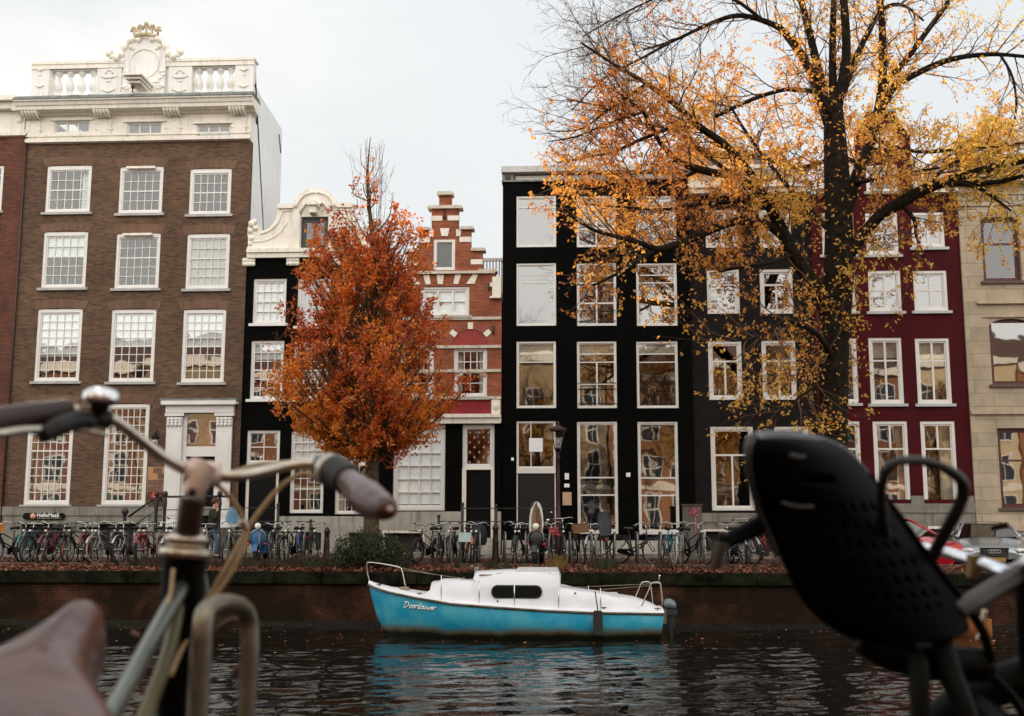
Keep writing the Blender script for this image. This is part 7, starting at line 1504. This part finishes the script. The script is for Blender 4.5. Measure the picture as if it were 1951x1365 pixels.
q.grid(P); q.build('hull', WO, wb); q = MB(); q.add([P[0][0], P[1][0], P[2][0], P[3][0], P[4][0], P[4][6], P[3][6], P[2][6], P[1][6]], [(0, 1, 2, 3, 4, 5, 6, 7, 8)]); q.build('deck', WO, wb)
# ================================================================= near bicycles
def F(px, py, d): # point at distance d (metres along Y) through a photo position
    return U(px, py, d)
def ft(mb, pts, rpx, n=12, k=5, cap=True):
    # pts: (px, py, dist); rpx photo radius or list
    P = [F(*p) for p in pts]; R_ = rpx if hasattr(rpx, '__len__') else [rpx]*len(pts); R_ = [r*p[2]/FPX for r, p in zip(R_, pts)]; b = bez(P, k); mb.tube(b, lerpl(R_, len(b)), n, cap=cap); return mb
CHF = mat('worn_chrome', (.60, .52, .42), .28, 1., .15, 40); BRL = mat('brown_leather', (.078, .016, .008), .34, var=.4, vs=9, bump=.6, bs=12, coat=.25); BLR = mat('black_rubber', (.012, .010, .009), .55, var=.2)
CABL = mat('tan_cable', (.42, .29, .14), .5, var=.1); FRG = mat('green_grey_frame', (.15, .17, .145), .28, .7, .15, 8, coat=.2); FRB = mat('black_frame', (.0025, .0028, .0022), .5, spec=.1, var=.2); OLV = mat('olive_tube', (.14, .12, .05), .4, .3, .2)
nb_ = wthing('city_bicycle', 'out-of-focus city bicycle with brown leather saddle and chrome handlebar, close to the viewer', 'bicycle', (-.35, 1.45, 0))
q = MB(); ft(q, [(120, 778, 1.36), (168, 786, 1.38), (215, 800, 1.42), (262, 834, 1.46), (312, 872, 1.50), (360, 897, 1.54), (400, 904, 1.56), (445, 908, 1.58), (500, 899, 1.62), (555, 887, 1.66), (615, 884, 1.68)], [10.5, 10.5, 11, 11, 11, 12, 13, 12, 11, 10.5, 10.5]); hb = q.build('handlebar', CHF, nb_)
q = MB(); ft(q, [(-90, 812, 1.20), (-20, 803, 1.26), (60, 790, 1.31), (118, 780, 1.35), (138, 778, 1.36)], [28, 27, 24, 20, 15], 16); q.build('grip', mat('brown_grip', (.035, .018, .014), .5, var=.3), hb)
q = MB(); ft(q, [(662, 915, 1.62), (676, 928, 1.58), (700, 950, 1.52), (722, 963, 1.47), (738, 969, 1.44), (742, 970, 1.43)], [24, 27, 35, 29, 22, 11], 18); q.build('grip', BRL, hb)
q = MB(); ft(q, [(608, 884, 1.68), (622, 890, 1.67), (640, 899, 1.65), (664, 916, 1.62)], [18, 27, 31, 30], 18); q.build('twist_shifter', BLR, hb)
q = MB(); ft(q, [(622, 893, 1.665), (634, 898, 1.655)], [31, 33], 18); q.build('shifter_ring', mat('satin_ring', (.5, .45, .38), .35, .8, 0), hb)
q = MB(); ft(q, [(738, 969, 1.44), (746, 971, 1.42)], [6, 5], 10); q.build('bar_end', mat('pale_cap', (.75, .6, .5), .4, var=0), hb)
q = MB(); ft(q, [(-60, 832, 1.22), (0, 826, 1.25), (40, 820, 1.28), (78, 818, 1.31)], [7, 8, 9, 9], 10); q.build('brake_lever', CHF, hb)
q = MB(); ft(q, [(78, 830, 1.31), (110, 812, 1.33), (150, 800, 1.36), (178, 806, 1.38)], [17, 22, 20, 12], 12); ft(q, [(205, 800, 1.40), (182, 797, 1.385)], [20, 16], 12); q.build('clamp', BLR, hb)
q = MB(); ft(q, [(140, 818, 1.36), (175, 822, 1.38), (205, 830, 1.4)], [4, 5, 4], 8); q.build('clamp_bolt', CHF, hb)
# bell: dome tilted a little
c = F(193, 757, 1.38); mpp_ = 1.38/FPX; Mb = Euler((math.radians(8), math.radians(8), 0)).to_matrix()
q = MB(); q.lathe(tuple(c), [(34*mpp_, -6*mpp_), (36*mpp_, 0), (33*mpp_, 9*mpp_), (24*mpp_, 16*mpp_), (12*mpp_, 19*mpp_), (0, 20*mpp_)], 28, 'z', Mb); be = q.build('bell', mat('bell_chrome', (.85, .86, .88), .12, 1., 0), nb_)
q = MB(); q.lathe(tuple(c), [(0, -30*mpp_), (14*mpp_, -30*mpp_), (20*mpp_, -14*mpp_), (33*mpp_, -7*mpp_), (32*mpp_, -2*mpp_), (0, -1*mpp_)], 24, 'z', Mb); q.build('bell_base', BLR, be)
# stem, quill, headset, head tube
q = MB(); ft(q, [(392, 888, 1.55), (382, 905, 1.545), (372, 928, 1.54), (366, 944, 1.54)], [31, 28, 23, 21], 16); ft(q, [(350, 901, 1.54), (420, 905, 1.56)], [25, 25], 16, 2); st_ = q.build('stem', mat('pinkish_alloy', (.80, .64, .56), .4, .35, .08), nb_)
q = MB(); ft(q, [(366, 938, 1.522), (366.5, 938, 1.516)], [8, 7], 12, 2); q.build('stem_bolt', BLR, st_)
q = MB(); ft(q, [(367, 950, 1.542), (361, 990, 1.545), (356, 1034, 1.55)], [24, 24, 24], 16); q.build('quill', mat('dark_brown_steel', (.05, .028, .02), .35, .6, .1), nb_)
q = MB(); ft(q, [(357, 1018, 1.55), (356, 1026, 1.55), (355, 1036, 1.55), (354, 1044, 1.55)], [30, 44, 40, 30], 24, 3); ft(q, [(354, 1046, 1.55), (353, 1054, 1.55), (352, 1062, 1.55)], [48, 51, 46], 24, 3); q.build('headset', CHF, nb_)
q = MB(); ft(q, [(352, 1060, 1.552), (349, 1100, 1.555), (346, 1150, 1.56), (342, 1200, 1.565), (330, 1330, 1.58), (322, 1420, 1.59)], [42, 40, 38, 32, 28, 27], 20); q.build('head_tube', FRB, nb_)
q = MB(); ft(q, [(345, 1120, 1.53), (300, 1200, 1.42), (245, 1300, 1.28), (190, 1400, 1.15)], [16, 17, 18, 19], 14); q.build('top_tube', FRG, nb_)
q = MB(); ft(q, [(340, 1150, 1.54), (322, 1240, 1.46), (290, 1330, 1.38), (250, 1430, 1.3)], [13, 14, 15, 16], 14); q.build('down_tube', OLV, nb_)
q = MB(); ft(q, [(377, 1085, 1.60), (384, 1120, 1.61), (386, 1180, 1.62), (372, 1300, 1.64), (360, 1420, 1.66)], [12, 14, 15, 14, 14], 12); q.build('fork', FRG, nb_)
q = MB()
ft(q, [(600, 912, 1.66), (575, 903, 1.66), (535, 928, 1.65), (495, 975, 1.64), (465, 1020, 1.63), (435, 1075, 1.61), (405, 1125, 1.60), (375, 1170, 1.58)], 5, 8)
ft(q, [(592, 892, 1.67), (545, 882, 1.66), (480, 888, 1.64), (440, 905, 1.62)], 4, 8)
ft(q, [(415, 925, 1.60), (440, 950, 1.60), (462, 985, 1.61), (470, 1020, 1.61), (455, 1065, 1.60), (425, 1115, 1.59), (385, 1165, 1.57), (350, 1230, 1.55), (325, 1290, 1.52)], 5, 8)
ft(q, [(330, 1085, 1.50), (325, 1130, 1.48), (318, 1160, 1.46)], 4, 8)
q.build('brake_cable', CABL, nb_)
q = MB(); ft(q, [(462, 992, 1.605), (466, 1008, 1.61)], [8, 8], 10); q.build('cable_clip', CHF, nb_)
q = MB(); ft(q, [(395, 905, 1.56), (372, 990, 1.56), (385, 1000, 1.57)], 3, 6); q.build('thin_cable', BLR, nb_)
# saddle: nose up right, wide back at lower left
rows = [((186, 1165), 1.17, 6), ((180, 1176), 1.16, 24), ((166, 1190), 1.14, 40), ((150, 1210), 1.12, 46), ((122, 1240), 1.08, 60), ((92, 1270), 1.04, 84), ((73, 1300), 1.0, 118), ((73, 1335), .97, 150), ((76, 1370), .94, 168), ((78, 1450), .88, 180)]
q = MB(); P = []
ax = Vector((.80, .22, -.30)).normalized()
for (px, py), d, w_ in rows:
    c = F(px-4, py+9, d); r_ = w_*d/FPX; up_ = Vector((0, -.28, .96)); sd_ = Vector((.97, .12, -.20)).normalized(); row = []
    for a in np.linspace(0, 2*PI, 25)[:-1]:
        ca, sa = math.cos(a), math.sin(a); h_ = .032 if sa > 0 else .05; row.append(c+sd_*(r_*math.copysign(abs(ca)**.8, ca))+up_*(h_*min(1, r_/.018)*math.copysign(abs(sa)**(.9 if sa > 0 else .5), sa)))
    P.append(row)
q.grid(P, closed=True); q.add(P[0], [tuple(range(24))]); sdl = q.build('saddle', BRL, nb_)
md = sdl.modifiers.new('sub', 'SUBSURF'); md.levels = md.render_levels = 1
q = MB()
for dx in (-18, 18): ft(q, [(150+dx, 1262, 1.10), (110+dx, 1330, 1.02), (70+dx, 1420, .95)], 5, 8)
q.build('saddle_rail', CHF, nb_)
# lower half of the near bicycle, standing on the quay below the frame
def near_wheel(par, hub, head):
    t, r, sp = wheel_bm(.345, .022, 32); off = WOFF[par.name]; w_ = r.build('wheel', CHR, None); w_.parent = par; w_.location = hub-Vector(off); w_.rotation_euler = (0, 0, head)
    for nm, mb_, m_ in (('tyre', t, RUB), ('spokes', sp, CHR)): o_ = mb_.build(nm, m_, None); o_.parent = w_
hd = F(345, 1100, 1.555); sdp = F(76, 1370, .94); dr_ = Vector((hd.x-sdp.x, hd.y-sdp.y, 0)).normalized(); ang = math.atan2(dr_.y, dr_.x)
fe = F(360, 1420, 1.66); hub1 = Vector((fe.x, fe.y, .367))+dr_*.12; hub2 = Vector((sdp.x, sdp.y, .367))-dr_*.28; bb = Vector((sdp.x, sdp.y, .30))+dr_*.16
near_wheel(nb_, hub1, ang); near_wheel(nb_, hub2, ang)
q = MB(); sd2 = Vector((-dr_.y, dr_.x, 0))
for s_g in (-.055, .055): q.tube([fe+sd2*s_g, hub1+sd2*s_g], .012, 8)
q.build('fork_leg', FRB, nb_)
q = MB(); q.tube([sdp+Vector((0, 0, -.05)), bb], .018, 10); q.tube([F(190, 1400, 1.15), Vector((sdp.x, sdp.y, .62))], .015, 8); q.tube([F(250, 1430, 1.3), bb], .018, 8)
for s_g in (-.05, .05): q.tube([bb+sd2*s_g*.5, hub2+sd2*s_g], .011, 8); q.tube([Vector((sdp.x, sdp.y, .66))+sd2*s_g*.5, hub2+sd2*s_g], .010, 8)
q.build('rear_frame', FRB, nb_)
# second handlebar end poking in at left
ob_ = wthing('bicycle_handlebar', 'chrome handlebar end with black clamp poking in at the left edge', 'handlebar', (-1.1, 1.5, .9)); q = MB(); ft(q, [(-120, 1300, 1.5), (-30, 1258, 1.6), (30, 1230, 1.66), (66, 1216, 1.7)], [13, 12, 11, 10], 12); q.build('bar', CHR, ob_)
q = MB(); ft(q, [(62, 1216, 1.7), (82, 1210, 1.72), (98, 1208, 1.74)], [13, 14, 9], 12); q.build('clamp', BLR, ob_)
q = MB(); pts = [F(20+95*math.cos(a), 1215+85*math.sin(a), 2.3) for a in np.linspace(-PI*.95, -.1*PI, 16)]; q.tube(pts, .012, 8)
# rack hoop
rk = wthing('rack_hoop', 'large galvanised steel rack hoop, out of focus beside the near bicycle', (0, 0, 0) and 'bike rack', tuple(F(430, 1365, 1.5))); rk['category'] = 'bike rack'
q = MB(); ft(q, [(372, 1480, 1.42), (376, 1380, 1.42), (382, 1260, 1.42), (386, 1195, 1.42), (392, 1166, 1.43), (412, 1152, 1.45), (440, 1151, 1.5), (462, 1160, 1.54), (474, 1184, 1.56), (476, 1240, 1.56), (470, 1340, 1.56), (464, 1460, 1.56)], [20, 20, 21, 20, 19, 18, 18, 18, 18, 18, 17, 17], 14); q.build('hoop', mat('dirty_galvanised', (.22, .195, .15), .38, .8, .3, 30), rk)
q = MB(); q.tube([F(372, 1470, 1.42), Vector((F(372, 1470, 1.42).x, 1.42, 0))], .0135, 10); q.build('leg', MATS['dirty_galvanised'], rk); q = MB(); q.tube([F(464, 1450, 1.56), Vector((F(464, 1450, 1.56).x, 1.56, 0))], .0125, 10); q.build('leg', MATS['dirty_galvanised'], rk)
q = MB(); ft(q, [(402, 1215, 1.60), (425, 1192, 1.6), (452, 1180, 1.6)], [8, 7, 6], 8); ft(q, [(445, 1285, 1.6), (462, 1270, 1.6)], [9, 7], 8); ft(q, [(250, 1206, 1.9), (264, 1214, 1.9)], [7, 6], 8); split_build(q, 'lock_tab', mat('rusty_brown', (.12, .06, .04), .6, .2), rk)
# ---- right: child seat on a second bicycle
cs = wthing('child_seat', 'black perforated child bicycle seat seen from behind, out of focus', 'child seat', tuple(F(1620, 1230, 1.45)))
BP = mat('black_plastic', (.0014, .0014, .0012), .6, var=.3, vs=5, spec=.03)
edgeL = [(1432, 832, 1.42), (1424, 862, 1.41), (1432, 925, 1.42), (1452, 990, 1.44), (1482, 1060, 1.45), (1515, 1130, 1.46), (1560, 1185, 1.47), (1625, 1222, 1.48)]
edgeR = [(1560, 838, 1.56), (1625, 866, 1.56), (1672, 925, 1.55), (1715, 990, 1.55), (1765, 1060, 1.54), (1808, 1115, 1.54), (1838, 1160, 1.53), (1850, 1200, 1.52)]
Lb = bez([F(*p) for p in edgeL], 6); Rb = bez([F(*p) for p in edgeR], 6); nr = len(Lb); nc = 44; P = []
for i in range(nr):
    row = []
    for j in range(nc+1):
        t = j/nc; p = Lb[i].lerp(Rb[i], t); bow = math.sin(PI*t)**.8*.05*(1 if i > 0 else .6); row.append(p+Vector((.15, -.9, -.1))*bow)
    P.append(row)
q = MB(); vs = [p for r_ in P for p in r_]; fs = []
for i in range(nr-1):
    for j in range(nc):
        if 15 <= i <= 34 and 5 <= j <= 36 and i % 3 == 0 and j % 4 == (i//3) % 2*2: continue
        if i == 10 and 14 <= j <= 24: continue
        fs.append((i*(nc+1)+j, i*(nc+1)+j+1, (i+1)*(nc+1)+j+1, (i+1)*(nc+1)+j))
q.add(vs, fs, True); sh = q.build('seat_shell', BP, cs)
q = MB(); q.grid([[P[i][j]+Vector((-.004, .028, 0)) for j in range(3, nc-2)] for i in range(8, nr-3)]); q.build('hole_backing', mat('backing_brown', (.005, .004, .003), .9, var=.3, spec=.05), cs); md = sh.modifiers.new('solid', 'SOLIDIFY'); md.thickness = .012; md.offset = 1; md = sh.modifiers.new('sub', 'SUBSURF'); md.levels = md.render_levels = 1  # added dark sheet blocks light through the shell's perforations
q = MB(); ft(q, [(1434, 838, 1.42), (1450, 834, 1.45), (1500, 834, 1.50), (1558, 842, 1.56), (1608, 862, 1.56), (1650, 905, 1.55)], [12, 13, 13, 12, 10, 8], 12); ft(q, [(1432, 836, 1.42), (1425, 862, 1.41), (1432, 925, 1.42), (1452, 990, 1.44), (1482, 1060, 1.45)], [11, 8, 7, 7, 7], 10); q.build('rim_edge', mat('soft_black_rim', (.03, .03, .028), .22, var=.1), cs)
ft(q := MB(), [(1650, 905, 1.55), (1715, 990, 1.55), (1765, 1060, 1.54), (1820, 1130, 1.54), (1868, 1195, 1.53), (1890, 1262, 1.52)], [9, 9, 9, 9, 9, 9], 10); q.build('side_edge', BP, cs)
q = MB(); ft(q, [(1690, 1030, 1.50), (1682, 980, 1.46), (1680, 930, 1.42), (1690, 895, 1.40), (1712, 880, 1.40), (1750, 878, 1.42), (1795, 890, 1.44), (1828, 912, 1.46), (1836, 938, 1.48), (1820, 980, 1.50), (1795, 1025, 1.53), (1772, 1070, 1.56)], [9, 9, 9, 9, 9, 9, 10, 11, 12, 12, 12, 12], 12); q.build('grab_handle', mat('handle_black', (.016, .014, .012), .45, var=.2), cs)
q = MB(); ft(q, [(1490, 978, 1.5), (1445, 1002, 1.45), (1405, 1022, 1.40), (1372, 1038, 1.36)], [17, 18, 17, 14], 14); q.build('foot_bar', BP, cs)
q = MB(); ft(q, [(1376, 1034, 1.36), (1368, 1060, 1.36), (1364, 1085, 1.36)], [14, 12, 8], 12); q.build('bar_cap', mat('brown_cap', (.05, .035, .022), .6, var=.2), cs)
q = MB(); ft(q, [(1490, 958, 1.37), (1520, 966, 1.36), (1550, 966, 1.37)], [2.5, 3, 2.5], 8); ft(q, [(1505, 868, 1.38), (1520, 872, 1.38), (1535, 872, 1.38)], [4, 5, 4], 8); split_build(q, 'slot_glint', mat('glint_tone', (.03, .027, .02), .5), cs)  # paler bars imitate a glint and light through a slit
q = MB(); ft(q, [(1700, 1225, 1.5), (1745, 1262, 1.48), (1752, 1330, 1.46), (1756, 1420, 1.45)], [30, 22, 18, 18], 12); ft(q, [(1790, 1232, 1.5), (1812, 1290, 1.48), (1838, 1350, 1.46), (1860, 1430, 1.45)], [28, 22, 18, 18], 12); ft(q, [(1640, 1215, 1.5), (1700, 1245, 1.5), (1780, 1262, 1.52), (1880, 1268, 1.54)], [26, 34, 34, 30], 12); q.build('mounting_bracket', FRB, cs)
q = MB(); ft(q, [(1880, 1265, 1.5), (1920, 1310, 1.5), (1925, 1330, 1.48)], [5, 6, 5], 8)
rb_ = wthing('city_bicycle', 'out-of-focus bicycle with pale chrome handlebar carrying the child seat, at the right edge', 'bicycle', (.75, 1.7, 0))
q = MB(); ft(q, [(1722, 1034, 1.80), (1740, 1039, 1.79), (1800, 1053, 1.76), (1860, 1070, 1.72), (1920, 1090, 1.68), (1960, 1075, 1.62), (2010, 1050, 1.58)], [9, 10, 11, 12, 14, 18, 20], 14); hb2 = q.build('handlebar', mat('sky_chrome', (.80, .84, .90), .22, 1., 0), rb_)
q = MB(); ft(q, [(1822, 1168, 1.52), (1850, 1150, 1.54), (1890, 1125, 1.58), (1935, 1098, 1.62)], [17, 19, 19, 18], 14); q.build('grip', mat('brown_black_grip', (.03, .022, .018), .5), hb2)
q = MB(); ft(q, [(1858, 1058, 1.72), (1856, 1080, 1.72), (1850, 1104, 1.72)], [16, 14, 10], 12); q.build('bell', mat('old_brass', (.22, .15, .06), .5, .7, .2), hb2)
q = MB(); ft(q, [(1876, 1162, 1.8), (1872, 1190, 1.8), (1862, 1222, 1.8)], [5, 5, 4], 8); q.build('brake_lever', CHF, hb2)
q = MB(); ft(q, [(1955, 1090, 1.62), (1962, 1200, 1.65), (1970, 1320, 1.7), (1975, 1440, 1.75)], [20, 22, 22, 22], 12); ft(q, [(1760, 1400, 1.7), (1850, 1330, 1.7), (1950, 1290, 1.7), (2040, 1270, 1.7)], [34, 36, 36, 34], 12); ft(q, [(1840, 1250, 1.62), (1890, 1290, 1.62), (1930, 1330, 1.62), (1960, 1380, 1.62)], [9, 9, 9, 9], 10); q.build('frame', FRB, rb_)
q = MB(); ft(q, [(1850, 1240, 1.60), (1878, 1268, 1.60)], [4, 4], 8); q.build('bolt', CHF, rb_)

hx = F(1955, 1090, 1.62).x; near_wheel(rb_, Vector((hx, 2.12, .367)), PI/2); near_wheel(rb_, Vector((hx, 1.02, .367)), PI/2)
q = MB(); a = F(1975, 1430, 1.75); q.tube([a, Vector((hx, 2.12, .367))], .018, 8); q.tube([a, Vector((hx, 1.5, .30)), Vector((hx, 1.02, .367))], .018, 8); q.tube([Vector((hx, 1.5, .30)), Vector((hx, 1.38, .75)), F(1850, 1330, 1.7)], .018, 8); q.build('lower_frame', FRB, rb_)
# ================================================================= light, sky, camera
SUN_EL, SUN_AZ = math.radians(20.5), math.radians(-25)      # azimuth from +Y (clockwise positive): behind the far houses, left
w = bpy.data.worlds.new('World'); SC.world = w; w.use_nodes = True; nt = w.node_tree
bg = nt.nodes['Background']; sky = N(nt, 'ShaderNodeTexSky', sky_type='NISHITA'); sky.sun_disc = False; sky.sun_elevation = SUN_EL; sky.sun_rotation = SUN_AZ
sky.air_density = 1.2; sky.dust_density = 1.0; sky.ozone_density = 1.5
bg.inputs['Strength'].default_value = .10
tc = N(nt, 'ShaderNodeTexCoord'); mp = N(nt, 'ShaderNodeMapping'); mp.inputs['Scale'].default_value = (1, 1, 2.6)
no = N(nt, 'ShaderNodeTexNoise'); no.inputs['Scale'].default_value = 1.7; no.inputs['Detail'].default_value = 9; no.inputs['Roughness'].default_value = .58; no.inputs['Distortion'].default_value = .3
nt.links.new(tc.outputs['Generated'], mp.inputs[0]); nt.links.new(mp.outputs[0], no.inputs['Vector'])
mr = N(nt, 'ShaderNodeMapRange'); mr.inputs[1].default_value = .30; mr.inputs[2].default_value = .66; mr.inputs[3].default_value = .84; mr.inputs[4].default_value = 1.
nt.links.new(no.outputs['Fac'], mr.inputs[0])
# thin cloud veil, its unseen part behind the viewer brightened to light the facades
sp = N(nt, 'ShaderNodeSeparateXYZ'); nt.links.new(tc.outputs['Generated'], sp.inputs[0])
m1 = N(nt, 'ShaderNodeMapRange'); m1.inputs[1].default_value = -.9; m1.inputs[2].default_value = .55; m1.inputs[3].default_value = CLOUD_BACK; m1.inputs[4].default_value = CLOUD_FRONT
nt.links.new(sp.outputs[1], m1.inputs[0])
tn = N(nt, 'ShaderNodeMix', data_type='RGBA'); tr = N(nt, 'ShaderNodeMapRange'); tr.inputs[1].default_value = -.5; tr.inputs[2].default_value = .5; nt.links.new(sp.outputs[1], tr.inputs[0]); nt.links.new(tr.outputs[0], tn.inputs[0])
tn.inputs[6].default_value = (1.03, .985, .925, 1); tn.inputs[7].default_value = (.955, .99, 1.005, 1)      # warm tint behind the viewer, added to warm the facades
sc_ = N(nt, 'ShaderNodeVectorMath', operation='SCALE'); nt.links.new(tn.outputs[2], sc_.inputs[0]); nt.links.new(m1.outputs[0], sc_.inputs['Scale'])
mx = N(nt, 'ShaderNodeMix', data_type='RGBA'); nt.links.new(mr.outputs[0], mx.inputs[0]); nt.links.new(sky.outputs[0], mx.inputs[6]); nt.links.new(sc_.outputs[0], mx.inputs[7]); nt.links.new(mx.outputs[2], bg.inputs['Color'])
sun = bpy.data.lights.new('sun', 'SUN'); sun.energy = SUN_E; sun.angle = math.radians(.5); sun.color = (1, .80, .58)
so_ = bpy.data.objects.new('sun', sun); COL.objects.link(so_); so_.location = (-30, 40, 30)
dirv = Vector((math.sin(SUN_AZ)*math.cos(SUN_EL), math.cos(SUN_AZ)*math.cos(SUN_EL), math.sin(SUN_EL)))   # towards the sun
so_.rotation_euler = dirv.to_track_quat('Z', 'Y').to_euler()
cd = bpy.data.cameras.new('camera'); cam = bpy.data.objects.new('camera', cd); COL.objects.link(cam); SC.camera = cam
cd.sensor_width = 36; cd.lens = FPX*36/1951; cd.clip_end = 2000; cd.clip_start = .05
cam.location = CAM; cam.rotation_euler = Matrix((RT, UP, -FW)).transposed().to_euler()
cd.dof.use_dof = True; cd.dof.focus_distance = 31; cd.dof.aperture_fstop = 5.2
SC.view_settings.view_transform = 'Standard'; SC.view_settings.look = 'None'; SC.view_settings.exposure = EXPO; SC.view_settings.gamma = 1
SC.render.engine = 'CYCLES'; SC.cycles.use_denoising = True; SC.cycles.max_bounces = 7; SC.cycles.transparent_max_bounces = 24; SC.cycles.glossy_bounces = 4; SC.cycles.diffuse_bounces = 3
SC.cycles.caustics_reflective = False; SC.cycles.caustics_refractive = False; SC.cycles.sample_clamp_indirect = 6
